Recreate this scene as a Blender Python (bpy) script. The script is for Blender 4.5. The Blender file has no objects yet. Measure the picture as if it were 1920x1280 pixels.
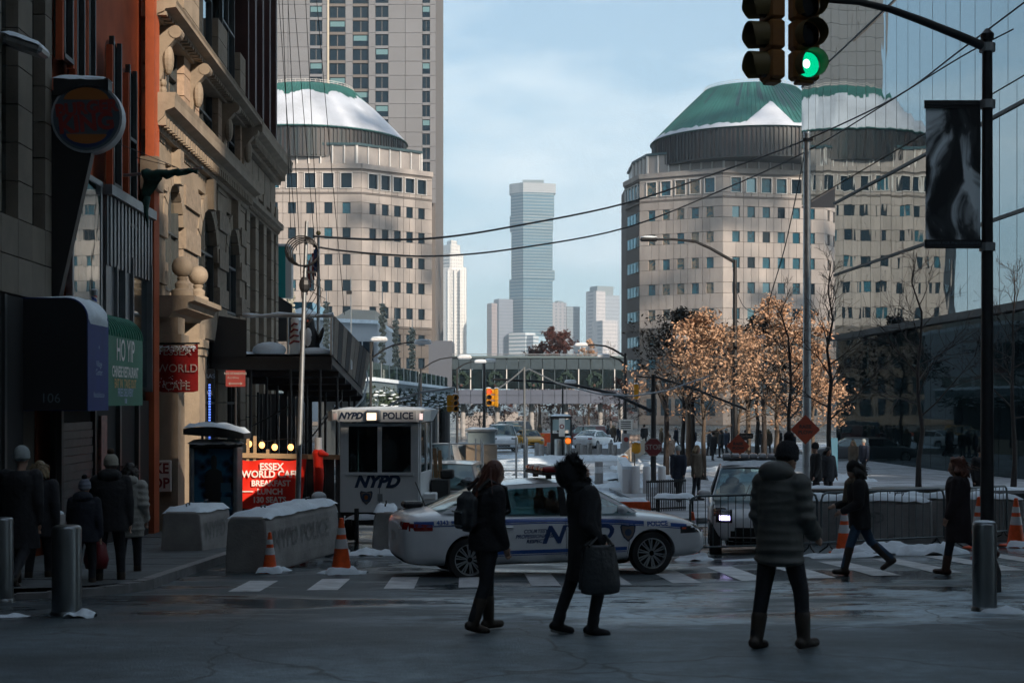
import bpy, bmesh, math, random
from mathutils import Vector, Matrix, Euler
from mathutils.bvhtree import BVHTree
random.seed(7)
R = math.radians
F, HY, VX, CZ = 2700.0, 755.0, 873.0, 2.15      # focal length in px of a 1920 px frame, eye line, street axis, eye height
TH = math.atan(87.0 / F)                        # the street runs 1.8 degrees to the left of the lens axis
scene = bpy.context.scene
COL = scene.collection

# ------------------------------------------------------------------ camera
cam_data = bpy.data.cameras.new("camera")
cam = bpy.data.objects.new("camera", cam_data); COL.objects.link(cam)
cam.location = (0, 0, CZ); cam.rotation_euler = (R(90), 0, 0)
cam_data.sensor_width = 36.0; cam_data.lens = F / 1920 * 36
cam_data.shift_y = 115 / 1920.0
cam_data.clip_start = 0.1; cam_data.clip_end = 9000
cam_data.dof.use_dof = True; cam_data.dof.focus_distance = 40.0; cam_data.dof.aperture_fstop = 4.0
scene.camera = cam

# ------------------------------------------------------------------ sun, sky, exposure
SUN_AZ, SUN_EL = 35.0, 25.0                     # behind the camera, 35 degrees to its right
az = R(SUN_AZ) + TH
to_sun = Vector((math.sin(az) * math.cos(R(SUN_EL)), -math.cos(az) * math.cos(R(SUN_EL)), math.sin(R(SUN_EL))))
sun_data = bpy.data.lights.new("sun", 'SUN'); sun_data.energy = 5.0; sun_data.angle = R(0.6); sun_data.color = (1.0, 0.85, 0.70)
sun = bpy.data.objects.new("sun", sun_data); COL.objects.link(sun)
sun.rotation_euler = (-to_sun).to_track_quat('-Z', 'Y').to_euler()
world = bpy.data.worlds.new("World"); scene.world = world; world.use_nodes = True
wn, wl = world.node_tree.nodes, world.node_tree.links
wn.clear()
w_out = wn.new("ShaderNodeOutputWorld"); w_bg = wn.new("ShaderNodeBackground"); sky = wn.new("ShaderNodeTexSky")
sky.sky_type = 'NISHITA'; sky.sun_disc = False; sky.sun_elevation = R(SUN_EL)
sky.sun_rotation = math.atan2(to_sun.x, to_sun.y)
sky.air_density = 1.0; sky.dust_density = 1.2; sky.ozone_density = 1.6; sky.altitude = 20
SKY_STRENGTH = 0.13
w_tc = wn.new("ShaderNodeTexCoord"); w_map = wn.new("ShaderNodeMapping"); w_map.inputs['Scale'].default_value = (1.0, 1.0, 3.2)
w_noise = wn.new("ShaderNodeTexNoise"); w_noise.inputs['Scale'].default_value = 4.2; w_noise.inputs['Detail'].default_value = 7; w_noise.inputs['Roughness'].default_value = 0.55
w_ramp = wn.new("ShaderNodeValToRGB"); w_ramp.color_ramp.elements[0].position = 0.44; w_ramp.color_ramp.elements[1].position = 0.66
w_mul = wn.new("ShaderNodeMath"); w_mul.operation = 'MULTIPLY_ADD'; w_mul.inputs[1].default_value = 0.85; w_mul.inputs[2].default_value = 0.0
w_mix = wn.new("ShaderNodeMix"); w_mix.data_type = 'RGBA'
wl.new(w_tc.outputs['Generated'], w_map.inputs[0]); wl.new(w_map.outputs[0], w_noise.inputs['Vector']); wl.new(w_noise.outputs['Fac'], w_ramp.inputs[0])
wl.new(w_ramp.outputs[0], w_mul.inputs[0]); wl.new(w_mul.outputs[0], w_mix.inputs['Factor'])
w_pale = wn.new("ShaderNodeMix"); w_pale.data_type = 'RGBA'; w_pale.inputs['B'].default_value = (2.95, 4.2, 4.9, 1)
w_sep = wn.new("ShaderNodeSeparateXYZ"); w_el = wn.new("ShaderNodeMapRange"); w_el.inputs[1].default_value = 0.0; w_el.inputs[2].default_value = 0.7; w_el.inputs[3].default_value = 0.80; w_el.inputs[4].default_value = 0.12
wl.new(w_tc.outputs['Generated'], w_sep.inputs[0]); wl.new(w_sep.outputs['Z'], w_el.inputs[0]); wl.new(w_el.outputs[0], w_pale.inputs['Factor'])
wl.new(sky.outputs[0], w_pale.inputs['A']); wl.new(w_pale.outputs['Result'], w_mix.inputs['A']); w_mix.inputs['B'].default_value = (5.3, 6.05, 6.5, 1)
wl.new(w_mix.outputs['Result'], w_bg.inputs[0]); wl.new(w_bg.outputs[0], w_out.inputs[0])
w_bg.inputs[1].default_value = SKY_STRENGTH
scene.view_settings.view_transform = 'Standard'; scene.view_settings.look = 'None'
scene.view_settings.exposure = 0.45; scene.view_settings.gamma = 1.0; scene.view_settings.use_curve_mapping = False
scene.cycles.use_denoising = True
scene.cycles.max_bounces = 6; scene.cycles.diffuse_bounces = 2; scene.cycles.glossy_bounces = 3
scene.cycles.use_adaptive_sampling = True; scene.cycles.adaptive_threshold = 0.03; scene.cycles.adaptive_min_samples = 16
scene.cycles.transparent_max_bounces = 16; scene.cycles.volume_bounces = 0
scene.cycles.caustics_reflective = False; scene.cycles.caustics_refractive = False
scene.cycles.sample_clamp_indirect = 4.0

# ------------------------------------------------------------------ the lie of the land
PROF = [(-400, 0.0), (13, 0.0), (32, -0.95), (60, -1.25), (110, -1.4), (200, -2.5), (9000, -2.5)]
def prof(y):
    for (a, za), (b, zb) in zip(PROF, PROF[1:]):
        if y <= b:
            k = (y - a) / (b - a); return za + (zb - za) * k
    return PROF[-1][1]
def gz(x, y):
    c = 0.022 * min(max(0.0, x - 2.0), 12.0) * max(0.0, min(1.0, (70 - y) / 30.0)) * max(0.0, min(1.0, (y - 14) / 8))
    return prof(y) + c
def at(px, py, d): return Vector(((px - 960) / F * d, d, CZ - (py - HY) / F * d))
def on(px, d, dz=0.0):
    x = (px - 960) / F * d; return Vector((x, d, gz(x, d) + dz))
def S(A, t, z=0.0):                      # street frame (A to the right of the axis, t along it) to world
    return Vector((A * math.cos(TH) - t * math.sin(TH), t * math.cos(TH) + A * math.sin(TH), z))
def zy(py, d): return CZ - (py - HY) / F * d

# ------------------------------------------------------------------ materials
MATS = {}
def _nt(name):
    m = bpy.data.materials.new(name); m.use_nodes = True
    n, l = m.node_tree.nodes, m.node_tree.links
    return m, n, l, n["Principled BSDF"]
def mat(name, col, rough=0.7, metal=0.0, var=0.0, vscale=3.0, bump=0.0, bscale=40.0, orand=0.0, emit=None, spec=0.5, coat=0.0, stretch=None, col2=None, hue=0.0):
    if name in MATS: return MATS[name]
    m, n, l, b = _nt(name)
    b.inputs['Base Color'].default_value = (*col, 1); b.inputs['Roughness'].default_value = rough; b.inputs['Metallic'].default_value = metal
    b.inputs['Specular IOR Level'].default_value = spec; b.inputs['Coat Weight'].default_value = coat
    src = None
    geo = n.new("ShaderNodeNewGeometry")
    vec = geo.outputs['Position']
    if stretch:
        mp = n.new("ShaderNodeMapping"); mp.inputs['Scale'].default_value = stretch; l.new(vec, mp.inputs[0]); vec = mp.outputs[0]
    if var > 0:
        t = n.new("ShaderNodeTexNoise"); t.inputs['Scale'].default_value = vscale; t.inputs['Detail'].default_value = 6; t.inputs['Roughness'].default_value = 0.6
        l.new(vec, t.inputs['Vector'])
        r = n.new("ShaderNodeMapRange"); r.inputs[1].default_value = 0.3; r.inputs[2].default_value = 0.7
        l.new(t.outputs['Fac'], r.inputs[0])
        mx = n.new("ShaderNodeMix"); mx.data_type = 'RGBA'
        c2 = col2 if col2 else tuple(min(1, c * (1 + var)) for c in col)
        c1 = tuple(c * (1 - var) for c in col) if not col2 else col
        mx.inputs['A'].default_value = (*c1, 1); mx.inputs['B'].default_value = (*c2, 1)
        l.new(r.outputs[0], mx.inputs['Factor']); src = mx.outputs['Result']
    if orand > 0:
        oi = n.new("ShaderNodeObjectInfo"); mr = n.new("ShaderNodeMapRange"); mr.inputs[3].default_value = 1 - orand; mr.inputs[4].default_value = 1 + orand
        l.new(oi.outputs['Random'], mr.inputs[0])
        hs = n.new("ShaderNodeHueSaturation"); hs.inputs['Color'].default_value = (*col, 1)
        if src: l.new(src, hs.inputs['Color'])
        l.new(mr.outputs[0], hs.inputs['Value']); src = hs.outputs[0]
    if src: l.new(src, b.inputs['Base Color'])
    if bump > 0:
        t2 = n.new("ShaderNodeTexNoise"); t2.inputs['Scale'].default_value = bscale; t2.inputs['Detail'].default_value = 5
        l.new(vec, t2.inputs['Vector'])
        bp = n.new("ShaderNodeBump"); bp.inputs['Strength'].default_value = bump; bp.inputs['Distance'].default_value = 0.02
        l.new(t2.outputs['Fac'], bp.inputs['Height']); l.new(bp.outputs[0], b.inputs['Normal'])
    if emit:
        b.inputs['Emission Color'].default_value = (*emit[0], 1); b.inputs['Emission Strength'].default_value = emit[1]
    MATS[name] = m
    return m
def glassmat(name, tint, see=0.5, rough=0.02, dark=(0.01, 0.02, 0.025), base_refl=0.08, wav=0.0, wscale=0.4, gcol=None):
    """window glass: fresnel mirror over a mix of see-through and dark interior"""
    if name in MATS: return MATS[name]
    m, n, l, b = _nt(name)
    n.remove(b); out = n["Material Output"]
    tr = n.new("ShaderNodeBsdfTransparent"); tr.inputs[0].default_value = (*tint, 1)
    df = n.new("ShaderNodeBsdfDiffuse"); df.inputs[0].default_value = (*dark, 1)
    gl = n.new("ShaderNodeBsdfAnisotropic") if False else n.new("ShaderNodeBsdfGlossy"); gl.inputs['Roughness'].default_value = rough
    gl.inputs['Color'].default_value = (*[min(1, 0.55 + 0.45 * t) for t in tint], 1)
    if gcol: gl.inputs['Color'].default_value = (*gcol, 1)
    m1 = n.new("ShaderNodeMixShader"); m1.inputs[0].default_value = see
    l.new(df.outputs[0], m1.inputs[1]); l.new(tr.outputs[0], m1.inputs[2])
    lw = n.new("ShaderNodeFresnel"); lw.inputs['IOR'].default_value = 1.5
    ad = n.new("ShaderNodeMath"); ad.operation = 'ADD'; ad.use_clamp = True; ad.inputs[1].default_value = base_refl
    l.new(lw.outputs[0], ad.inputs[0])
    m2 = n.new("ShaderNodeMixShader"); l.new(ad.outputs[0], m2.inputs[0]); l.new(m1.outputs[0], m2.inputs[1]); l.new(gl.outputs[0], m2.inputs[2])
    if wav > 0:
        geo = n.new("ShaderNodeNewGeometry"); t2 = n.new("ShaderNodeTexNoise"); t2.inputs['Scale'].default_value = wscale; t2.inputs['Detail'].default_value = 2
        l.new(geo.outputs['Position'], t2.inputs['Vector'])
        bp = n.new("ShaderNodeBump"); bp.inputs['Strength'].default_value = wav; bp.inputs['Distance'].default_value = 0.1
        l.new(t2.outputs['Fac'], bp.inputs['Height']); l.new(bp.outputs[0], gl.inputs['Normal'])
    l.new(m2.outputs[0], out.inputs[0])
    MATS[name] = m
    return m
def emat(name, col, strength):
    if name in MATS: return MATS[name]
    m, n, l, b = _nt(name)
    b.inputs['Base Color'].default_value = (*[c * 0.5 for c in col], 1); b.inputs['Emission Color'].default_value = (*col, 1); b.inputs['Emission Strength'].default_value = strength
    b.inputs['Roughness'].default_value = 0.3
    MATS[name] = m; return m

M_SNOW = mat("snow", (0.71, 0.79, 0.85), 0.75, var=0.12, vscale=2.5, bump=0.6, bscale=14)
M_DIRTYSNOW = mat("dirty_snow", (0.60, 0.63, 0.67), 0.7, var=0.3, vscale=1.5, bump=0.7, bscale=12)
M_CONC = mat("concrete", (0.30, 0.29, 0.28), 0.85, var=0.25, vscale=2.2, bump=0.35, bscale=30)
M_STEELDK = mat("dark_steel", (0.025, 0.026, 0.028), 0.45, 0.3, var=0.2, vscale=6)
M_GALV = mat("galvanised", (0.34, 0.36, 0.37), 0.42, 0.85, var=0.18, vscale=5)
M_BLACK = mat("black_paint", (0.012, 0.012, 0.013), 0.5)
M_RUBBER = mat("rubber", (0.015, 0.015, 0.016), 0.8, var=0.2, vscale=12)
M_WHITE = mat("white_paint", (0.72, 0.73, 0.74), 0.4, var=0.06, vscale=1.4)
M_TEXTW = mat("lettering_white", (0.75, 0.75, 0.72), 0.6)
M_TEXTB = mat("lettering_blue", (0.02, 0.07, 0.20), 0.5)
M_YELLOW = mat("signal_yellow", (0.78, 0.36, 0.02), 0.45, var=0.15, vscale=5)
M_ORANGE = mat("safety_orange", (0.80, 0.10, 0.015), 0.5, var=0.2, vscale=9)
M_REFL = mat("reflective_white", (0.62, 0.63, 0.64), 0.35, var=0.1, vscale=9)
M_WOOD = mat("raw_timber", (0.36, 0.24, 0.13), 0.75, var=0.25, vscale=6, stretch=(1, 1, 6))
M_GLASSDK = glassmat("dark_glass", (0.45, 0.6, 0.62), 0.25)

# ------------------------------------------------------------------ mesh building
class MB:
    def __init__(self): self.v, self.f, self.m = [], [], Matrix.Identity(4)
    def tf(self, m): self.m = m; return self
    def add(self, vs, fs):
        o = len(self.v); M = self.m
        self.v += [tuple(M @ Vector(p)) for p in vs]; self.f += [tuple(i + o for i in f) for f in fs]; return self
    def box(self, c, s, rz=0.0, rot=None):
        hx, hy, hz = s[0] / 2, s[1] / 2, s[2] / 2; c = Vector(c)
        r = rot if rot else (Matrix.Rotation(rz, 3, 'Z') if rz else None)
        p = [Vector((x, y, z)) for z in (-hz, hz) for y in (-hy, hy) for x in (-hx, hx)]
        if r: p = [r @ q for q in p]
        return self.add([q + c for q in p], [(0, 2, 3, 1), (4, 5, 7, 6), (0, 1, 5, 4), (2, 6, 7, 3), (0, 4, 6, 2), (1, 3, 7, 5)])
    def bbox(self, c, s, b, rz=0.0):                     # box with chamfered edges
        hx, hy, hz = s[0] / 2, s[1] / 2, s[2] / 2; b = min(b, hx * .95, hy * .95, hz * .95)
        rings = []
        for z, k in ((-hz, b), (-hz + b, 0), (hz - b, 0), (hz, b)):
            x, y = hx - k, hy - k; q = max(0.0, b - k) if k else b
            q = b * .5 if k else b
            rings.append([(x - q, -y, z), (x, -y + q, z), (x, y - q, z), (x - q, y, z), (-x + q, y, z), (-x, y - q, z), (-x, -y + q, z), (-x + q, -y, z)])
        r = Matrix.Rotation(rz, 3, 'Z'); c = Vector(c)
        vs = [r @ Vector(p) + c for ring in rings for p in ring]
        fs = [tuple(reversed(range(8)))] + [tuple(24 + i for i in range(8))]
        for k in range(3):
            for i in range(8): fs.append((k * 8 + i, k * 8 + (i + 1) % 8, k * 8 + 8 + (i + 1) % 8, k * 8 + 8 + i))
        return self.add(vs, fs)
    def tube(self, pts, rad, n=8, caps=True):
        pts = [Vector(p) for p in pts]; k = len(pts)
        rad = rad if hasattr(rad, '__len__') else [rad] * k
        vs, up = [], Vector((0.13, 0.31, 0.94)).normalized()
        for i, p in enumerate(pts):
            t = (pts[min(i + 1, k - 1)] - pts[max(i - 1, 0)])
            t = t.normalized() if t.length > 1e-9 else Vector((0, 0, 1))
            a = t.cross(up)
            if a.length < 0.05: a = t.cross(Vector((1, 0, 0)))
            a.normalize(); b = t.cross(a); up = b if False else up
            for j in range(n):
                q = 2 * math.pi * j / n; vs.append(p + (a * math.cos(q) + b * math.sin(q)) * rad[i])
        fs = []
        for i in range(k - 1):
            for j in range(n):
                j2 = (j + 1) % n; fs.append((i * n + j, i * n + j2, (i + 1) * n + j2, (i + 1) * n + j))
        if caps: fs += [tuple(reversed(range(n))), tuple((k - 1) * n + j for j in range(n))]
        return self.add(vs, fs)
    def lathe(self, prof_, n=16, c=(0, 0, 0), rot=None, caps=True):   # profile of (r, z) bottom to top
        c = Vector(c); vs = []
        for r, z in prof_:
            for j in range(n):
                q = 2 * math.pi * j / n; p = Vector((r * math.cos(q), r * math.sin(q), z))
                vs.append((rot @ p if rot else p) + c)
        k = len(prof_); fs = []
        for i in range(k - 1):
            for j in range(n):
                j2 = (j + 1) % n; fs.append((i * n + j, i * n + j2, (i + 1) * n + j2, (i + 1) * n + j))
        if caps: fs += [tuple(reversed(range(n))), tuple((k - 1) * n + j for j in range(n))]
        return self.add(vs, fs)
    def ell(self, c, r, nu=14, nv=9, rot=None):
        c = Vector(c); r = r if hasattr(r, '__len__') else (r, r, r); vs = []
        for i in range(nv + 1):
            t = math.pi * i / nv
            rr = max(math.sin(t), 1e-4)
            for j in range(nu):
                q = 2 * math.pi * j / nu
                p = Vector((r[0] * rr * math.cos(q), r[1] * rr * math.sin(q), -r[2] * math.cos(t)))
                vs.append((rot @ p if rot else p) + c)
        fs = []
        for i in range(nv):
            for j in range(nu):
                j2 = (j + 1) % nu; fs.append((i * nu + j, i * nu + j2, (i + 1) * nu + j2, (i + 1) * nu + j))
        fs += [tuple(reversed(range(nu))), tuple(nv * nu + j for j in range(nu))]
        return self.add(vs, fs)
    def cap(self, p0, r0, p1, r1, n=12):                  # tapered capsule
        p0, p1 = Vector(p0), Vector(p1); ax = p1 - p0; L = ax.length
        if L < 1e-6: return self.ell(p0, r0)
        q = ax.to_track_quat('Z', 'Y').to_matrix(); pr = []
        for i in range(5):
            a = -math.pi / 2 + math.pi / 2 * i / 4; pr.append((max(1e-4, r0 * math.cos(a)), r0 * math.sin(a)))
        for i in range(5):
            a = math.pi / 2 * i / 4; pr.append((max(1e-4, r1 * math.cos(a)), L + r1 * math.sin(a)))
        return self.lathe(pr, n, p0, q)
    def loft(self, rings, n=16):                          # list of (centre, rx, ry) stacked, closed
        vs = []
        for c, rx, ry in rings:
            for j in range(n):
                q = 2 * math.pi * j / n; vs.append(Vector(c) + Vector((rx * math.cos(q), ry * math.sin(q), 0)))
        k = len(rings); fs = []
        for i in range(k - 1):
            for j in range(n):
                j2 = (j + 1) % n; fs.append((i * n + j, i * n + j2, (i + 1) * n + j2, (i + 1) * n + j))
        fs += [tuple(reversed(range(n))), tuple((k - 1) * n + j for j in range(n))]
        return self.add(vs, fs)
    def prism(self, poly, a, b, axis='y'):                # closed polygon extruded between two values of an axis
        def p3(u, w, t): return {'y': (u, t, w), 'x': (t, u, w), 'z': (u, w, t)}[axis]
        n = len(poly); vs = [p3(u, w, a) for u, w in poly] + [p3(u, w, b) for u, w in poly]
        fs = [tuple(reversed(range(n))), tuple(range(n, 2 * n))] + [(i, (i + 1) % n, n + (i + 1) % n, n + i) for i in range(n)]
        return self.add(vs, fs)
    def grid(self, pts):                                  # rows of points -> sheet
        h, w = len(pts), len(pts[0]); vs = [p for r in pts for p in r]
        return self.add(vs, [(i * w + j, i * w + j + 1, (i + 1) * w + j + 1, (i + 1) * w + j) for i in range(h - 1) for j in range(w - 1)])
    def mesh(self, name, mt=None, smooth=False):
        me = bpy.data.meshes.new(name); me.from_pydata(self.v, [], self.f)
        bm = bmesh.new(); bm.from_mesh(me); bmesh.ops.recalc_face_normals(bm, faces=bm.faces); bm.to_mesh(me); bm.free()
        if mt: me.materials.append(mt)
        if smooth:
            me.polygons.foreach_set('use_smooth', [True] * len(me.polygons))
            if smooth != 'all' and hasattr(me, 'set_sharp_from_angle'): me.set_sharp_from_angle(angle=R(38))
        me.update(); return me
    def build(self, name, mt, parent=None, smooth=False, **k): return link(name, self.mesh(name, mt, smooth), parent, **k)
def link(name, data, parent=None, loc=None, rz=None, scale=None, rot=None):
    o = bpy.data.objects.new(name, data); COL.objects.link(o)
    if parent: o.parent = parent
    if loc is not None: o.location = loc
    if rz is not None: o.rotation_euler = (0, 0, rz)
    if rot is not None: o.rotation_euler = rot
    if scale is not None: o.scale = scale
    return o
def tag(o, label=None, cat=None, group=None, kind=None):
    if label: o['label'] = label
    if cat: o['category'] = cat
    if group: o['group'] = group
    if kind: o['kind'] = kind
    return o
def thing(name, label, cat, loc=(0, 0, 0), rz=0.0, group=None):
    o = link(name, None, None, loc, rz); o.empty_display_size = 0.2
    return tag(o, label, cat, group)
def kids(o): return [c for c in COL.objects if c.parent == o]
def copy_tree(o, children_of, parent=None):
    c = o.copy(); COL.objects.link(c); c.parent = parent
    for ch in children_of.get(o.name, []): copy_tree(ch, children_of, c)
    return c
def child_map():
    d = {}
    for o in COL.objects:
        if o.parent: d.setdefault(o.parent.name, []).append(o)
    return d
_cubes = {}
def cube(mt):
    if mt.name not in _cubes: _cubes[mt.name] = MB().box((0, 0, 0), (1, 1, 1)).mesh("block_" + mt.name, mt)
    return _cubes[mt.name]
def piece(name, mt, parent, c, s, rot=None): return link(name, cube(mt), parent, c, scale=s, rot=rot)
def text_mesh(s, size, mt, shear=0.0, bold=0.0, width=1.0, extrude=0.0, align='CENTER', spacing=1.0):
    cu = bpy.data.curves.new("lettering", 'FONT'); cu.body = s; cu.size = size; cu.shear = shear; cu.offset = bold; cu.extrude = extrude
    cu.align_x = align; cu.align_y = 'CENTER'; cu.resolution_u = 3; cu.space_character = spacing
    o = bpy.data.objects.new("lettering", cu); COL.objects.link(o)
    me = bpy.data.meshes.new_from_object(o)
    bpy.data.objects.remove(o); bpy.data.curves.remove(cu)
    for v in me.vertices: v.co.x *= width
    me.materials.clear(); me.materials.append(mt); return me
def lettering(s, size, mt, parent, loc, rot=(R(90), 0, 0), name="lettering", **k):
    return link(name, text_mesh(s, size, mt, **k), parent, loc, rot=rot)
def evaluate(specs):
    """specs: list of (MB, name, material, modifiers) -> meshes with the modifiers applied"""
    tmp = []
    for mb, nm, mt, mods in specs:
        o = link("tmp", mb if isinstance(mb, bpy.types.Mesh) else mb.mesh(nm, mt))
        for ty, kw in mods:
            md = o.modifiers.new(ty, ty)
            for k, v in kw.items(): setattr(md, k, v)
        tmp.append((o, nm, mt))
    bpy.context.view_layer.update(); dg = bpy.context.evaluated_depsgraph_get(); res = []
    for o, nm, mt in tmp:
        me = bpy.data.meshes.new_from_object(o.evaluated_get(dg)); me.name = nm
        if mt:
            me.materials.clear(); me.materials.append(mt)
        me.polygons.foreach_set('use_smooth', [True] * len(me.polygons)); res.append(me)
    for o, nm, mt in tmp:
        old = o.data; bpy.data.objects.remove(o)
        if old.users == 0: bpy.data.meshes.remove(old)
    return res
def blob(vox, smooth=6): return [('REMESH', dict(mode='VOXEL', voxel_size=vox, adaptivity=0.0)), ('SMOOTH', dict(factor=0.5, iterations=smooth))]
def noise2(x, y, s=1.0, seed=0.0):
    from mathutils import noise as nz
    return nz.fractal(Vector((x * s + seed, y * s - seed, seed * 1.7)), 0.9, 2.1, 4)
def snow_cap(name, parent, x0, x1, y0, y1, z, th=0.07, amp=0.04, nx=14, ny=8, seed=1.0, mt=None, lip=0.03):
    """an uneven slab of snow lying on a flat top"""
    mb = MB(); rows = []
    for j in range(ny + 1):
        row = []
        for i in range(nx + 1):
            u, v = i / nx, j / ny; e = min(u, 1 - u, v, 1 - v)
            k = min(1.0, e * 5.0) ** 0.5
            x = x0 - lip + (x1 - x0 + 2 * lip) * u; y = y0 - lip + (y1 - y0 + 2 * lip) * v
            row.append((x, y, z + (th + amp * noise2(x, y, 3.0, seed)) * (0.25 + 0.75 * k) if e > 0 else z - 0.02 + 0.03 * noise2(x, y, 5.0, seed)))
        rows.append(row)
    mb.grid(rows); return mb.build(name, mt or M_SNOW, parent, smooth='all')
# ================================================================== ground
def asphalt():
    m, n, l, b = _nt("wet_asphalt")
    geo = n.new("ShaderNodeNewGeometry"); pos = geo.outputs['Position']
    def nz(scale, st=(1, 1, 1), det=6, rough=0.6):
        mp = n.new("ShaderNodeMapping"); mp.inputs['Scale'].default_value = st; l.new(pos, mp.inputs[0])
        t = n.new("ShaderNodeTexNoise"); t.inputs['Scale'].default_value = scale; t.inputs['Detail'].default_value = det; t.inputs['Roughness'].default_value = rough
        l.new(mp.outputs[0], t.inputs['Vector']); return t.outputs['Fac']
    def rng(s, a, b_, c=0.0, d=1.0):
        r = n.new("ShaderNodeMapRange"); r.inputs[1].default_value = a; r.inputs[2].default_value = b_; r.inputs[3].default_value = c; r.inputs[4].default_value = d
        l.new(s, r.inputs[0]); return r.outputs[0]
    def mul(a, b_):
        q = n.new("ShaderNodeMath"); q.operation = 'MULTIPLY'; l.new(a, q.inputs[0]); l.new(b_, q.inputs[1]); return q.outputs[0]
    def mixc(f, a, b_):
        q = n.new("ShaderNodeMix"); q.data_type = 'RGBA'; l.new(f, q.inputs['Factor'])
        for key, v in (('A', a), ('B', b_)):
            if isinstance(v, tuple): q.inputs[key].default_value = (*v, 1)
            else: l.new(v, q.inputs[key])
        return q.outputs['Result']
    sep = n.new("ShaderNodeSeparateXYZ"); l.new(pos, sep.inputs[0]); Y, X = sep.outputs['Y'], sep.outputs['X']
    fine = nz(38, det=4); mid = nz(1.3, (0.5, 1, 1), 9, 0.7); big = nz(0.35, (0.6, 1, 1))
    base = mixc(rng(mid, 0.35, 0.65), (0.026, 0.038, 0.045), (0.070, 0.096, 0.110))
    base = mixc(rng(fine, 0.3, 0.75), base, (0.046, 0.064, 0.073))
    # salt and trodden slush on the cross street in front, wiped along the way the traffic runs
    salt = mul(rng(nz(0.8, (0.45, 0.75, 1), 9, 0.68), 0.36, 0.62), rng(Y, 15.2, 11.2))
    base = mixc(mul(salt, rng(nz(6, (0.6, 0.7, 1), 8, 0.78), 0.3, 0.68, 0.1, 1.0)), base, (0.24, 0.325, 0.37))
    # ragged films of snow and ice round the crossing, more on the right
    film = mul(rng(nz(1.0, (0.5, 0.9, 1), 9, 0.7), 0.45, 0.56), mul(rng(Y, 13.6, 15.0), mul(rng(Y, 20.6, 18.2), rng(X, -2.2, 1.0))))
    film = mul(film, rng(nz(11, (0.4, 1.3, 1), 6, 0.7), 0.36, 0.58, 0.25, 1.0))
    base = mixc(film, base, (0.53, 0.66, 0.74))
    # packed snow on the closed street beyond the checkpoint
    far = mul(rng(nz(0.5, (0.5, 0.22, 1), 7, 0.62), 0.27, 0.42), mul(rng(Y, 36, 52), rng(Y, 150, 130)))
    base = mixc(far, base, (0.62, 0.72, 0.80))
    vo = n.new("ShaderNodeTexVoronoi"); vo.feature = 'DISTANCE_TO_EDGE'; vo.inputs['Scale'].default_value = 0.42
    wob = n.new("ShaderNodeMixRGB"); wob.blend_type = 'ADD'; wob.inputs[0].default_value = 0.5; l.new(pos, wob.inputs[1]); tn = n.new("ShaderNodeTexNoise"); tn.inputs['Scale'].default_value = 1.6; l.new(pos, tn.inputs['Vector']); l.new(tn.outputs['Color'], wob.inputs[2]); l.new(wob.outputs[0], vo.inputs['Vector'])
    crack = rng(vo.outputs['Distance'], 0.0, 0.012, 0.75, 0.0); base = mixc(crack, base, (0.016, 0.017, 0.018))
    gr = rng(nz(120, det=2), 0.66, 0.74, 0.0, 0.55); base = mixc(gr, base, (0.22, 0.23, 0.24))
    l.new(base, b.inputs['Base Color'])
    wet = rng(nz(0.55, (0.45, 1.0, 1), 4), 0.42, 0.56)
    wet = mul(wet, rng(Y, 14.2, 15.5))
    ro = n.new("ShaderNodeMapRange"); ro.inputs[3].default_value = 0.62; ro.inputs[4].default_value = 0.10; l.new(wet, ro.inputs[0])
    q = n.new("ShaderNodeMath"); q.operation = 'MAXIMUM'; l.new(ro.outputs[0], q.inputs[0])
    r2 = rng(film, 0.0, 0.6, 0.0, 0.55); l.new(r2, q.inputs[1]); l.new(q.outputs[0], b.inputs['Roughness'])
    bp = n.new("ShaderNodeBump"); bp.inputs['Strength'].default_value = 0.7; bp.inputs['Distance'].default_value = 0.02
    hm = mul(fine, rng(wet, 0, 1, 1.0, 0.08)); l.new(hm, bp.inputs['Height']); l.new(bp.outputs[0], b.inputs['Normal'])
    return m
M_ASPHALT = asphalt()
xs = [-4200, -900, -250, -90, -40, -24] + list(range(-16, 17)) + [20, 24, 30, 40, 90, 250, 900, 4200]
ys = [-400, -120, -40, -10, 0, 6, 9] + list(range(10, 46)) + [48, 52, 56, 60, 65, 70, 75, 80, 85, 90, 100, 110, 130, 150, 175, 200, 260, 400, 900, 2500, 7000]
ground = MB().grid([[(x, y, gz(x, y)) for x in xs] for y in ys]).build("ground", M_ASPHALT)
tag(ground, kind="structure")
M_STRIPE = mat("road_paint", (0.74, 0.76, 0.78), 0.5, var=0.35, vscale=3.0, col2=(0.34, 0.35, 0.36), bump=0.3, bscale=60)
def strip_sheet(A0, A1, t0, t1, dz, skew=0.0, n=6):
    mb = MB(); rows = []
    for j in range(n + 1):
        t = t0 + (t1 - t0) * j / n; r = []
        for i in range(4):
            A = A0 + (A1 - A0) * i / 3; p = S(A, t); p.z = gz(p.x, p.y) + dz; r.append(p)
        rows.append(r)
    return mb.grid(rows)
for k in range(13):
    A = -2.85 + 0.985 * k
    strip_sheet(A - 0.2, A + 0.2, 18.6 + 0.2 * (A + 2.85), 20.5 + 0.35 * (A + 2.85), 0.006).build("crosswalk_stripe", M_STRIPE, ground)
M_STEEL_COVER = mat("cast_iron", (0.03, 0.03, 0.032), 0.55, 0.4, bump=0.5, bscale=60)
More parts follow.
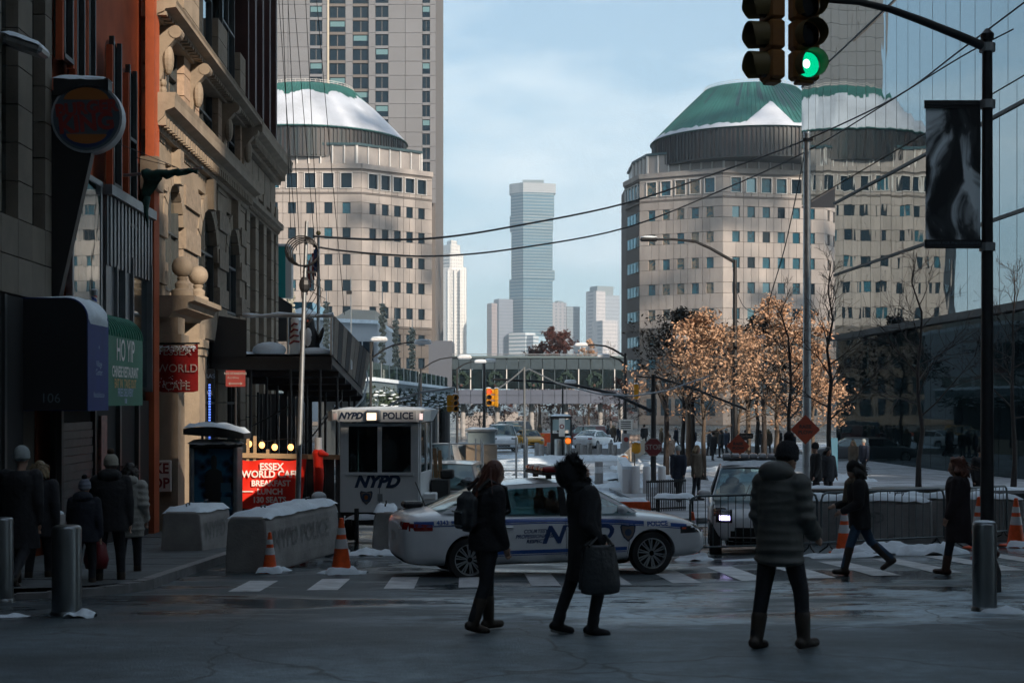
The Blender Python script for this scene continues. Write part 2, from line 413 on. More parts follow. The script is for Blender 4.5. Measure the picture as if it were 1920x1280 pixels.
def manhole(px, d, r):
    p = on(px, d, 0.008); mb = MB(); mb.lathe([(r, -0.03), (r, 0.0), (r * .92, 0.004), (r * .9, 0.0), (0.02, 0.0)], 28, p)
    for k in range(-3, 4):
        w = math.sqrt(max(0, (r * .85) ** 2 - (k * r * .24) ** 2)); mb.box(p + Vector((0, k * r * .24, 0.003)), (2 * w, r * .07, 0.006))
    tag(mb.build("manhole_cover", M_STEEL_COVER), "round dark iron manhole cover in the wet road by the crossing", "manhole cover")
manhole(300, 20.6, 0.33)

# pavements with kerbs; slabs are pieces of their own
M_PAVE = mat("pavement_slab", (0.08, 0.09, 0.095), 0.7, var=0.35, vscale=1.7, bump=0.4, bscale=35, orand=0.18)
M_KERB = mat("kerb_granite", (0.20, 0.20, 0.20), 0.6, var=0.25, vscale=5, bump=0.3, bscale=50, orand=0.1)
def slab(parent, A0, A1, t0, t1, z0, th, mt, name="paving_slab", gap=0.012):
    c = [S(A0 + gap, t0 + gap), S(A1 - gap, t0 + gap), S(A1 - gap, t1 - gap), S(A0 + gap, t1 - gap)]
    top = [(p.x, p.y, gz(p.x, p.y) + z0) for p in c]; bot = [(p[0], p[1], p[2] - th) for p in top]
    return MB().add(bot + top, [(3, 2, 1, 0), (4, 5, 6, 7), (0, 1, 5, 4), (1, 2, 6, 5), (2, 3, 7, 6), (3, 0, 4, 7)]).build(name, mt, parent)
def bed(A0, A1, t0, t1, z0):
    mb = MB(); n = max(2, int((t1 - t0) / 2)); rows = []
    for j in range(n + 1):
        t = t0 + (t1 - t0) * j / n; r = []
        for A in (A0, A1):
            p = S(A, t); p.z = gz(p.x, p.y) + z0; r.append(p)
        rows.append(r)
    return mb.grid(rows)
M_BED = mat("paving_bed", (0.05, 0.05, 0.05), 0.9)
pav = tag(bed(-7.4, -4.3, 19.2, 60, 0.085).build("pavement_left", M_BED), kind="structure")
for j in range(24):
    for i in range(2):
        A0 = -7.3 + i * 1.5; t0 = 19.2 + j * 1.6
        slab(pav, A0, A0 + 1.5, t0, t0 + 1.6, 0.13 + random.uniform(-.006, .004), 0.1, M_PAVE)
for j in range(26): slab(pav, -4.3, -4.12, 19.2 + j * 1.5, 20.7 + j * 1.5, 0.135, 0.3, M_KERB, "kerb_stone", 0.006)
for j in range(7):                                    # the kerb turns the corner towards the camera
    a0, a1 = R(j * 12.86), R((j + 1) * 12.86); r0, r1 = 1.5, 1.68
    pts = [S(-5.8 + r * math.cos(a), 19.2 - r * math.sin(a)) for a, r in ((a0, r0), (a1, r0), (a1, r1), (a0, r1))]
    top = [(p.x, p.y, gz(p.x, p.y) + 0.13 - 0.012 * j) for p in pts]
    MB().add([(x, y, z - .3) for x, y, z in top] + top, [(0, 1, 2, 3), (7, 6, 5, 4), (0, 4, 5, 1), (1, 5, 6, 2), (2, 6, 7, 3), (3, 7, 4, 0)]).build("kerb_stone", M_KERB, pav)
fan = MB(); c = S(-5.8, 19.25)
ring = [S(-5.8 + 1.5 * math.cos(R(a)), 19.25 - 1.5 * math.sin(R(a))) for a in range(0, 91, 10)] + [S(-12, 17.75), S(-12, 19.25)]
fan.add([(p.x, p.y, gz(p.x, p.y) + 0.118) for p in [c] + ring], [(0, i, i + 1) for i in range(1, len(ring))]).build("pavement_corner", M_PAVE, pav)
# raised plaza on the right, in front of the glass building
plaza = tag(bed(5.4, 24, 37, 120, 0.07).build("plaza", M_BED), kind="structure")
M_PLAZA = mat("plaza_slab", (0.19, 0.20, 0.21), 0.6, var=0.55, vscale=0.9, col2=(0.55, 0.58, 0.62), bump=0.3, bscale=20, orand=0.1)
for j in range(22):
    for i in range(9): slab(plaza, 5.4 + i * 2, 7.4 + i * 2, 37 + j * 2.6, 39.6 + j * 2.6, 0.12 + random.uniform(-.004, .004), 0.1, M_PLAZA)

# heaps of shovelled snow
heaps = MB()
def heap(px, d, w, l, h, seed, rz=0.0, dz=0.0):
    x0, y0 = (px - 960) / F * d, d; rows = []
    nx, ny = 18, 12; c, s_ = math.cos(rz), math.sin(rz)
    for j in range(ny + 1):
        r = []
        for i in range(nx + 1):
            u, v = -1 + 2 * i / nx, -1 + 2 * j / ny
            lx, ly = u * w / 2, v * l / 2; x, y = x0 + lx * c - ly * s_, y0 + lx * s_ + ly * c
            k = max(0.0, 1 - (u * u + v * v) * (0.85 + 0.5 * noise2(x, y, 1.6, seed)))
            r.append((x, y, gz(x, y) + dz - 0.02 + h * (k ** 0.6) * (0.75 + 0.5 * noise2(x, y, 4.0, seed + 3)) + (0.0 if k else -0.05)))
        rows.append(r)
    heaps.grid(rows)
for a in [(640, 22.0, .8, .6, .1, 1), (1650, 25.6, 1.6, .9, .24, 2), (1745, 25.2, 1.3, .8, .22, 3), (1600, 24.9, 1.5, .6, .12, 4), (1300, 25.0, .7, .5, .12, 5),
          (1880, 15.6, .5, .4, .1, 6), (1535, 25.4, 1.1, .5, .07, 7), (1420, 24.6, 1.3, .4, .06, 8), (700, 27, 1.2, .6, .16, 9), (610, 27.4, .9, .8, .22, 10),
          (520, 22.6, .5, .4, .1, 11), (265, 27.5, 1.5, 1.4, .12, 12), (240, 25.5, 1.2, .7, .08, 13), (152, 15.2, .3, .25, .14, 14), (1160, 62, 5, 3, .45, 15),
          (1080, 84, 9, 2.5, .5, 16), (1200, 72, 3, 3, .6, 17), (1440, 60, 5, 3, .5, 18), (900, 70, 5, 3, .3, 19), (1180, 55, 3, 1.6, .4, 20),
          (1330, 70, 6, 2, .45, 21), (1560, 58, 4, 2, .5, 22), (1690, 27.3, 1.2, .5, .12, 23), (1230, 112, 14, 4, .6, 24), (20, 15.3, .5, .3, .06, 25), (1555, 10.95, .28, .14, .03, 26)]:
    heap(*a)
tag(heaps.build("snow", M_SNOW, None, smooth='all'), "white shovelled snow lying in heaps along the street", kind="stuff")

# ================================================================== unseen blocks added behind the camera; their heights and gaps shape sun and shade
M_BACKB = mat("shade_block_masonry", (0.20, 0.18, 0.165), 0.85, var=0.2, vscale=0.2)
def behind(A0, A1, t, h, label):
    b = thing("shade_block", label, "building", S((A0 + A1) / 2, t), TH)
    w = A1 - A0
    MB().box((0, -2.5, h / 2), (w, 5, h)).build("wall", M_BACKB, b)
    mb = MB()
    for k in range(int(h / 4)):
        mb.box((0, 0.03, 2.6 + k * 4), (w - 2.4, 0.1, 1.7))
    mb.build("window", M_GLASSDK, b); MB().box((0, -2.5, h + .3), (w, 5.2, .6)).build("cornice", M_BACKB, b)
for i, (a0, a1, h, lb) in enumerate([(-60, -22, 34, "broad"), (-22, 36.9, 78, "tall dark"), (36.9, 38.3, 42.7, "slim"), (38.3, 45.6, 36.1, "narrow low"), (45.6, 53.5, 82, "highest"), (53.5, 65, 47.4, "stepped"), (65, 68, 80, "thin"), (68, 91.5, 51.5, "mid-height"), (91.5, 140, 80, "corner")]):
    behind(a0, a1, -30, h, "%s masonry office block across the avenue behind the viewer" % lb)
side = thing("shade_block", "tall masonry block beside the viewer on the right of the avenue", "building", S(17, 20), TH)  # added out of view to dim the sky light in the street
MB().box((0, 0, 33), (6, 12, 67)).build("wall", M_BACKB, side)
for k in range(15): piece("window_band", M_GLASSDK, side, (-3.02, 0, 3.5 + k * 4.2), (.1, 11, 1.9))
MB().box((0, 0, 66.8), (6.6, 12.6, .8)).build("cornice", M_BACKB, side)
# unseen frames added far behind, shaped to dapple sun on the granite blocks
M_DAPPLE = mat("dapple_concrete", (0.25, 0.24, 0.23), 0.9)
def dapple_tower(label, x, y, w, z0, z1, seed):
    o = thing("dapple_frame", label, "building", (x, y, 0)); rr = random.Random(seed)
    MB().box((w * .3, -8, z0 / 2), (w * .4, 14, z0)).build("core", M_DAPPLE, o)
    k = 0
    for i in range(7): MB().box((-w / 2 + w * i / 6, 0, (z0 + z1) / 2), (.7, .7, z1 - z0)).build("column", M_DAPPLE, o)
    z = z0
    while z < z1:
        MB().box((0, 0, z), (w, .6, .4)).build("floor_edge", M_DAPPLE, o)
        for i in range(6):
            if rr.random() < .27: MB().box((-w / 2 + w * (i + .5) / 6, 0, z + 2.4), (w / 6 * rr.uniform(.6, 1.0), .4, rr.uniform(2.5, 4.6))).build("cladding_panel", M_DAPPLE, o)
        z += 5.2
dapple_tower("open-framed tower under construction behind the viewer, first of the pair", 222, -22, 44, 178, 258, 3); dapple_tower("open-framed tower under construction behind the viewer, second of the pair", 296, -22, 56, 176, 262, 9)
# ================================================================== left-hand row, built in the street frame (x = A, y = t)
M_TAN = mat("tan_stone", (0.19, 0.165, 0.13), 0.85, var=0.18, vscale=1.2, bump=0.2, bscale=25, orand=0.10)
M_STONE = mat("limestone", (0.28, 0.225, 0.165), 0.85, var=0.22, vscale=1.8, bump=0.4, bscale=22, orand=0.08)
M_STONE2 = mat("rock_faced_stone", (0.27, 0.215, 0.16), 0.9, var=0.3, vscale=5, bump=1.0, bscale=14, orand=0.10)
M_BRICKTAN = mat("tan_brick", (0.38, 0.27, 0.19), 0.85, var=0.2, vscale=9, orand=0.15)
M_JOINT = mat("mortar_joint", (0.09, 0.075, 0.06), 0.9)  # dark joint colour of the backing walls
M_RED = mat("orange_red_render", (0.40, 0.085, 0.028), 0.8, var=0.18, vscale=1.5, bump=0.15, bscale=30)
M_DKRED = mat("dark_red_cladding", (0.05, 0.016, 0.013), 0.55, var=0.2, vscale=1.0)
M_METALCLAD = mat("grey_ribbed_metal", (0.20, 0.215, 0.23), 0.4, 0.6, var=0.15, vscale=2)
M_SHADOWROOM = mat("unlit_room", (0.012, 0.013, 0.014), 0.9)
M_FRAME = mat("dark_window_frame", (0.03, 0.035, 0.036), 0.5)
M_STOREGLASS = glassmat("store_glass", (0.6, 0.75, 0.78), 0.12, base_refl=0.32, wav=0.03, wscale=0.8)
FA = -7.25
def left_thing(name, label): return thing(name, label, "building", (0, 0, 0), TH)
def fbox(mb, t0, t1, z0, z1, out, depth=0.3):              # a box on the facade line; `out` = how far its face stands proud of it
    return mb.box((FA + out - depth / 2, (t0 + t1) / 2, (z0 + z1) / 2), (depth, t1 - t0, z1 - z0))
def fpiece(name, mt, parent, t0, t1, z0, z1, out, depth=0.3):
    return piece(name, mt, parent, (FA + out - depth / 2, (t0 + t1) / 2, (z0 + z1) / 2), (depth, t1 - t0, z1 - z0))
def lwin(parent, t0, t1, z0, z1, arch=False, rec=0.25, mid=True):
    """a recessed window in the facade: glass, frame, bars"""
    mb = MB(); n = 10
    if arch:
        r = (t1 - t0) / 2; poly = [(t0, z0), (t1, z0)] + [((t0 + t1) / 2 + r * math.cos(math.pi * k / n), z1 - r + r * math.sin(math.pi * k / n)) for k in range(n + 1)]
    else: poly = [(t0, z0), (t1, z0), (t1, z1), (t0, z1)]
    mb.prism(poly, FA - rec - 0.1, FA - rec, 'x'); w = mb.build("window", M_STOREGLASS, parent)
    fr = MB()
    for tt in (t0 + .03, t1 - .03): fr.box((FA - rec + .04, tt, (z0 + z1) / 2), (.1, .07, z1 - z0))
    fr.box((FA - rec + .04, (t0 + t1) / 2, z0 + .04), (.12, t1 - t0, .08))
    fr.box((FA - rec + .04, (t0 + t1) / 2, z0 + (z1 - z0) * .55), (.1, t1 - t0, .07))
    if mid: fr.box((FA - rec + .04, (t0 + t1) / 2, (z0 + z1) / 2), (.08, .06, z1 - z0))
    fr.build("frame", M_FRAME, w); return w

# ---- tan stone block nearest the camera
b1 = left_thing("stone_building", "tan block-faced stone building with dark tall windows behind the round hamburger sign")
mb = MB(); mb.box((FA - 8.3, 15.4, 20), (16, 20.2, 45)); mb.build("wall", M_JOINT, b1)
rows, tcol = 20, [14, 15.7, 17.4, 19.1, 20.8, 22.75, 23.6, 24.35, 25.5]
WINT = [(22.75, 23.6), (24.35, 25.1)]
for k in range(rows):
    z0 = 3.9 + k * 0.62; z1 = z0 + 0.6
    off = 0.85 if k % 2 else 0.0
    edges = [13.5 + off, 15.2 + off, 16.9 + off, 18.6 + off, 20.3 + off, 22.75]
    for a, b in zip(edges, edges[1:]):
        if b - a > .3 and k < 12: fpiece("stone_block", M_TAN, b1, a + .012, b - .012, z0, z1, 0.0, 0.35)
    fpiece("stone_block", M_TAN, b1, 23.6, 24.35, z0, z1, 0.0, 0.35); fpiece("stone_block", M_TAN, b1, 25.1, 25.5, z0, z1, 0.0, 0.35)
    if k > 12 or k in (0, 1):
        for a, b in WINT: fpiece("stone_block", M_TAN, b1, a + .01, b - .01, z0, z1, -0.002, 0.33)
for a, b in WINT:
    w = fpiece("window", M_STOREGLASS, b1, a, b, 5.1, 11.9, -0.2, 0.1)
    mbf = MB()
    for z in (5.15, 7.4, 9.6, 11.85): fbox(mbf, a, b, z - .05, z + .05, -0.12, 0.1)
    fbox(mbf, a, a + .06, 5.1, 11.9, -.125, .09); fbox(mbf, b - .06, b, 5.1, 11.9, -.125, .09)
    mbf.build("frame", M_FRAME, w)
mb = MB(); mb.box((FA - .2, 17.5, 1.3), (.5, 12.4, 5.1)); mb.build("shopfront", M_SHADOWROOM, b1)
for t in (15, 17.6, 20.2, 22.6): fpiece("shopfront_post", M_FRAME, b1, t, t + .12, -1, 3.85, .1, .2)
# snow-laden security camera / flood light arm on the facade
lm = thing("wall_lamp", "grey wall floodlight with snow on top fixed to the tan stone facade", "wall lamp", S(FA, 22.9, 7.75), TH)
mb = MB().tf(Matrix.Translation((.35, 0, 0)) @ Matrix.Rotation(R(18), 4, 'Y')); mb.bbox((0, 0, 0), (.62, .5, .16), .05); mb.build("lamp_body", M_GALV, lm)
mb = MB(); mb.tube([(-.02, 0, .05), (.2, 0, .02)], .04); mb.build("arm", M_STEELDK, lm)
s = snow_cap("snow", lm, .06, .64, -.25, .25, 0, .05, .02, 8, 6, 3); s.rotation_euler = (0, R(18), 0); s.location = (0, 0, .19)

# ---- orange-red building above a metal-clad shopfront
b2 = left_thing("red_building", "orange-red rendered building with narrow arched windows over grey ribbed metal cladding")
mb = MB(); mb.box((FA - 8.26, 29.55, 19), (16, 8.1, 40)); mb.build("wall", M_RED, b2)
for t0, t1, z0, z1 in [(25.9, 26.5, 8.3, 14), (26.75, 27.3, 7.9, 14), (27.6, 28.1, 7.6, 14), (29.5, 30.2, 6.55, 9.6), (30.9, 31.6, 5.9, 9.35)]:
    lwin(b2, t0, t1, z0, z1, arch=True, rec=-0.02, mid=False)
    for a, b in ((t0 - .1, t0), (t1, t1 + .1)): fpiece("window_jamb", M_RED, b2, a, b, z0 - .05, z1 - .2, .1, .12)
fpiece("pilaster", M_RED, b2, 33.05, 33.6, -.9, 16, .16, .2)
fpiece("pilaster_block", M_STONE, b2, 32.95, 33.62, 7.0, 7.75, .26, .4)
for k in range(26): fpiece("metal_rib", M_METALCLAD, b2, 29.0 + k * .155, 29.14 + k * .155, 4.9, 6.3, .1 + (.03 if k % 2 else 0), .16)
fpiece("fascia", M_METALCLAD, b2, 28.9, 33.05, 6.3, 6.5, .22, .3)
w = fpiece("shop_window", M_STOREGLASS, b2, 26.6, 28.7, 4.05, 6.45, .06, .1)
for t in (26.6, 28.66): fpiece("window_post", M_METALCLAD, b2, t - .05, t + .06, 4.0, 6.5, .075, .12)
for z in (4.0, 6.45): fpiece("window_rail", M_METALCLAD, b2, 26.55, 28.75, z - .04, z + .06, .08, .12)
for t0, t1, z1 in [(29.6, 30.35, 4.9), (31.0, 32.9, 5.2)]:
    fpiece("dark_window", M_STOREGLASS, b2, t0, t1, 2.5, z1, .04, .06)
    for a in (t0, t1 - .07): fpiece("window_post", M_METALCLAD, b2, a, a + .07, 2.4, z1 + .05, .16, .2)
fpiece("cladding_panel", M_METALCLAD, b2, 28.95, 29.58, 2.2, 4.9, .09, .12); fpiece("cladding_panel", M_METALCLAD, b2, 30.42, 30.98, 2.2, 4.9, .09, .12)
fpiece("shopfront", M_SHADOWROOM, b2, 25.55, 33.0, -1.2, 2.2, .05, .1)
for t in (25.6, 27.9, 29.9, 31.6): fpiece("shopfront_post", M_FRAME, b2, t, t + .14, -1, 2.2, .14, .2)
for k in range(17): fpiece("shutter_slat", mat("roller_shutter", (.10, .105, .11), .5, .5, var=.2, vscale=4), b2, 25.75, 27.85, -.75 + k * .15, -.61 + k * .15, .1 + .012 * (k % 2), .08)
fpiece("poster", mat("red_white_poster", (.42, .2, .17), .6, var=.5, vscale=7, col2=(.12, .1, .1)), b2, 28.3, 28.75, -.3, 1.9, .16, .06)

# ---- ornate limestone building with cornices, brackets and arches
b3 = left_thing("limestone_building", "ornate limestone building with scrolled brackets, heavy cornices and arched windows")
mb = MB(); mb.box((FA - 8.6, 40.5, 18), (16, 13.8, 40)); mb.build("wall", M_JOINT, b3)
PIERS = [(33.62, 34.9), (37.1, 39.2), (42.2, 43.8), (46.3, 47.4)]
for i, (a, b) in enumerate(PIERS):
    z = -1.2
    for k in range(26):
        h = .56; mt = M_STONE2 if 3.6 < z < 7.6 else (M_BRICKTAN if 9.4 < z < 10.6 else M_STONE)
        o = (.10 if k % 2 else .03) if 4.7 < z < 7.9 else .05
        fpiece("stone_block", mt, b3, a + .01, b - .01, z + .012, z + h - .012, o, .6); z += h
for (a, b), (c, d) in zip(PIERS, PIERS[1:]):                 # the bays between the piers
    t0, t1 = b, c
    lwin(b3, t0 + .15, t1 - .15, 4.9, 7.55, arch=True, rec=.15)
    lwin(b3, t0 + .1, t1 - .1, 9.5, 11.0, rec=.2); lwin(b3, t0 + .1, t1 - .1, 12.3, 15.0, rec=.2); lwin(b3, t0 + .1, t1 - .1, .0, 3.9, rec=.1)
    n = 9; r = (t1 - t0) / 2 + .02; cz = 7.55 - (t1 - t0 - .3) / 2
    for k in range(n):                                       # voussoirs of the arch
        a0, a1 = math.pi * k / n, math.pi * (k + 1) / n; p = []
        for rr in (r - .16, r + .26):
            for aa in (a0 + .02, a1 - .02): p.append(((t0 + t1) / 2 + rr * math.cos(aa), cz + rr * math.sin(aa)))
        o = .16 if k == n // 2 else .06
        MB().prism([p[0], p[1], p[3], p[2]], FA - .25, FA + o, 'x').build("arch_stone", M_STONE, b3)
    fpiece("keystone", M_STONE, b3, (t0 + t1) / 2 - .22, (t0 + t1) / 2 + .22, 7.55, 8.4, .22, .4)
    fpiece("spandrel_panel", M_STONE, b3, t0, t1, 7.95, 8.45, .0, .3); fpiece("spandrel_panel", M_STONE, b3, t0, t1, 11.35, 12.25, .02, .3)
    fpiece("lintel_panel", M_STONE, b3, t0, t1, 3.95, 4.85, .02, .3)
    fpiece("upper_panel", M_STONE, b3, t0, t1, 15.05, 22, .0, .3)
def cornice(z, h, out, t0, t1, parent=b3, name="cornice"):
    pr = [(0, 0), (out * .25, 0), (out * .3, h * .2), (out * .55, h * .35), (out * .6, h * .5), (out, h * .6), (out, h * .85), (out * 1.05, h), (0, h)]
    MB().prism([(FA - .2 + x + .2 if x else FA - .2, z + zz) for x, zz in pr], t0, t1, 'y').build(name, M_STONE, parent)
    # dentils under the cornice
    n = int((t1 - t0) / .32)
    for k in range(n): fpiece("dentil", M_STONE, parent, t0 + .05 + k * .32, t0 + .22 + k * .32, z + h * .12, z + h * .36, out * .62, out * .5)
cornice(8.45, .85, .55, 33.4, 47.4); cornice(11.02, .36, .6, 33.3, 47.4); cornice(15.6, .5, .4, 33.4, 47.4)
for t in (34.3, 38.1, 43.0, 46.8):         # scrolled brackets holding shields below the upper cornice
    br = MB(); n = 14; pr = []
    for k in range(n + 1):
        u = k / n; pr.append((FA + .05 + .45 * (1 - u) ** 1.6 + .06 * math.sin(u * 9), 11.0 - 1.25 * u))
    br.prism([(FA - .1, 11.0)] + pr + [(FA - .1, 9.75)], t - .16, t + .16, 'y')
    o = br.build("bracket", M_STONE, b3)
    MB().lathe([(.02, -.18), (.15, -.18), (.15, .18), (.02, .18)], 14, (FA + .42, t, 10.88), Matrix.Rotation(R(90), 3, 'X')).build("scroll", M_STONE, o)
    MB().ell((FA + .22, t, 10.25), (.14, .2, .36), 10, 8).build("shield", M_STONE, o)
    for k in range(5): MB().ell((FA + .1, t, 9.7 - k * .17), (.09, .11 - .012 * k, .1), 8, 6).build("carved_drop", M_STONE, o)
# entrance ledge with stone balls at the near end
led = MB(); pr = [(0, 0), (.35, 0), (.45, .12), (.75, .2), (.8, .34), (.95, .38), (.95, .5), (0, .5)]
led.prism([(FA + x, 4.15 + z) for x, z in pr], 33.7, 37.4, 'y'); led.build("entrance_ledge", M_STONE, b3)
for t0, t1 in ((33.8, 34.6), (36.5, 37.3)):
    fpiece("entrance_pier", M_STONE, b3, t0, t1, -1.1, 4.15, .55, .7); fpiece("pier_capital", M_STONE, b3, t0 - .08, t1 + .08, 3.55, 3.75, .64, .8)
    fpiece("pier_capital", M_STONE, b3, t0 - .05, t1 + .05, 3.35, 3.5, .6, .76)
for t, A in ((34.3, .55), (36.6, .5)):
    mb = MB(); mb.lathe([(.26, 4.65), (.26, 4.8), (.16, 4.85), (.18, 4.96), (.1, 5.03), (.13, 5.1), (.08, 5.14)], 14, (FA + A, t, 0))
    o = mb.build("finial_base", M_STONE, b3, smooth=True); MB().ell((FA + A, t, 5.36), .25, 16, 12).build("stone_ball", M_STONE, o, smooth='all')

# ---- corner block: limestone base, dark red ribbed storeys above
b4 = left_thing("ribbed_building", "corner building of limestone columns below dark red ribbed upper storeys")
mb = MB(); mb.box((FA - 8.4, 51.3, 5), (16, 7.6, 14)); mb.build("wall", M_JOINT, b4)
mb = MB(); mb.box((FA - 8.1, 51.35, 36), (16, 7.7, 49)); mb.build("upper_wall", M_DKRED, b4)
for k in range(9): fpiece("rib", M_DKRED, b4, 47.5 + k * .88, 47.72 + k * .88, 11.4, 36, .12 + .1 * (k % 2), .3)
for t in (47.6, 49.6, 51.6, 53.6, 54.9):
    z = -1.2
    for k in range(15): fpiece("stone_block", M_STONE, b4, t, t + .7, z + .01, z + .7, .06, .5); z += .72
for t in (48.35, 50.4, 52.4): lwin(b4, t, t + 1.15, 4.9, 9.0, rec=.2); lwin(b4, t, t + 1.15, 0, 4.0, rec=.2)
for k in range(5): fpiece("frieze_panel", M_STONE, b4, 47.65 + k * 1.5, 49.05 + k * 1.5, 9.3, 10.4, .02, .3)
cornice(8.5, .4, .3, 47.4, 55.3, b4); cornice(10.5, .85, .6, 47.4, 55.6, b4)

# ---- awnings, blade signs, flag
M_BLUEAW = mat("navy_canvas", (0.008, 0.03, 0.17), 0.65, var=0.15, vscale=3)
M_BLACKAW = mat("black_canvas", (0.008, 0.009, 0.012), 0.8)
M_GREENAW = mat("green_canvas", (0.015, 0.16, 0.10), 0.55, var=0.12, vscale=3)
M_TXTDIM = mat("dim_lettering", (0.10, 0.14, 0.17), 0.6); M_TXTSKY = mat("pale_blue_lettering", (0.28, 0.38, 0.52), 0.6); M_GOLD = mat("gold_lettering", (0.50, 0.34, 0.12), 0.5)
def barrel(out, zt, zb, r, n=8): return [(out - r + r * math.sin(R(90) * k / n), zt - r + r * math.cos(R(90) * k / n)) for k in range(n + 1)]
aw = thing("awning", "navy blue box awning with rounded front edge and the number 106 on its end", "awning", (0, 0, 0), TH)
t0, t1, out, zt, zb = 23.75, 25.1, 1.08, 3.87, 2.02
pr = [(0, zt)] + barrel(out, zt, zb, .34) + [(out, zb), (0, zb)]
MB().prism([(FA + x, z) for x, z in pr], t0, t1, 'y').build("canopy", M_BLUEAW, aw, smooth=True)
MB().prism([(FA + x * .985, zb + .01 + (z - zb) * .985) for x, z in pr], t0 - .012, t0 + .02, 'y').build("end_panel", M_BLACKAW, aw)
sc = MB(); rows = []
for j in range(9):
    rr = []
    for k in range(12):
        u = k / 11; x, z = pr[min(k, 9)] if k < 10 else (out, zt - .34 - .1 * (k - 9))
        nn = .035 + .03 * noise2(k * .7, j * .6, 1.2, 4); nn = nn if 0 < k < 10 and 0 < j < 8 else -.01
        ax, az_ = (0, 1) if k < 1 else (math.sin(R(90) * (k - 1) / 8), math.cos(R(90) * (k - 1) / 8)) if k < 10 else (1, 0)
        rr.append((FA + x + ax * nn, t0 + (t1 - t0) * j / 8, z + az_ * nn))
    rows.append(rr)
sc.grid(rows).build("snow", M_SNOW, aw, smooth='all')
lettering("106", .22, M_TXTDIM, aw, (FA + .48, t0 - .02, zb + .2))
for s_, sz, z, m_ in (("*", .16, 3.05, M_TXTSKY), ("Village", .15, 2.8, M_TXTSKY), ("Center", .15, 2.66, M_TXTSKY), ("Rehabilitation", .13, 2.28, M_TXTSKY)):
    lettering(s_, sz, m_, aw, (FA + out + .012, (t0 + t1) / 2, z), (R(90), 0, R(90)))
aw = thing("awning", "green ribbed awning lettered in white and gold over the restaurant door", "awning", (0, 0, 0), TH)
t0, t1, out, zt, zb = 25.14, 28.0, 1.02, 3.75, 2.1
pr = [(0, zt)] + barrel(out, zt, zb, .42) + [(out, zb), (0, zb)]
MB().prism([(FA + x, z) for x, z in pr], t0, t1, 'y').build("canopy", M_GREENAW, aw, smooth=True)
for k in range(15):
    tt = t0 + .05 + k * (t1 - t0 - .1) / 14
    MB().tube([(FA + x + .005, tt, z + .005) for x, z in [(0, zt)] + barrel(out, zt, zb, .42)], .022, 5).build("rib", M_GREENAW, aw)
snow_cap("snow", aw, FA + .02, FA + .5, t0 + .1, t1 - .1, zt, .05, .04, 6, 14, 2.2, lip=.0)
tc = (t0 + t1) / 2
for s_, sz, z, m_, wd in (("HO YIP", .56, 3.08, M_TEXTW, .78), ("CHINESE RESTAURANT", .27, 2.70, M_TEXTW, .72), ("EAT IN  TAKE OUT", .22, 2.49, M_GOLD, .9), ("FREE DELIVERY", .2, 2.33, M_TXTSKY, .9), ("108", .13, 2.18, M_TXTSKY, 1)):
    lettering(s_, sz, m_, aw, (FA + out + .014, tc, z), (R(90), 0, R(90)), width=wd, bold=.006)
# barber pole
bp_ = thing("barber_pole", "small striped barber pole standing above the green awning", "barber pole", S(FA + .35, 27.0, 3.72), TH)
def barber():
    m, n, l, b = _nt("barber_stripes"); tc_ = n.new("ShaderNodeTexCoord"); sp = n.new("ShaderNodeSeparateXYZ"); l.new(tc_.outputs['Object'], sp.inputs[0])
    at_ = n.new("ShaderNodeMath"); at_.operation = 'ARCTAN2'; l.new(sp.outputs['Y'], at_.inputs[0]); l.new(sp.outputs['X'], at_.inputs[1])
    k1 = n.new("ShaderNodeMath"); k1.operation = 'MULTIPLY_ADD'; l.new(sp.outputs['Z'], k1.inputs[0]); k1.inputs[1].default_value = 34; l.new(at_.outputs[0], k1.inputs[2])
    k2 = n.new("ShaderNodeMath"); k2.operation = 'FRACT'; k3 = n.new("ShaderNodeMath"); k3.operation = 'MULTIPLY'; k3.inputs[1].default_value = 1 / (2 * math.pi); l.new(k1.outputs[0], k3.inputs[0]); l.new(k3.outputs[0], k2.inputs[0])
    r = n.new("ShaderNodeValToRGB"); r.color_ramp.interpolation = 'CONSTANT'; e = r.color_ramp.elements; e[0].color = (.5, .03, .03, 1); e[1].position = .3; e[1].color = (.6, .6, .58, 1)
    q = e.new(.55); q.color = (.03, .06, .3, 1); q = e.new(.85); q.color = (.6, .6, .58, 1)
    l.new(k2.outputs[0], r.inputs[0]); l.new(r.outputs[0], b.inputs['Base Color']); b.inputs['Roughness'].default_value = .3; return m
MB().lathe([(.055, 0), (.055, .42)], 14).build("striped_cylinder", barber(), bp_, smooth=True)
MB().lathe([(.065, .42), (.07, .46), (.07, .52), (.03, .55)], 14).build("cap", M_GALV, bp_, smooth=True); MB().lathe([(.04, -.06), (.07, -.02), (.065, 0)], 14).build("foot", M_GALV, bp_, smooth=True)
MB().tube([(-.35, 0, .2), (0, 0, .2)], .02).build("arm", M_STEELDK, bp_)

# round hamburger-restaurant blade sign
sg = thing("round_sign", "unlit round restaurant sign with red lettering between two bun halves, snow on its bracket", "sign", S(FA + .62, 25.45), TH)
def dsk(mb, r, y0, y1, c=(0, 0, 0), n=32): return mb.lathe([(.001, -y1), (r, -y1), (r, -y0), (.001, -y0)], n, c, Matrix.Rotation(R(90), 3, 'X'))
cz = zy(222, 25.3); M_SIGNBODY = mat("sign_case", (.30, .33, .35), .4, var=.1); M_DISC = mat("sign_face_blue_grey", (.055, .085, .11), .35)
dsk(MB(), .62, -.02, .26, (0, 0, cz)).build("case", M_SIGNBODY, sg, smooth=True)
dsk(MB(), .58, -.03, -.021, (0, 0, cz)).build("face", M_DISC, sg)
M_BUN = mat("bun_orange", (.30, .10, .015), .5); M_BKRED = mat("sign_red", (.22, .02, .015), .5); M_BKBLUE = mat("sign_blue", (.012, .03, .10), .5)
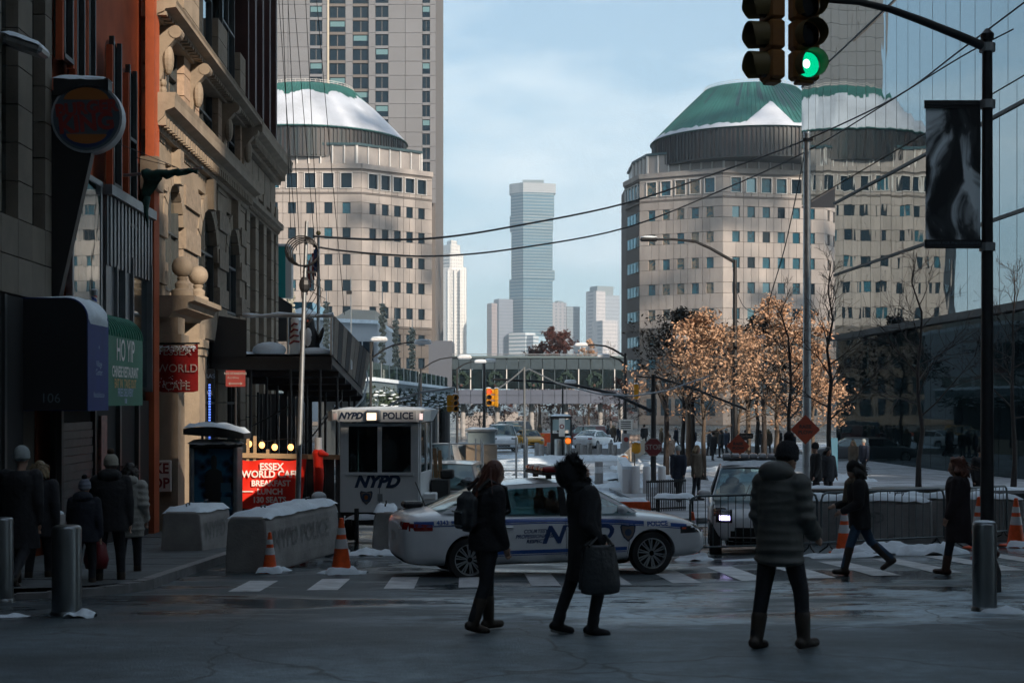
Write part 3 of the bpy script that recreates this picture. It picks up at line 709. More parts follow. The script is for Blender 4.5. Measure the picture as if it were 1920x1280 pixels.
def arc_poly(r, a0, a1, zc, sx=1.0, n=14): return [(sx * r * math.cos(R(a0 + (a1 - a0) * k / n)), zc + r * math.sin(R(a0 + (a1 - a0) * k / n))) for k in range(n + 1)]
MB().prism([(x, cz + .27 + (z - cz) * .62) for x, z in arc_poly(.40, 8, 172, cz, 1.0)], -.037, -.031, 'y').build("bun_top", M_BUN, sg)
MB().prism([(x, cz - .27 + (z - cz) * .55) for x, z in arc_poly(.36, 188, 352, cz, 1.0)], -.037, -.031, 'y').build("bun_bottom", M_BUN, sg)
o_ = arc_poly(.53, 200, 340, cz, 1.0) ; i_ = list(reversed(arc_poly(.44, 205, 335, cz, 1.05)))
MB().prism(o_ + i_, -.036, -.0305, 'y').build("swoosh", M_BKBLUE, sg)
lettering("BURGER", .29, M_BKRED, sg, (0, -.04, cz + .15), (R(90), R(-6), 0), bold=.014); lettering("KING", .40, M_BKRED, sg, (0, -.04, cz - .12), (R(90), R(-6), 0), bold=.016)
mb = MB(); mb.box((-.1, .12, zy(165, 25.3)), (.95, .3, .3)); mb.prism([(-.62, cz + .5), (.12, cz - .4), (-.5, zy(560, 25.3)), (-.75, zy(560, 25.3))], .03, .25, 'y'); mb.build("bracket_fin", M_BLACK, sg)
snow_cap("snow", sg, -.56, .36, -.02, .26, zy(150, 25.3), .06, .03, 10, 5, 1.4)
# red cafe blade sign
sg = thing("blade_sign", "dark red fabric cafe blade sign dusted with snow, hung over the smoke shop", "sign", S(FA + .55, 33.8), TH)
M_REDCLOTH = mat("dark_red_cloth", (.17, .010, .010), .8, var=.25, vscale=4, spec=.1)
z1, z0 = zy(648, 33.8), zy(735, 33.8); rows = []
for j in range(7):
    rows.append([(-.46 + .92 * i / 8, -.03 + .03 * math.sin(i * .9 + j * .5), z0 + (z1 - z0) * j / 6 + .03 * (1 if i in (0, 8) else 0)) for i in range(9)])
g = MB().grid(rows); g.grid([[(x, y + .05, z) for x, y, z in r] for r in rows]); g.build("cloth", M_REDCLOTH, sg, smooth='all')
MB().tube([(-.6, 0, z1 + .03), (.5, 0, z1 + .05)], .025).build("rod", M_STEELDK, sg)
M_TXTREDS = mat("grey_lettering", (.27, .24, .22), .6)
for s_, z in (("ESSEX", .86), ("WORLD", .5), ("CAFE", .12)): lettering(s_, .27, M_TXTREDS, sg, (0, -.075, z0 + (z1 - z0) * z), width=.95)
sn = MB()
for k in range(150):
    x = random.uniform(-.42, .42); z = z1 - abs(random.gauss(0, .07)) - .02; sn.ell((x, -.06, z), (random.uniform(.006, .026), .012, random.uniform(.005, .014)), 6, 4)
for k in range(45): sn.ell((random.uniform(-.44, .2), -.06, z0 + .32 + random.gauss(0, .05) - .2 * random.random()), (random.uniform(.005, .018), .01, .008), 6, 4)
tag(sn.build("snow", M_SNOW, sg), kind="stuff")
# small signs below and beyond
def plate(name, label, px0, px1, py0, py1, d, mt, th=.06, cat="sign", frame=None, post=None):
    p0, p1 = at(px0, py1, d), at(px1, py0, d); c = (p0 + p1) / 2
    o = thing(name, label, cat, (c.x, c.y, p0.z)); w, h = p1.x - p0.x, p1.z - p0.z
    MB().bbox((0, 0, h / 2), (w, th, h), min(w, th, h) * .2).build("panel", mt, o)
    if frame: MB().box((0, th * .2, h / 2), (w + .05, th, h + .05)).build("frame", frame, o)
    return o, w, h
o, w, h = plate("lit_sign", "small glowing red box sign below the cafe blade sign", 310, 331, 733, 760, 34.3, emat("red_lightbox", (1.0, .03, .02), .55), .2, frame=M_BLACK)
MB().box((0, -.11, h * .6), (w * .8, .01, h * .12)).build("stripe", M_TEXTW, o)
o, w, h = plate("lit_sign", "orange-red hanging shop sign beyond the cafe blade sign", 366, 379, 672, 735, 39, emat("orange_lightbox", (1.0, .10, .03), .35), .12, frame=M_BLACK)
MB().box((0, -.075, h * .25), (w * .9, .012, h * .4)).build("dark_panel", M_DKRED, o)
o, w, h = plate("shop_sign", "dark shop sign with pale letters under the limestone arches", 376, 403, 691, 748, 41, M_BLACK, .1)
lettering("TIRAS", .17, M_TXTSKY, o, (0, -.06, h * .75)); lettering("BAR", .16, M_TEXTW, o, (0, -.06, h * .2), bold=.006)
o = thing("shop_sign", "white board with maroon letters by the smoke shop door", "sign", S(-7.36, 33.68), TH)
z0, z1 = zy(920, 33.7), zy(862, 33.7)
MB().bbox((0, 0, (z0 + z1) / 2), (1.06, .05, z1 - z0), .01).build("panel", mat("sign_cream", (.62, .58, .54), .6, var=.1), o)
M_MAROON = mat("maroon_lettering", (.16, .02, .02), .6)
lettering("SMOKE", .33, M_MAROON, o, (0, -.03, z0 + .53), width=.9, bold=.01); lettering("SHOP", .33, M_MAROON, o, (.1, -.03, z0 + .19), width=.95, bold=.01)
led = thing("light_strip", "vertical blue light strip beside the limestone pier", "light", at(393, 838, 40))
for k in range(24): MB().box((0, 0, k * .075), (.05, .04, .045)).build("lamp", emat("blue_led", (.12, .25, 1.0), 1.2), led)
# green flag furled on a slanting pole, with stay wires
fl = thing("flag", "dark green flag wrapped round a nearly level pole on the orange-red building", "flag", S(FA, 30.5), TH)
p0, p1 = Vector((0, 0, zy(318, 30.5) - .1)), Vector((1.75, -.3, zy(316, 30.5) + .1))
p0 = Vector((-.02, .2, zy(330, 30.5))); p1 = Vector((1.72, -.1, zy(315, 30.2)))
MB().tube([p0, p1], [.035, .02], 8).build("pole", M_GALV, fl); MB().ell(p1, .035, 8, 6).build("finial", M_GALV, fl)
cl = MB(); pts = []; rad = []
for k in range(15):
    u = k / 14; pts.append(p0.lerp(p1, .28 + .66 * u) - Vector((0, 0, .05 - .02 * math.sin(k * 1.7)))); rad.append(.13 - .09 * u + .018 * math.sin(k * 2.3))
cl.tube(pts, rad, 9)
cl.grid([[(p0.lerp(p1, .26 + .08 * i) + Vector((.02 * math.sin(j * 2 + i), .05 * math.sin(i * 2 + j), -j * (.17 - .04 * i)))) for i in range(4)] for j in range(5)])
cl.tube([p0.lerp(p1, .32) - Vector((0, 0, .5)), p0.lerp(p1, .31) - Vector((0, .03, .8)), p0.lerp(p1, .33) - Vector((0, 0, 1.15))], [.08, .05, .015], 7)
cl.build("cloth", mat("dark_green_cloth", (.008, .06, .045), .7, var=.4, vscale=8), fl, smooth='all')
for a in (1.1, -.9): MB().tube([(0, a, p0.z + .55), p1 - Vector((.5, 0, 0))], .008, 4).build("stay_wire", M_STEELDK, fl)
# ================================================================== domed granite buildings, tower and far skyline
M_GRAN = mat("pink_granite", (0.315, 0.28, 0.255), 0.7, var=0.16, vscale=0.5, stretch=(1, 1, .3), orand=0.09)
M_GRANDK = mat("granite_joint", (0.13, 0.118, 0.11), 0.85)
M_GRANBAND = mat("granite_band", (0.13, 0.113, 0.10), 0.7, orand=0.06)
M_FARGLASS = glassmat("office_glass", (0.15, 0.35, 0.45), 0.0, dark=(0.004, 0.012, 0.02), base_refl=0.0, wav=0.06, wscale=0.35)
M_FARGLASS2 = glassmat("office_glass_bright", (0.1, 0.6, 0.8), 0.0, dark=(0.012, 0.075, 0.11), base_refl=0.13, wav=0.10, wscale=0.35)
M_DOMESNOW = mat("roof_snow", (0.46, 0.49, 0.54), 0.7, var=0.22, vscale=0.12, bump=0.5, bscale=3)
def painted_refl_mat(name, c1, c2, c3):  # window reflections painted as blotches in the base colour
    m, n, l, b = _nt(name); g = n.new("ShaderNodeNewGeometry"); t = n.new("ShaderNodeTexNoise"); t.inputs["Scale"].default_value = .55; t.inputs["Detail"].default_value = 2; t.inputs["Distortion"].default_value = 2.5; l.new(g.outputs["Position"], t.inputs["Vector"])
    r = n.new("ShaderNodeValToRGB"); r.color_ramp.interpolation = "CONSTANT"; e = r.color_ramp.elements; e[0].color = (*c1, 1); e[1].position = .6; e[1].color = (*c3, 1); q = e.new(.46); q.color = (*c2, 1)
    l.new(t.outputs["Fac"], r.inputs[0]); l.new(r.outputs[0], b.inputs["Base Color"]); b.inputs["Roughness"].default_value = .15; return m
M_FARGLASS3 = painted_refl_mat("painted_tan_reflection", (.02, .07, .085), (.15, .12, .085), (.20, .17, .12))
M_FARGLASS4 = painted_refl_mat("painted_teal_reflection", (.012, .07, .10), (.015, .095, .135), (.02, .03, .04))
M_TRIM = mat("pale_window_trim", (0.62, 0.60, 0.57), 0.5)
M_COPPER = mat("green_copper", (0.022, 0.115, 0.10), 0.55, var=0.25, vscale=0.3)
M_COPPERDK = mat("dark_copper", (0.025, 0.06, 0.07), 0.5, var=0.3, vscale=0.25)
M_DRUM = mat("drum_louvre", (0.012, 0.03, 0.034), 0.5, 0.0, var=0.5, vscale=0.7, col2=(0.04, 0.025, 0.022), stretch=(1, 1, 0.04))
ROWZ = [46.9, 41.4, 36.3, 31.0, 25.8, 20.5, 15.1, 10.3]
def face_frame(p, q):
    d = (q - p); L = d.length; u = d.normalized(); return L, u, math.atan2(u.y, u.x), Vector((u.y, -u.x, 0))
def granite_face(b, p, q, bays, glass, margin=1.2, top=50.3, skip_panels=False):
    p, q = Vector((*p, 0)), Vector((*q, 0)); L, u, ang, nrm = face_frame(p, q)
    sp = (L - 2 * margin) / bays
    def pc(name, mt, s0, s1, z0, z1, out, th=.5, parent=b):
        c = p + u * ((s0 + s1) / 2) + nrm * (out - th / 2); return piece(name, mt, parent, (c.x, c.y, (z0 + z1) / 2), (s1 - s0, th, z1 - z0), (0, 0, ang))
    g = .07
    pc("coping", M_GRAN, 0, L, 49.3, top, .25, .8); pc("frieze", M_GRANBAND, 0, L, 48.95, 49.3, .0, .5); pc("frieze", M_GRANBAND, 0, L, 44.2, 44.5, .0, .5)
    pc("frieze", M_GRANBAND, 0, L, 17.4, 17.75, .1, .5); pc("base_course", M_GRANBAND, 0, L, -2.4, 8.1, .05, .5)
    for k in range(bays):
        s = margin + sp * (k + .5); pc("ground_window", M_FARGLASS, s - sp * .36, s + sp * .36, -.5, 3.0, .09, .1); pc("ground_window", M_FARGLASS, s - sp * .36, s + sp * .36, 4.0, 7.3, .09, .1)
    for r, z in enumerate(ROWZ):
        hw, hh = (1.1, 1.5) if r == 0 else (.82, 1.08)
        zt = (48.95 if r == 0 else (44.2 if r == 1 else (ROWZ[r - 1] - 1.08 - .0))); zb = z - hh
        zn = ROWZ[r + 1] + 1.08 if r + 1 < len(ROWZ) else 8.1
        zlow = 44.5 if r == 0 else zn
        if r == 6 - 1: zlow = 17.75
        top_of = zt if r < 2 else z + hh
        if r == 6: top_of = 17.4
        for k in range(bays):
            s = margin + sp * (k + .5)
            w = pc("window", glass[(k + r) % len(glass)], s - hw, s + hw, z - hh, z + hh, -.35, .2)
            if r == 0:
                c = MB()
                for a, b_, c0, c1 in ((-hw - .12, -hw, -hh - .12, hh + .12), (hw, hw + .12, -hh - .12, hh + .12), (-hw, hw, hh, hh + .12), (-hw, hw, -hh - .12, -hh)):
                    cc = p + u * (s + (a + b_) / 2) + nrm * .06; c.box((cc.x, cc.y, z + (c0 + c1) / 2), (b_ - a, .3, c1 - c0), ang)
                c.build("window_trim", M_TRIM, b)
            if skip_panels: continue
            PM = M_GRAN if r < 6 else M_GRANBAND  # lower rows: darker granite, deepened further to stand in for shade
            a0 = s - sp / 2 if k else 0; a1 = s + sp / 2 if k < bays - 1 else L
            pc("granite_panel", PM, a0 + g / 2, s - hw, z - hh, z + hh, 0); pc("granite_panel", PM, s + hw, a1 - g / 2, z - hh, z + hh, 0)
            if zb - zlow > .3: pc("granite_panel", PM, a0 + g / 2, s - g / 2, zlow + g, zb - g, 0); pc("granite_panel", PM, s + g / 2, a1 - g / 2, zlow + g, zb - g, 0)
            if r == 0 or r == 1 or r == 6: pc("granite_panel", PM, a0 + g / 2, a1 - g / 2, z + hh + g, (48.95 if r == 0 else 44.2 if r == 1 else 17.4) - g, 0)
def gatehouse(label, faces, back, dome_c, snow_full, seed):
    b = thing("domed_building", label, "building", (0, 0, 0))
    pts = [f[0] for f in faces] + [faces[-1][1]] + back
    cx, cy = sum(p[0] for p in pts) / len(pts), sum(p[1] for p in pts) / len(pts)
    ins = [(p[0] + (cx - p[0]) * .022, p[1] + (cy - p[1]) * .022) for p in pts]
    MB().prism(ins, -2.5, 49.6, 'z').build("wall", M_GRANDK, b)
    for f in faces: granite_face(b, f[0], f[1], f[2], f[3], skip_panels=f[4] if len(f) > 4 else False)
    # glazed parapet set back from the edge, with posts
    ring = [(p[0] + (cx - p[0]) * .09, p[1] + (cy - p[1]) * .09) for p in pts]
    par = MB(); par.prism(ring, 49.6, 54.4, 'z'); po = par.build("parapet", mat("parapet_panel", (.30, .27, .25), .4, var=.15, vscale=.3), b)
    rails = MB(); cap_ = MB()
    for i in range(len(ring)):
        p, q = Vector((*ring[i], 0)), Vector((*ring[(i + 1) % len(ring)], 0)); L, u, ang, nrm = face_frame(p, q)
        m = p + u * L / 2
        cap_.box((m.x, m.y, 54.6), (L + .4, .8, .5), ang); rails.box((m.x, m.y, 50.3), (L, .75, .22), ang)
        if i < len(faces):
            n = max(2, int(L / 2.4))
            for k in range(n + 1):
                c = p + u * (L * k / n); piece("parapet_post", M_TRIM, b, (c.x, c.y, 52.0), (.22, .8, 4.6), (0, 0, ang))
    cap_.build("parapet_cap", M_COPPERDK, b); rails.build("rail", M_TRIM, b)
    # drum and dome
    X, Y = dome_c; C = Vector((X, Y, 0))
    MB().lathe([(21.2, 52), (21.2, 58.2)], 72, C).build("drum", M_DRUM, b, smooth=True)
    lv = MB()
    for k in range(150):
        a = 2 * math.pi * k / 150
        if math.sin(a) < .4: lv.box(C + Vector((21.3 * math.cos(a), 21.3 * math.sin(a), 55.2)), (.35, .16 + .2 * ((k * 7) % 3 == 0), 5.8), a)
    tag(lv.build("louvres", mat("louvre", (.012, .028, .032), .5, var=.6, vscale=.5, stretch=(1, 1, .03), col2=(.035, .02, .018)), b), kind="stuff")
    def dr(t): return 21.6 - 11.4 * t + .12 * math.sin(t * math.pi), 58.2 + 11.2 * t     # radius and height along the slope
    eave = [(21.2, 58.0), (22.0, 57.9), (22.3, 58.3), (22.0, 58.7)]
    pr = [dr(k / 10) for k in range(11)]
    MB().lathe([(21.5, 57.95), (21.85, 58.1)] + pr + [(9.9, 69.2), (9.7, 68.6)], 96, C).build("dome", M_COPPER, b, smooth=True)
    seams = MB()
    for k in range(120):
        a = 2 * math.pi * k / 120
        if math.sin(a) > .35: continue
        seams.tube([C + Vector((r * math.cos(a), r * math.sin(a), z + .03)) for r, z in pr[::2]], .09, 4)
    tag(seams.build("seam", M_COPPER, b), kind="stuff")
    rnd = random.Random(seed)
    def patch(a0, a1, tlo, thi, off, mt, name, n=10, rag=0.0):
        rows = []
        for i in range(n + 1):
            a = a0 + (a1 - a0) * i / n; hi = thi(i / n) if callable(thi) else thi
            lo = tlo(i / n) if callable(tlo) else tlo
            hi += rnd.uniform(-rag, rag); row = []
            for j in range(7):
                t = max(0, lo + (hi - lo) * j / 6); r, z = dr(t); r += off * .7; z += off * .7 * (1 if 0 < j < 6 else -.3); row.append(C + Vector((r * math.cos(a), r * math.sin(a), z)))
            rows.append(row)
        return MB().grid(rows).build(name, mt, b, smooth='all')
    if snow_full:
        patch(R(178), R(372), 0.02, lambda u: .78 + .05 * math.sin(u * 40) , .22, M_DOMESNOW, "snow", 90, .03)
    else:
        for k in range(16):
            a = R(rnd.uniform(196, 345)); h = rnd.uniform(.25, .8)
            patch(a, a + R(rnd.choice([1.4, 2.2, 3.2])), 1 - h, .99, .06, M_COPPERDK, "dark_sheet", 2)
        patch(R(190), R(358), .0, lambda u: .07, .2, M_DOMESNOW, "snow", 70, .035)
        patch(R(258), R(284), .02, lambda u: .06 + .5 * max(0, 1 - abs(u - .68) / (.68 if u < .68 else .32)) ** .8, .24, M_DOMESNOW, "snow", 14, .01)
    rl = MB(); n = 60
    for k in range(n):
        a = 2 * math.pi * k / n; p = C + Vector((10.0 * math.cos(a), 10.0 * math.sin(a), 69.2)); rl.tube([p, p + Vector((0, 0, .9))], .04, 4)
    for z in (69.7, 70.1): rl.tube([C + Vector((10.0 * math.cos(2 * math.pi * k / n), 10.0 * math.sin(2 * math.pi * k / n), z)) for k in range(n + 1)], .05, 4)
    rl.build("roof_rail", M_TRIM, b); return b
gatehouse("pinkish granite block under a snow-covered flat dome, beside the grey tower",
          [((-68, 300), (-62, 290), 1, [M_FARGLASS], True), ((-62, 290), (-30.3, 290), 8, [M_FARGLASS, M_FARGLASS, M_FARGLASS, M_FARGLASS4, M_FARGLASS]), ((-30.3, 290), (-16.7, 301), 5, [M_FARGLASS]), ((-16.7, 301), (-20.5, 313), 2, [M_FARGLASS], True)],
          [(-27, 340), (-60, 340), (-68, 330)], (-44.4, 312), True, 3)
gatehouse("granite block under a green copper dome with one snow patch, behind the trees",
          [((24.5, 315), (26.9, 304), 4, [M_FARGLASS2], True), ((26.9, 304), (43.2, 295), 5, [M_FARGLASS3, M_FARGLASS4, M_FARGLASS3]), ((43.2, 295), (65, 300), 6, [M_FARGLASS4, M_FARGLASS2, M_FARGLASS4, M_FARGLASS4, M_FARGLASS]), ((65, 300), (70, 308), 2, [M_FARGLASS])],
          [(78, 325), (70, 340), (34, 340), (24.5, 330)], (51.8, 312), False, 5)

# ---- tall grey tower with window columns
tw = thing("tower", "tall grey granite tower with dark window columns, cut off by the top of the picture", "building", (0, 0, 0))
D = 345.0; X = lambda px: (px - 960) / F * D
M_GREYG = mat("grey_granite", (0.165, 0.168, 0.178), 0.75, var=0.06, vscale=.1, orand=0.045)
MB().box(((X(440) + X(817)) / 2, D + 21.4, 68), (X(817) - X(440) - .3, 40, 141)).build("wall", M_GRANDK, tw)
zrow = lambda k: CZ + (733 - 26.6 * k) * D / F
cols = [(581, 604), (617, 647), (661, 691), (704, 728), (792, 806)]; rest = [(440, 500), (500, 540), (540, 581), (604, 617), (647, 661), (691, 704), (728, 760), (760, 792), (806, 817)]
for k in range(-11, 14):
    z = zrow(k); h = 26.6 * D / F
    for i, (a, b_) in enumerate(cols):
        rec = 1.0 if i in (1, 2) else .45
        w = piece("window", M_FARGLASS, tw, ((X(a) + X(b_)) / 2, D + rec, z), (X(b_) - X(a), .3, h * .80))
        piece("spandrel", M_GREYG if i not in (1, 2) else M_GRANBAND, tw, ((X(a) + X(b_)) / 2, D + rec - .28, z - h * .5), (X(b_) - X(a), .5, h * .19))
        if (i * 7 + k * 5) % 4 == 0 and k >= 0:
            piece("blind", mat("window_blind", (.10, .20, .22), .5), w, (0, -.65, .22), (.9, .3, .45))
        elif k >= 0: piece("window_bar", M_GRANDK, w, (0, -.6, 0), (.05, .4, 1))
    for a, b_ in rest:
        piece("granite_panel", M_GREYG, tw, ((X(a) + X(b_)) / 2, D + (.25 if a not in (647,) else .8), z), (X(b_) - X(a) - .09, .5, h - .09))
piece("corner_strip", mat("bright_strip", (.5, .44, .34), .6), tw, (X(615.5), D - .08, 70), (.4, .4, 130))
# a further glass tower, out of the frame on the left but mirrored in the glass facade
gt = thing("glass_tower", "dark teal glass tower seen only as a reflection in the glass facade", "building", (-96, 250, 0), R(8))
MB().box((0, 0, 80), (26, 26, 165)).build("core", M_FARGLASS, gt)
for k in range(38): piece("floor_band", M_COPPERDK, gt, (0, 0, 2 + k * 4.2), (26.4, 26.4, .9))
# ---- skyline across the river
def gridmat(name, wall, win, fx, fz, wx=.5, wz=.5, rough=.5):
    m, n, l, b = _nt(name); geo = n.new("ShaderNodeNewGeometry"); sp = n.new("ShaderNodeSeparateXYZ"); l.new(geo.outputs['Position'], sp.inputs[0])
    xy = n.new("ShaderNodeMath"); xy.operation = 'ADD'; l.new(sp.outputs['X'], xy.inputs[0]); l.new(sp.outputs['Y'], xy.inputs[1])
    res = []
    for o, f, w in ((xy.outputs[0], fx, wx), (sp.outputs['Z'], fz, wz)):
        q = n.new("ShaderNodeMath"); q.operation = 'MULTIPLY'; q.inputs[1].default_value = f; l.new(o, q.inputs[0])
        fr = n.new("ShaderNodeMath"); fr.operation = 'FRACT'; l.new(q.outputs[0], fr.inputs[0])
        c = n.new("ShaderNodeMath"); c.operation = 'LESS_THAN'; c.inputs[1].default_value = w; l.new(fr.outputs[0], c.inputs[0]); res.append(c.outputs[0])
    mu = n.new("ShaderNodeMath"); mu.operation = 'MULTIPLY'; l.new(res[0], mu.inputs[0]); l.new(res[1], mu.inputs[1])
    mx = n.new("ShaderNodeMix"); mx.data_type = 'RGBA'; mx.inputs['A'].default_value = (*wall, 1); mx.inputs['B'].default_value = (*win, 1)
    l.new(mu.outputs[0], mx.inputs['Factor']); l.new(mx.outputs['Result'], b.inputs['Base Color']); b.inputs['Roughness'].default_value = rough; return m
def jpoly(D, xl, xc, xr, back=18, dl=14, dr=10):
    f = lambda px, d: ((px - 960) / F * d, d)
    l, c, r = f(xl, D + dl), f(xc, D), f(xr, D + dr); return [l, c, r, (r[0], r[1] + back), (l[0], l[1] + back)]
D = 1750.0; zz = lambda py: zy(py, D)
st = thing("glass_tower", "tall blue glass tower of shifted stacked blocks, far off at the street end", "building", (0, 0, 0))
M_SKYGL = mat("skyline_glass", (.025, .10, .15), .25, .2, var=.25, vscale=.02, stretch=(1, 1, 4)); M_BAND = mat("skyline_band", (.15, .19, .21), .5)
for i, (xl, xr, y0, y1) in enumerate([(958, 1039, 360, 402), (956, 1037, 402, 430), (959, 1036, 430, 505), (959, 1040, 505, 522), (955, 1036, 522, 560), (958, 1036, 560, 628)]):
    o = MB().prism(jpoly(D, xl, 981, xr), zz(y1), zz(y0) - .3, 'z').build("stacked_block", M_SKYGL, st)
    mb = MB(); n = int((y1 - y0) / 5.6)
    for k in range(n):
        z = zz(y1) + (zz(y0) - zz(y1)) * (k + .35) / n; mb.prism([(x + (xx - 960) * 0, y - .5) for (x, y), xx in zip(jpoly(D, xl - .4, 981, xr + .4), range(5))], z, z + (1.5 if i % 2 else 1.1), 'z')
    tag(mb.build("floor_bands", M_BAND, o), kind="stuff")
M_CROWN = gridmat("crown_lattice", (.24, .26, .28), (.13, .17, .19), .35, .35, .45, .55)
MB().prism(jpoly(D, 955, 981, 1042), zz(360), zz(342), 'z').build("crown", M_CROWN, st); MB().box(((1000 - 960) / F * D, D + 20, zz(339)), (26, 14, 6)).build("plant_room", M_BAND, st)
lo = MB(); lo.prism(jpoly(D - 20, 954, 985, 1004), zz(690), zz(624), 'z'); lo.prism(jpoly(D - 30, 985, 1000, 1010), zz(690), zz(630), 'z'); lo.build("podium", gridmat("podium_bands", (.55, .57, .58), (.12, .2, .25), .02, .22, 1.1, .45), st)
wt = thing("white_tower", "slender white residential tower with stepped top, left of the blue stacked tower", "building", (0, 0, 0))
M_WT = gridmat("white_tower_grid", (.62, .60, .57), (.20, .23, .25), .22, .24, .42, .5)
for nm, xl, xc, xr, y0 in (("shaft", 812, 842, 874, 500), ("setback", 820, 844, 868, 474), ("upper_setback", 828, 845, 862, 458), ("cap", 838, 846, 856, 450)):
    MB().prism(jpoly(D, xl, xc, xr, 20), zz(700), zz(y0), 'z').build(nm, M_WT, wt)
for px in (841, 853, 864): piece("pier", mat("white_pier", (.68, .66, .62), .6), wt, ((px - 960) / F * D, D + 4, (zz(700) + zz(505)) / 2), (2.2, 8, zz(505) - zz(700)))
bb = thing("brick_towers", "pair of hazy pink and blue-grey apartment slabs left of the stacked tower", "building", (0, 0, 0))
MB().prism(jpoly(D - 40, 913, 922, 932), zz(700), zz(572), 'z').build("slab", gridmat("pink_grid", (.30, .25, .24), (.18, .16, .17), .3, .25), bb)
MB().prism(jpoly(D, 926, 935, 962), zz(700), zz(560), 'z').build("slab", gridmat("blue_grid", (.16, .18, .22), (.07, .1, .14), .3, .25), bb)
bb = thing("grey_tower", "hazy grey-blue apartment block right of the stacked tower", "building", (0, 0, 0))
MB().prism(jpoly(D + 20, 1030, 1036, 1062), zz(700), zz(564), 'z').build("slab", gridmat("grey_grid", (.25, .25, .27), (.10, .13, .17), .12, .25, .5, .6), bb); MB().prism(jpoly(D + 30, 1055, 1063, 1087), zz(700), zz(571), 'z').build("slab", gridmat("grey_grid2", (.2, .24, .27), (.08, .12, .16), .4, .25), bb)
MB().prism(jpoly(D + 25, 1040, 1046, 1056), zz(566), zz(561), 'z').build("plant_room", M_BAND, bb)
bb = thing("pink_tower", "hazy pinkish-white tower with flat top beside the green-domed block", "building", (0, 0, 0))
M_PK = gridmat("pale_pink_grid", (.44, .42, .42), (.22, .23, .26), .3, .22)
MB().prism(jpoly(D, 1100, 1118, 1135), zz(700), zz(545), 'z').build("slab", M_PK, bb); MB().prism(jpoly(D + 10, 1125, 1130, 1162), zz(700), zz(552), 'z').build("slab", gridmat("blue_grid2", (.25, .28, .32), (.12, .16, .2), .3, .22), bb)
MB().prism(jpoly(D + 8, 1107, 1120, 1150), zz(560), zz(535), 'z').build("crown", M_BAND, bb); MB().prism(jpoly(D - 60, 1112, 1130, 1158), zz(700), zz(606), 'z').build("lower_block", M_PK, bb)
far = MB()
rnd = random.Random(4)
for k in range(60):
    px = rnd.uniform(300, 1900); w = rnd.uniform(8, 22); y = rnd.uniform(690, 735)
    far.prism(jpoly(D + rnd.uniform(-60, 60), px, px + w * .4, px + w), zz(775), zz(y), 'z')
tag(far.build("far_shore_buildings", gridmat("far_shore", (.3, .28, .27), (.15, .16, .18), .2, .2)), "low hazy mass of buildings along the far shore", "buildings", kind="stuff")

# ================================================================== footbridge over the far avenue
br = thing("footbridge", "covered glass footbridge with wreaths crossing above the far avenue", "footbridge", (0, 0, 0))
D = 200.0; X = lambda px: (px - 960) / F * D; zb = lambda py: zy(py, D)
M_BRP = mat("bridge_panel", (.065, .09, .105), .35, .3, var=.1, vscale=.5, orand=.08); M_BRG = glassmat("bridge_glass", (.45, .6, .62), .5, dark=(.02, .03, .034), base_refl=.03)
M_BRL = mat("bridge_parapet", (.085, .10, .135), .5, var=.1, vscale=.3, orand=.05)
MB().box(((X(815) + X(1175)) / 2, D + 4, zb(669)), (X(1175) - X(815), 8.6, .3)).build("roof", mat("bridge_roof", (.09, .125, .135), .6), br)
MB().box(((X(815) + X(1175)) / 2, D + 4, zb(744)), (X(1175) - X(815), 7.6, 1.9)).build("deck", M_STEELDK, br)
n = 16
for k in range(n):
    a, b_ = X(815) + (X(1175) - X(815)) * k / n, X(815) + (X(1175) - X(815)) * (k + 1) / n
    for y in (D, D + 8):
        piece("upper_panel", M_BRP, br, ((a + b_) / 2, y, (zb(671) + zb(692)) / 2), (b_ - a - .08, .15, zb(671) - zb(692))); piece("window_pane", M_BRG, br, ((a + b_) / 2, y, (zb(693) + zb(728)) / 2), (b_ - a - .1, .08, zb(693) - zb(728)))
        piece("mullion", M_TRIM if k % 3 == 0 else M_BRP, br, (a, y - .12 if y == D else y + .12, zb(711)), (.14, .14, zb(692) - zb(730)))
    piece("parapet_panel", M_BRL, br, ((a + b_) / 2, D - .3, (zb(730) + zb(741)) / 2), (b_ - a - .06, .2, zb(730) - zb(741) - .05)); piece("parapet_panel", M_BRL, br, ((a + b_) / 2, D - .25, (zb(741) + zb(757)) / 2), (b_ - a - .06, .2, zb(741) - zb(757) - .05))
MB().box((X(826), D + 4, zb(700)), (3.2, 10, 9)).build("stair_tower", mat("bridge_dark", (.09, .10, .12), .5), br)
MB().box((X(1000), D - .05, zb(664)), (X(1170) - X(830), .06, .1)).build("roof_rail", M_GALV, br)
for px in (867, 932, 997, 1062, 1127, 1165): MB().tube([(X(px), D + 2, zb(757)), (X(px), D + 2, -2.5)], .35, 10).build("pillar", M_CONC, br)
M_WREATH = mat("wreath_green", (.015, .035, .025), .8, var=.4, vscale=8)
for px in (865, 929, 1000, 1062, 1114):
    w = thing("wreath", "dark green wreath hung in the footbridge window, %s" % {865: "near its stair tower", 929: "above the yellow signals", 1000: "behind the pale lamp post", 1062: "in the middle bays", 1114: "nearest the green-domed block"}[px], "wreath", (X(px), D - .25, zb(711)), group="wreaths on the footbridge")
    mb = MB(); rr = random.Random(px)
    for k in range(90):
        a = rr.uniform(0, 2 * math.pi); r = .85 + rr.gauss(0, .12); c = Vector((r * math.cos(a), rr.gauss(0, .08), r * math.sin(a))); mb.ell(c, (.14, .1, .14), 5, 4)
    tag(mb.build("greenery", M_WREATH, w), kind="stuff"); MB().ell((0, -.15, -.85), (.22, .1, .2), 8, 6).build("bow", M_DKRED, w)

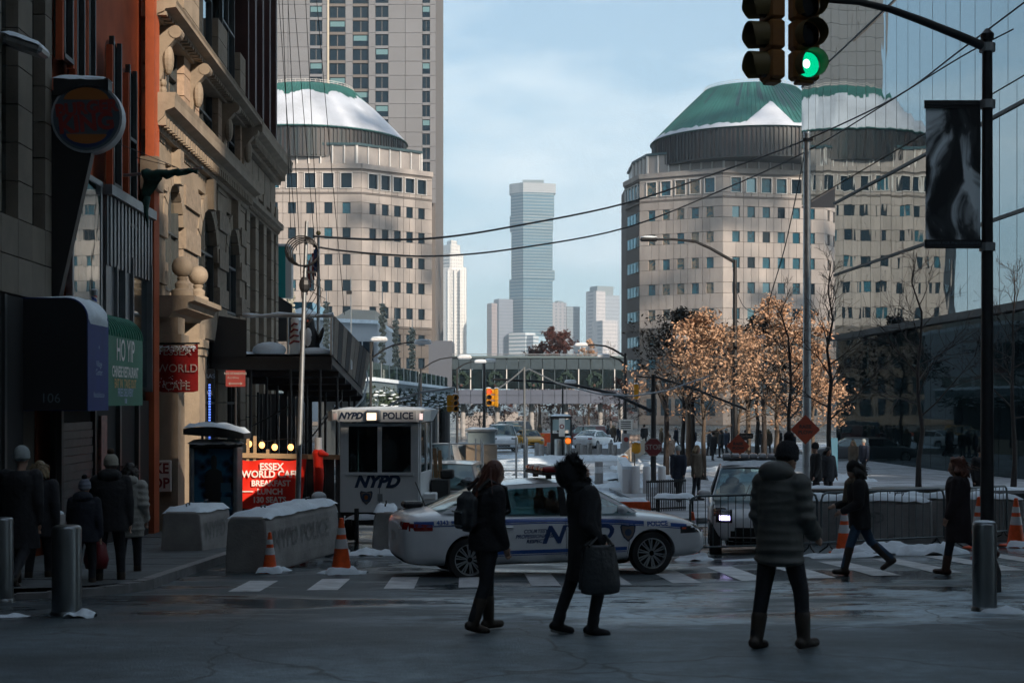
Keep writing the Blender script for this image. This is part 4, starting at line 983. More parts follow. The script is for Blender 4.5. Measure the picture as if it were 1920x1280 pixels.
# ================================================================== glass office building on the right
gb = thing("glass_building", "mirror-glass office building with an overhanging upper volume, reflecting the domed block", "building", (0, 0, 0), TH)
GA = 23.3
def mirror():
    m, n, l, b = _nt("mirror_glass"); n.remove(b); out = n["Material Output"]
    gl = n.new("ShaderNodeBsdfGlossy"); gl.inputs['Color'].default_value = (.66, .75, .78, 1); gl.inputs['Roughness'].default_value = .012
    df = n.new("ShaderNodeBsdfDiffuse"); df.inputs[0].default_value = (.012, .02, .024, 1)
    lw = n.new("ShaderNodeFresnel"); lw.inputs['IOR'].default_value = 1.9
    mr = n.new("ShaderNodeMapRange"); mr.inputs[1].default_value = .1; mr.inputs[2].default_value = .6; mr.inputs[3].default_value = .45; mr.inputs[4].default_value = .95; l.new(lw.outputs[0], mr.inputs[0])
    mx = n.new("ShaderNodeMixShader"); l.new(mr.outputs[0], mx.inputs[0]); l.new(df.outputs[0], mx.inputs[1]); l.new(gl.outputs[0], mx.inputs[2])
    geo = n.new("ShaderNodeNewGeometry"); mp = n.new("ShaderNodeMapping"); mp.inputs['Scale'].default_value = (1, 1, .55); l.new(geo.outputs['Position'], mp.inputs[0])
    t = n.new("ShaderNodeTexNoise"); t.inputs['Scale'].default_value = .45; t.inputs['Detail'].default_value = 1.5; l.new(mp.outputs[0], t.inputs['Vector'])
    bp = n.new("ShaderNodeBump"); bp.inputs['Strength'].default_value = .06; bp.inputs['Distance'].default_value = .12; l.new(t.outputs['Fac'], bp.inputs['Height'])
    l.new(bp.outputs[0], gl.inputs['Normal']); l.new(mx.outputs[0], out.inputs[0]); return m
M_MIRROR = mirror(); M_MULL = mat("dark_mullion", (.010, .013, .015), .6)
MB().box((GA + 17, 73.6, 11.0), (33.4, 33.0, 9.4)).build("core", M_BLACK, gb); MB().box((GA + 17, 78.1, 40), (33.4, 42, 48.4)).build("upper_core", M_BLACK, gb)
MB().box((GA + 15, 78.1, 15.72), (30, 42.2, .1)).build("soffit", mat("brown_soffit", (.33, .21, .15), .6, var=.1), gb)
rnd = random.Random(11)
def gl_panel(t0, t1, z0, z1, A=GA):
    piece("glass_panel", M_MIRROR, gb, (A, (t0 + t1) / 2, (z0 + z1) / 2), (.05, t1 - t0 - .05, z1 - z0 - .05), (0, R(rnd.gauss(0, .035)), R(rnd.gauss(0, .05))))
for k in range(17):
    t = 90.1 - 2 * k
    for z0, z1 in ((6.35, 10.2), (10.2, 14.7), (14.72, 15.78)): gl_panel(t - 2, t, z0, z1)
    piece("mullion", M_MULL, gb, (GA - .0, t - 2, 10.5), (.06, .035, 8.4))
for k in range(21):
    t = 99.1 - 2 * k
    for z0, z1 in ((15.8, 24), (24, 32), (32, 42), (42, 52), (52, 62)): gl_panel(t - 2, t, z0, z1)
    piece("mullion", M_MULL, gb, (GA - .0, t - 2, 39), (.06, .035, 46))
for z in (10.2, 14.72): MB().box((GA - .03, 73.6, z), (.16, 33.2, .14)).build("floor_line", M_MULL, gb)
MB().box((GA - .02, 78.1, 24), (.1, 42, .08)).build("floor_line", M_MULL, gb)
MB().box((GA - .1, 73.6, 6.2), (.5, 33.4, .34)).build("canopy_edge", M_MULL, gb); None
MB().box((GA + 3.4, 73.6, 2.3), (.1, 33, 7.4)).build("lobby_wall", mat("lobby_wall", (.05, .07, .075), .3), gb)
for k in range(8):
    t = 89.8 - 4.6 * k; piece("column", mat("steel_column", (.025, .035, .042), .5, .2), gb, (GA + 1.2, t, 2.3), (.7, .55, 7.6))
    if k < 7: [piece("lobby_glass", glassmat("lobby_glass", (.45, .6, .62), .5, dark=(.006, .012, .014), base_refl=.06, wav=.05, gcol=(.34, .42, .45)), gb, (GA, t - 1.15 - 2.3 * q, 2.3), (.05, 2.26, 7.4), (0, R(rnd.gauss(0, .03)), R(rnd.gauss(0, .05)))) for q in (0, 1)]
lb = thing("lobby_screen", "yellow-green lit panel glowing inside the dark glass lobby", "light panel", S(GA + 2.9, 76.2, .2), TH)
for k in range(6): MB().box((0, .3 * (k % 3) - .3, .5 + .9 * (k // 3)), (.05, .26, .8)).build("panel", emat("lobby_glow", (.45, .62, .2), .22), lb)
# ================================================================== sidewalk shed and what stands under it
M_PLY = mat("weathered_plywood", (.21, .18, .15), .8, var=.25, vscale=1.5, orand=.2); M_PLYDK = mat("dark_hoarding", (.035, .035, .036), .7, orand=.3)
def beam(mb, p, q, w, h=None):
    p, q = Vector(p), Vector(q); d = q - p; h = h or w
    rot = d.to_track_quat('X', 'Z').to_matrix(); return mb.box((p + q) / 2, (d.length, w, h), rot=rot)
sh = thing("sidewalk_shed", "black scaffold shed over the pavement with panelled parapet and snow on its deck", "scaffold shed", (0, 0, 0))
fl_, fr_, rl_, rr_ = at(398, 668, 41.5), at(622, 668, 41.5), at(560, 733, 50), at(680, 731, 50)
mb = MB(); dn = Vector((0, 0, -.22))
mb.add([fl_, fr_, rr_, rl_, fl_ + dn, fr_ + dn, rr_ + dn, rl_ + dn], [(0, 1, 2, 3), (7, 6, 5, 4), (0, 4, 5, 1), (1, 5, 6, 2), (2, 6, 7, 3), (3, 7, 4, 0)]).build("deck", M_BLACK, sh)
for k in range(6):
    u = k / 5; mb = MB(); beam(mb, fl_.lerp(rl_, u) - Vector((0, 0, .3)), fr_.lerp(rr_, u) - Vector((0, 0, .3)), .1, .16); mb.build("cross_beam", M_STEELDK, sh)
f_top = at(624, 592, 41.5); r_top = at(692, 664, 50)
for k in range(9):                                          # sloping side parapet, board by board
    a, b_ = fr_.lerp(rr_, k / 9 + .004), fr_.lerp(rr_, (k + 1) / 9 - .004); c, d = f_top.lerp(r_top, k / 9 + .004), f_top.lerp(r_top, (k + 1) / 9 - .004)
    o = Vector((.05, 0, 0)); MB().add([a, b_, d, c, a + o, b_ + o, d + o, c + o], [(0, 1, 2, 3), (7, 6, 5, 4), (0, 4, 5, 1), (1, 5, 6, 2), (2, 6, 7, 3), (3, 7, 4, 0)]).build("parapet_board", [M_PLY, M_PLYDK, M_PLY, M_PLYDK, M_PLY, M_PLY, M_PLYDK, M_PLYDK, M_PLY][k], sh)
p = fr_.lerp(rr_, .5) + Vector((.08, 0, .55)); mb = MB(); mb.box(p, (.03, .5, .75)); mb.build("notice", mat("paper", (.5, .5, .5), .7), sh)
MB().add([at(398, 668, 41.4), at(462, 668, 41.4), at(462, 600, 41.4), at(410, 592, 41.4), at(398, 668, 41.46), at(462, 668, 41.46), at(462, 600, 41.46), at(410, 592, 41.46)], [(0, 1, 2, 3), (7, 6, 5, 4), (0, 4, 5, 1), (1, 5, 6, 2), (2, 6, 7, 3), (3, 7, 4, 0)]).build("front_board", M_PLYDK, sh)
mb = MB(); mb.tube([at(455, 592, 41.4), at(626, 592, 41.4)], .05, 6); mb.tube([at(540, 592, 41.4), at(540, 665, 41.4)], .035, 6); mb.tube([at(622, 592, 41.4), at(622, 665, 41.4)], .05, 6); mb.build("front_rail", M_GALV, sh)
mb = MB(); mb.tube([at(455 + 17 * k, 590 + 1.5 * math.sin(k), 41.38) for k in range(11)], [.05 + .02 * math.sin(k * 2) for k in range(11)], 6)
mb.build("snow_on_rail", M_SNOW, sh, smooth='all')
rows = [[fl_.lerp(fr_, i / 14).lerp(rl_.lerp(rr_, i / 14), j / 10) + Vector((0, 0, .05 + (.12 * (1 + noise2(i * .5, j * .5, 1, 2.0)) if 0 < i < 14 and j > 0 else .02) * 1.0)) for i in range(15)] for j in range(11)]
MB().grid(rows).build("snow_on_deck", M_SNOW, sh, smooth='all')
mb = MB(); mb.ell(at(505, 656, 42.2), (.5, .4, .24), 14, 8); mb.ell(at(590, 660, 42.2), (.5, .4, .14), 14, 8); mb.build("snow_heap", M_SNOW, sh, smooth='all')
for px, d in [(470, 42), (500, 44), (520, 46), (545, 42), (575, 45), (600, 42), (610, 48), (640, 47), (655, 49), (632, 44), (484, 48), (665, 50)]:
    x = (px - 960) / F * d; u = (d - 41.5) / 8.5; z1 = fr_.z + (rr_.z - fr_.z) * u - .3
    MB().tube([(x, d, gz(x, d) + .1), (x, d, z1)], .045, 8).build("post", M_STEELDK, sh)
mb = MB()
for a, b_ in (((470, 800, 42), (545, 760, 42)), ((600, 790, 42), (640, 750, 47)), ((575, 830, 45), (632, 760, 44))): mb.tube([at(*a), at(*b_)], .025, 6)
mb.build("brace", M_STEELDK, sh)
for k in range(12):  # dark boards added to stand in for the gloom under the deck
    p = at(400 + 15.5 * k, 738, 50.6); q = at(400 + 15.5 * k, 905, 50.6); piece("dark_backdrop", M_PLYDK if k % 4 else M_BLACK, sh, (p.x + .14, 50.6, (p.z + q.z) / 2), (.275, .05, p.z - q.z))
mb = MB(); pts = [at(625, 760, 45), at(650, 772, 46), at(665, 765, 47), at(680, 748, 48), at(690, 715, 49), at(686, 690, 50)]; mb.tube(pts, .035, 6); tag(mb.build("hose", M_GALV), "pale hose looping down from the end of the scaffold shed", "hose")
# holiday figures on the deck
pg = thing("penguin_figure", "inflatable black and white penguin figure on the snowy shed deck", "figure", at(578, 664, 42.4))
MB().loft([((0, 0, 0), .2, .18), ((0, 0, .15), .34, .28), ((0, 0, .5), .33, .27), ((0, 0, .8), .2, .18), ((0, 0, .9), .19, .18), ((0, 0, 1.05), .16, .16), ((0, 0, 1.12), .05, .05)], 14).build("body", M_BLACK, pg, smooth='all')
MB().ell((0.02, -.16, .42), (.14, .14, .36), 12, 8).build("belly", M_TEXTW, pg, smooth='all'); MB().cap((0, -.15, .97), .04, (0, -.26, .95), .01).build("beak", M_ORANGE, pg)
for s_ in (-1, 1): MB().ell((s_ * .36, 0, .52), (.07, .14, .3), 8, 6, Matrix.Rotation(R(18 * s_), 3, 'Y')).build("flipper", M_BLACK, pg, smooth='all'); MB().ell((s_ * .12, -.2, .03), (.09, .13, .04), 8, 5).build("foot", M_ORANGE, pg)
sf = thing("candy_figure", "white figure with red scarf stripes beside the penguin on the shed deck", "figure", at(553, 664, 42.1))
MB().loft([((0, 0, 0), .16, .14), ((0, 0, .4), .15, .13), ((0, 0, .8), .11, .1), ((0, 0, 1.0), .13, .12), ((0, 0, 1.15), .05, .05)], 12).build("body", M_TEXTW, sf, smooth='all')
for k in range(4): MB().tube([(-.15 + .02 * k, -.12, .3 + .17 * k), (0, -.17, .38 + .17 * k), (.15 - .02 * k, -.12, .36 + .17 * k)], .03, 6).build("red_stripe", M_BKRED, sf)

# hoarding with the cafe banner, scarf-wrapped post, bulbs
ho = thing("hoarding", "low timber hoarding below the shed with raw wood rail and black boards", "hoarding", (0, 0, 0))
d = 36.3
for k in range(11):
    a, b_ = 452 + k * 17.6, 452 + (k + 1) * 17.6; p = at((a + b_) / 2, 855, d); g_ = gz(p.x, p.y)
    piece("board", M_PLYDK, ho, (p.x, p.y, (p.z + g_) / 2), ((b_ - a) / F * d - .012, .04, p.z - g_))
p, q = at(450, 853, d - .05), at(645, 857, d - .05); mb = MB(); beam(mb, p, q, .09, .12); mb.build("top_rail", M_WOOD, ho)
for px in (465, 478, 502): mb = MB(); q = at(px, 817 if px < 500 else 842, d); mb.box((q.x, q.y, q.z - .35), (.07, .07, .7)); mb.build("stud", M_WOOD, ho)
bn = thing("banner", "bright red cafe banner with white lettering tied to the hoarding", "banner", (0, 0, 0))
d = 36.0; rows = []
for j in range(9):
    r = []
    for i in range(15):
        px = 453 + 122 * i / 14; py = 862 + 90 * j / 8; px += (-10 * (j / 8) if i == 14 else 0) * 1.0
        r.append(at(px, py + 2 * math.sin(i * .8), d - .03 + .035 * math.sin(i * 1.1 + j * .7) + .02 * math.sin(j * 2.0)))
    rows.append(r)
M_REDBAN = mat("red_vinyl", (.80, .028, .012), .45, var=.12, vscale=2.5)
g_ = MB(); g_.grid(rows); g_.grid([[p + Vector((0, .012, 0)) for p in r] for r in rows]); g_.build("cloth", M_REDBAN, bn, smooth='all')
for s_, px, py, h_ in (("ESSEX", 505, 875, 15), ("WORLD CAFÉ", 503, 889, 15), ("BREAKFAST", 504, 906, 12.5), ("LUNCH", 502, 921.5, 12.5), ("130 SEATS", 501, 937, 12.5)):
    lettering(s_, h_ * 1.2 * d / F, mat("banner_lettering", (.85, .78, .72), .5), bn, at(px + 4, py, d - .12), bold=.007, width=.94)
MB().box(at(463, 921, d - .11), (.32, .006, .025)).build("dash", MATS["banner_lettering"], bn)
ps = thing("post", "white post wrapped in a red scarf at the end of the hoarding", "post", on(597, 35.6))
z1 = zy(820, 35.6) - ps.location.z; MB().lathe([(.085, 0), (.085, z1)], 12).build("shaft", M_WHITE, ps, smooth=True)
z0 = zy(850, 35.6) - ps.location.z
sc_ = MB(); sc_.loft([((0, 0, z0 - .95), .11, .11), ((.01, 0, z0 - .5), .13, .12), ((-.01, 0, z0 - .1), .12, .12), ((0, 0, z0), .16, .15), ((0, 0, z0 + .1), .12, .12)], 12); sc_.cap((.08, -.1, z0 + .02), .09, (.22, -.12, z0 - .02), .05); sc_.build("scarf", M_REDBAN, ps, smooth='all')
for i, (px, py) in enumerate(((467, 832), (491, 834), (515, 838), (545, 838))):
    b_ = thing("bulb", "warm glowing light bulb on the string above the hoarding, %s" % ("by the timber studs" if i == 0 else "second from the studs" if i == 1 else "third from the studs" if i == 2 else "nearest the steel pole"), "light bulb", at(px, py, 36.6), group="bulbs strung above the hoarding")
    MB().ell((0, 0, 0), (.075, .075, .085), 12, 8).build("glass", emat("warm_bulb", (1.0, .42, .12), 3.0), b_, smooth='all'); MB().lathe([(.03, .07), (.035, .14)], 8).build("socket", M_BLACK, b_)
mb = MB(); mb.tube([at(452 + 10 * k, 820 + 5 * math.sin(k * .5) + .8 * k, 36.6) for k in range(12)], .01, 4); tag(mb.build("string_wire", M_BLACK), "thin black wire carrying the bulbs over the hoarding", "wire")

# steel utility pole with cable coil, beside the booth
up = thing("utility_pole", "thin leaning steel pole with a coil of cable near its top", "pole", (0, 0, 0))
p0, p1 = on(556, 33), at(575, 415, 33); MB().tube([p0, p0.lerp(p1, .5), p1], [.065, .06, .04], 10).build("shaft", M_GALV, up, smooth=True)
co = MB()
for k in range(5):
    r = .30 + .02 * k; c = p0.lerp(p1, .895) + Vector((-.02 * k, -.07, .02 * k)); co.tube([c + Vector((r * math.cos(a * math.pi / 9), .03 * math.sin(a + k), r * .92 * math.sin(a * math.pi / 9))) for a in range(19)], .016, 5)
co.build("cable_coil", M_BLACK, up)
mb = MB(); mb.ell(p0.lerp(p1, .80), (.13, .1, .2), 8, 6); mb.box(p0.lerp(p1, .84) + Vector((.1, 0, 0)), (.3, .05, .05)); mb.build("clamp", M_STEELDK, up)
for k in range(4):
    a = p0.lerp(p1, .88 - .03 * k); mb = MB(); mb.tube([a, a + Vector((.3 + .06 * k, -.05, -.25)), a + Vector((.24, 0, -.65)), p0.lerp(p1, .72 - .02 * k)], .01, 4); mb.build("loose_wire", M_BLACK, up)
# overhead cables
def cable(label, pts, r=.02, name="cable"):
    P = [at(*p) for p in pts]; out = []
    for i in range(len(P) - 1):
        a, b_, c, d = P[max(i - 1, 0)], P[i], P[i + 1], P[min(i + 2, len(P) - 1)]
        for k in range(6):
            t = k / 6; out.append(.5 * ((2 * b_) + (c - a) * t + (2 * a - 5 * b_ + 4 * c - d) * t * t + (3 * b_ - a - 3 * c + d) * t ** 3))
    out.append(P[-1]); tag(MB().tube(out, r, 5).build(name, M_BLACK), label, "cable")
cable("upper black overhead cable sagging across the street to the grey pole", [(588, 443, 33), (700, 449, 35), (820, 446, 37), (960, 425, 40), (1170, 382, 44), (1350, 322, 47), (1512, 262, 50), (1680, 182, 46), (1800, 95, 43), (1940, -10, 40)], .028)
cable("lower black overhead cable sagging across the street below the other", [(588, 462, 33), (640, 470, 34), (720, 477, 35), (820, 480, 37), (960, 467, 40), (1170, 428, 44), (1350, 358, 47), (1512, 284, 50), (1660, 195, 46), (1800, 108, 43), (1900, 55, 41)], .024)
cable("cable drooping from the grey pole down to a knot above the trees", [(1508, 288, 50), (1492, 370, 50), (1470, 470, 50), (1443, 562, 50), (1440, 590, 50)], .02)
cable("thin cable looping from the street lamp bracket to the knot", [(1374, 505, 60), (1380, 540, 59), (1395, 575, 58), (1418, 585, 56), (1440, 570, 50)], .014)
cable("black cable cutting the top of the mirror glass behind the mast arm", [(1600, 78, 40), (1640, 40, 40), (1690, -10, 40)], .022)
for i, (x0, x1, y1) in enumerate([(528, 545, 430), (538, 566, 560), (548, 590, 455), (571, 602, 570), (590, 646, 590), (520, 556, 470)]):
    tag(MB().tube([at(x0, -40, 40), at(x1, y1, 40)], .012, 4).build("stay_cable", M_BLACK), "thin steep stay wire in front of the grey tower, %s from the stone corner" % ["second", "third", "fourth", "fifth", "last", "first"][i], "wire", "steep wires left of the granite block")
# flag on its staff
fs = thing("flag_staff", "grey flag staff with gold ball and a limp striped flag", "flag", at(597, 640, 46))
h_ = zy(440, 46) - zy(640, 46); MB().tube([(0, 0, 0), (0, 0, h_)], [.06, .04], 8).build("staff", M_GALV, fs, smooth=True); MB().ell((0, 0, h_ + .05), .08, 10, 8).build("ball", M_GOLD, fs)
for k in range(7):
    x = -.06 - .055 * k; z = h_ - .35 - .12 * k
    MB().tube([(x, .03 * math.sin(k), z), (x - .03, .06 * math.sin(k + 1), z - .4), (x + .02, .02, z - .85)], [.045, .05, .03], 6).build("stripe", [M_BKRED, M_TEXTW][k % 2] if k > 1 else M_TEXTB, fs, smooth='all')
tb = thing("billboard", "teal construction hoarding panel jutting past the stone corner", "billboard", (0, 0, 0))
p, q = at(500, 558, 58), at(535, 462, 58); MB().box(((p.x + q.x) / 2, 58.2, (p.z + q.z) / 2), (q.x - p.x, .4, q.z - p.z)).build("panel", mat("teal_paint", (.01, .27, .27), .5), tb); MB().box((q.x + .12, 58.3, (p.z + q.z) / 2), (.24, .5, q.z - p.z)).build("edge", M_TRIM, tb)
MB().box(((p.x + q.x) / 2, 58.2, q.z + .05), (q.x - p.x + .3, .5, .1)).build("snow", M_SNOW, tb)
MB().add([at(500, 640, 57.5), at(548, 640, 57.5), at(548, 572, 57.5), at(500, 540, 57.5)], [(0, 1, 2, 3)]).build("dark_wing", M_PLYDK, tb)

# no-standing sign on a dark post
o, w, h_ = plate("parking_sign", "small dark red no standing sign on a thin post under the shed", 423, 460, 694, 725, 37.5, mat("sign_maroon", (.20, .03, .025), .5), .02)
lettering("NO STANDING", .085, M_TXTREDS, o, (0, -.016, h_ * .8), bold=.002); lettering("Anytime", .09, M_TXTREDS, o, (-.06, -.016, h_ * .56))
MB().box((0, -.014, h_ * .2), (w * .55, .004, .02)).build("arrow", M_TXTREDS, o)
for s_ in (-1, 1): MB().prism([(s_ * w * .36, h_ * .2), (s_ * w * .26, h_ * .29), (s_ * w * .26, h_ * .11)], -.016, -.012, 'y').build("arrow_head", M_TXTREDS, o)
MB().tube([(0, .04, h_), (0, .04, gz(o.location.x, 37.5) - o.location.z)], .03, 8).build("post", M_STEELDK, o)

# advertising kiosk
ki = thing("phone_kiosk", "dark advertising kiosk with curved snow-capped roof and dim blue poster", "kiosk", on(405, 31.8)); W = 1.06
zt = zy(830, 31.8) - ki.location.z
for x in (-W / 2 + .05, W / 2 - .05): MB().bbox((x, 0, zt / 2), (.1, .62, zt), .02).build("side_post", M_GALV, ki)
MB().box((0, .02, zt * .12), (W - .1, .5, zt * .24)).build("base", M_BLACK, ki); MB().bbox((0, 0, zt - .06), (W, .64, .12), .03).build("head_rail", M_STEELDK, ki)
def poster():
    m, n, l, b = _nt("dim_poster"); tc_ = n.new("ShaderNodeTexCoord"); t = n.new("ShaderNodeTexVoronoi"); t.inputs['Scale'].default_value = 4.5; l.new(tc_.outputs['Object'], t.inputs['Vector'])
    t2 = n.new("ShaderNodeTexNoise"); t2.inputs['Scale'].default_value = 3; l.new(tc_.outputs['Object'], t2.inputs['Vector']); ad = n.new("ShaderNodeMath"); ad.operation = 'MULTIPLY'; l.new(t.outputs['Distance'], ad.inputs[0]); l.new(t2.outputs['Fac'], ad.inputs[1])
    r = n.new("ShaderNodeValToRGB"); e = r.color_ramp.elements; e[0].position = .08; e[0].color = (.008, .012, .02, 1); e[1].position = .34; e[1].color = (.03, .14, .24, 1); q = e.new(.2); q.color = (.012, .04, .08, 1)
    l.new(ad.outputs[0], r.inputs[0]); l.new(r.outputs[0], b.inputs['Base Color']); b.inputs['Roughness'].default_value = .15; return m
MB().box((0, -.2, zt * .6), (W - .2, .04, zt * .7)).build("poster", poster(), ki)
fg = MB(); fg.loft([((0, -.225, zt * .3), .13, .006), ((0, -.225, zt * .62), .2, .006), ((0, -.225, zt * .72), .17, .006), ((0, -.225, zt * .75), .05, .006), ((0, -.225, zt * .79), .07, .006), ((0, -.225, zt * .86), .06, .006), ((0, -.225, zt * .88), .02, .006)], 10); fg.build("printed_figure", M_BLACK, ki)
for z in (.42, .56): MB().box((.26, -.225, zt * z), (.22, .01, zt * .09)).build("printed_panel", mat("print_blue", (.04, .13, .2), .4), ki)
z2 = zy(812, 31.8) - ki.location.z; pr = [(-W / 2 - .1 + (W + .26) * k / 12, z2 + .2 * math.sin(math.pi * (.18 + .62 * k / 12)) - .12 * (k / 12)) for k in range(13)]
MB().prism(pr + [(W / 2 + .16, z2 - .12), (-W / 2 - .1, z2 - .02)], -.42, .42, 'y').build("roof", M_STEELDK, ki, smooth=True)
rows = [[(x, -.44 + .88 * j / 6, z + (.09 + .02 * math.sin(i * 1.3 + j)) * (1 if 0 < j < 6 and 0 < i < 12 else .1)) for i, (x, z) in enumerate(pr)] for j in range(7)]
MB().grid(rows).build("snow_on_roof", M_SNOW, ki, smooth='all'); snow_cap("snow_on_head", ki, -W / 2, W / 2, -.3, .3, zt, .07, .04, 10, 5, 6.0)
for x in (-.3, .3): MB().tube([(x, 0, zt), (x, 0, z2)], .03, 6).build("roof_bracket", M_STEELDK, ki)

# ================================================================== police booth on a trailer
bo = thing("police_booth", "white police booth on a trailer with two dark windows and blue lettering", "booth", (0, 0, 0)); D = 31.0
g_ = on(712, D); bo.location = g_; bo.rotation_euler = (0, 0, R(-5)); Zb = lambda py: zy(py, D) - g_.z; Xb = lambda px: (px - 712) / F * D
M_BOOTH = mat("booth_white", (.78, .80, .81), .45, var=.08, vscale=1.2)
z0, z1 = Zb(960), Zb(793); wf = Xb(785) - Xb(637); hw = wf / 2
def bxx(name, x0, x1, y0, y1, za, zb_, mt, par=bo, b=.0): return MB().bbox(((x0 + x1) / 2, (y0 + y1) / 2, (za + zb_) / 2), (x1 - x0, y1 - y0, zb_ - za), b or .004).build(name, mt, par)
zs = Zb(886)
bxx("lower_wall", -hw, hw, -.03, .03, z0, zs, M_BOOTH); bxx("back_wall", -hw + .05, hw - .05, 1.75, 1.8, z0, z1, mat("booth_inside", (.10, .11, .11), .7)); bxx("floor", -hw, hw, .03, 1.8, z0 - .08, z0 + .02, M_STEELDK)
for x0, x1 in ((-hw, -hw + .17), (-.045, .045), (hw - .17, hw)): bxx("window_post", x0, x1, -.03, .04, zs, z1, M_BOOTH)
bxx("window_head", -hw, hw, -.032, .04, z1 - .07, z1, M_BOOTH); bxx("window_sill", -hw + .1, hw - .1, -.06, .0, zs - .05, zs + .01, M_BOOTH)
M_BGL = glassmat("booth_glass", (.35, .5, .5), .55, base_refl=.02)
for x0, x1 in ((-hw + .17, -.045), (.045, hw - .17)): bxx("window", x0, x1, .0, .012, zs, z1 - .07, M_BGL)
for s_ in (-1, 1):
    bxx("side_wall", s_ * hw - .03, s_ * hw + .03, .045, 1.8, z0, zs, M_BOOTH)
    for y0 in (.05, .95, 1.7): bxx("side_post", s_ * hw - .03, s_ * hw + .03, y0, y0 + .09, zs, z1, M_BOOTH)
    bxx("side_window", s_ * hw - .006, s_ * hw + .006, .14, 1.7, zs, z1, M_BGL)
zr0, zr1 = Zb(791), Zb(768)
MB().prism([(-hw - .02, zr0), (hw + .02, zr0), (hw + .16, zr1), (-hw - .16, zr1)], -.2, 2.0, 'y').build("roof", M_BOOTH, bo)
MB().box((0, -.215, (zr0 + zr1) / 2), (wf * .98, .03, (zr1 - zr0) * .92)).build("fascia", M_BOOTH, bo); snow_cap("snow_on_roof", bo, -hw - .1, hw + .1, -.15, 1.95, zr1, .05, .03, 12, 10, 5.0)
zc = (zr0 + zr1) / 2
M_NYPD = mat("police_navy", (.012, .035, .085), .5)
lettering("NYPD", .19, M_NYPD, bo, (Xb(660), -.236, zc), shear=.35, bold=.01); lettering("POLICE", .20, M_NYPD, bo, (Xb(750), -.236, zc), bold=.006)
lettering("NYPD", .36, M_NYPD, bo, (Xb(706), -.04, Zb(903)), shear=.35, bold=.018)
def shield(par, x, y, z, s_, flip=1):
    pol = [(-.5, .35), (-.42, .5), (0, .42), (.42, .5), (.5, .35), (.44, 0), (.3, -.3), (0, -.58), (-.3, -.3), (-.44, 0)]
    MB().prism([(x + s_ * a, z + s_ * b_) for a, b_ in pol], y - .006, y, 'y').build("shield", M_NYPD, par)
    MB().prism([(x + s_ * .82 * a, z + s_ * .82 * b_) for a, b_ in pol], y - .009, y - .006, 'y').build("shield_field", mat("shield_grey", (.16, .13, .11), .5), par)
    MB().prism([(x + s_ * .34 * math.cos(2 * math.pi * k / 14), z + s_ * .34 * math.sin(2 * math.pi * k / 14)) for k in range(14)], y - .012, y - .009, 'y').build("shield_seal", mat("shield_blue", (.03, .06, .12), .5), par)
    MB().prism([(x + s_ * .15 * math.cos(2 * math.pi * k / 10), z + s_ * .18 * math.sin(2 * math.pi * k / 10)) for k in range(10)], y - .015, y - .012, 'y').build("shield_centre", MATS["bun_orange"], par)
    MB().box((x, y - .0135, z + s_ * .36), (s_ * .6, .003, s_ * .06)).build("shield_script", M_TXTREDS, par)
shield(bo, Xb(687), -.032, Zb(932), .28)
bxx("door_handle", Xb(709), Xb(718), -.06, -.03, Zb(939), Zb(925), M_GALV); MB().box((0, -.034, (z0 + zs) / 2), (.012, .008, zs - z0)).build("seam", MATS["booth_inside"], bo)
lp = bxx("flood_lamp", Xb(690), Xb(718), -.34, -.2, zc - .13, zc + .13, M_GALV, b=.03); MB().box((Xb(702), -.35, zc - .01), (.2, .02, .15)).build("lamp_lens", emat("flood_glow", (1.0, .72, .5), 1.6), lp)
for s_ in (-1, 1):
    o = MB().tf(Matrix.Translation((s_ * (hw + .12), -.1, zc)) @ Matrix.Rotation(R(-35 * s_), 4, 'Z')).box((0, 0, 0), (.2, .22, .2)).build("corner_lamp", M_GALV, bo)
    MB().tf(Matrix.Translation((s_ * (hw + .12), -.1, zc)) @ Matrix.Rotation(R(-35 * s_), 4, 'Z')).box((0, -.115, -.01), (.15, .02, .13)).build("lamp_lens", emat("flood_dim" if s_ < 0 else "flood_pink", (1, .75, .7), .05 if s_ < 0 else .8), o)
mb = MB()
for s_ in (-1, 1): mb.box((s_ * .6, .8, z0 - .2), (.1, 2.3, .14)); mb.box((s_ * .6, .6, z0 - .14), (.09, .09, .3))
mb.box((0, -.2, z0 - .2), (1.35, .1, .12)); mb.box((0, 1.6, z0 - .2), (1.35, .1, .12)); mb.build("chassis", M_BLACK, bo)
for s_ in (-1, 1): MB().lathe([(.12, -.1), (.28, -.1), (.31, -.05), (.31, .05), (.28, .1), (.12, .1)], 20, (s_ * .8, .9, .31), Matrix.Rotation(R(90), 3, 'Y')).build("tyre", M_RUBBER, bo, smooth=True)
for x in (-.45, .1, .5): MB().tube([(x, -.28, 0), (x, -.28, z0 + .1)], .05, 8).build("jack_leg", M_BLACK, bo)
MB().ell((.1, -.28, z0 + .12), (.08, .08, .06), 10, 6).build("snow_on_jack", M_SNOW, bo)
snow_cap("snow_on_chassis", bo, -.7, .7, -.26, -.1, z0 - .13, .1, .05, 12, 4, 7.0)
ac = thing("cooling_unit", "pale slatted cooling unit beside the police booth", "cooling unit", on(806, 31.2)); h_ = 1.1
MB().bbox((0, .25, h_ / 2), (.28, .5, h_), .02).build("case", M_BOOTH, ac)
for k in range(12): MB().box((0, -.01, .1 + k * .08), (.24, .03, .03)).build("slat", M_TRIM, ac)
bx_ = thing("equipment_crate", "dark equipment crates piled behind the police booth", "crate", on(822, 32.5))
for x, y, z, sx, sz in ((0, 0, .45, .5, .9), (.05, 0, 1.15, .42, .5), (.2, .1, 1.5, .3, .2)): MB().bbox((x, y, z), (sx, .5, sz), .03).build("crate_tier", M_PLYDK, bx_)
pl = thing("plank_stack", "upright brown timber barricade planks leaning beside the booth", "planks", on(806, 34))
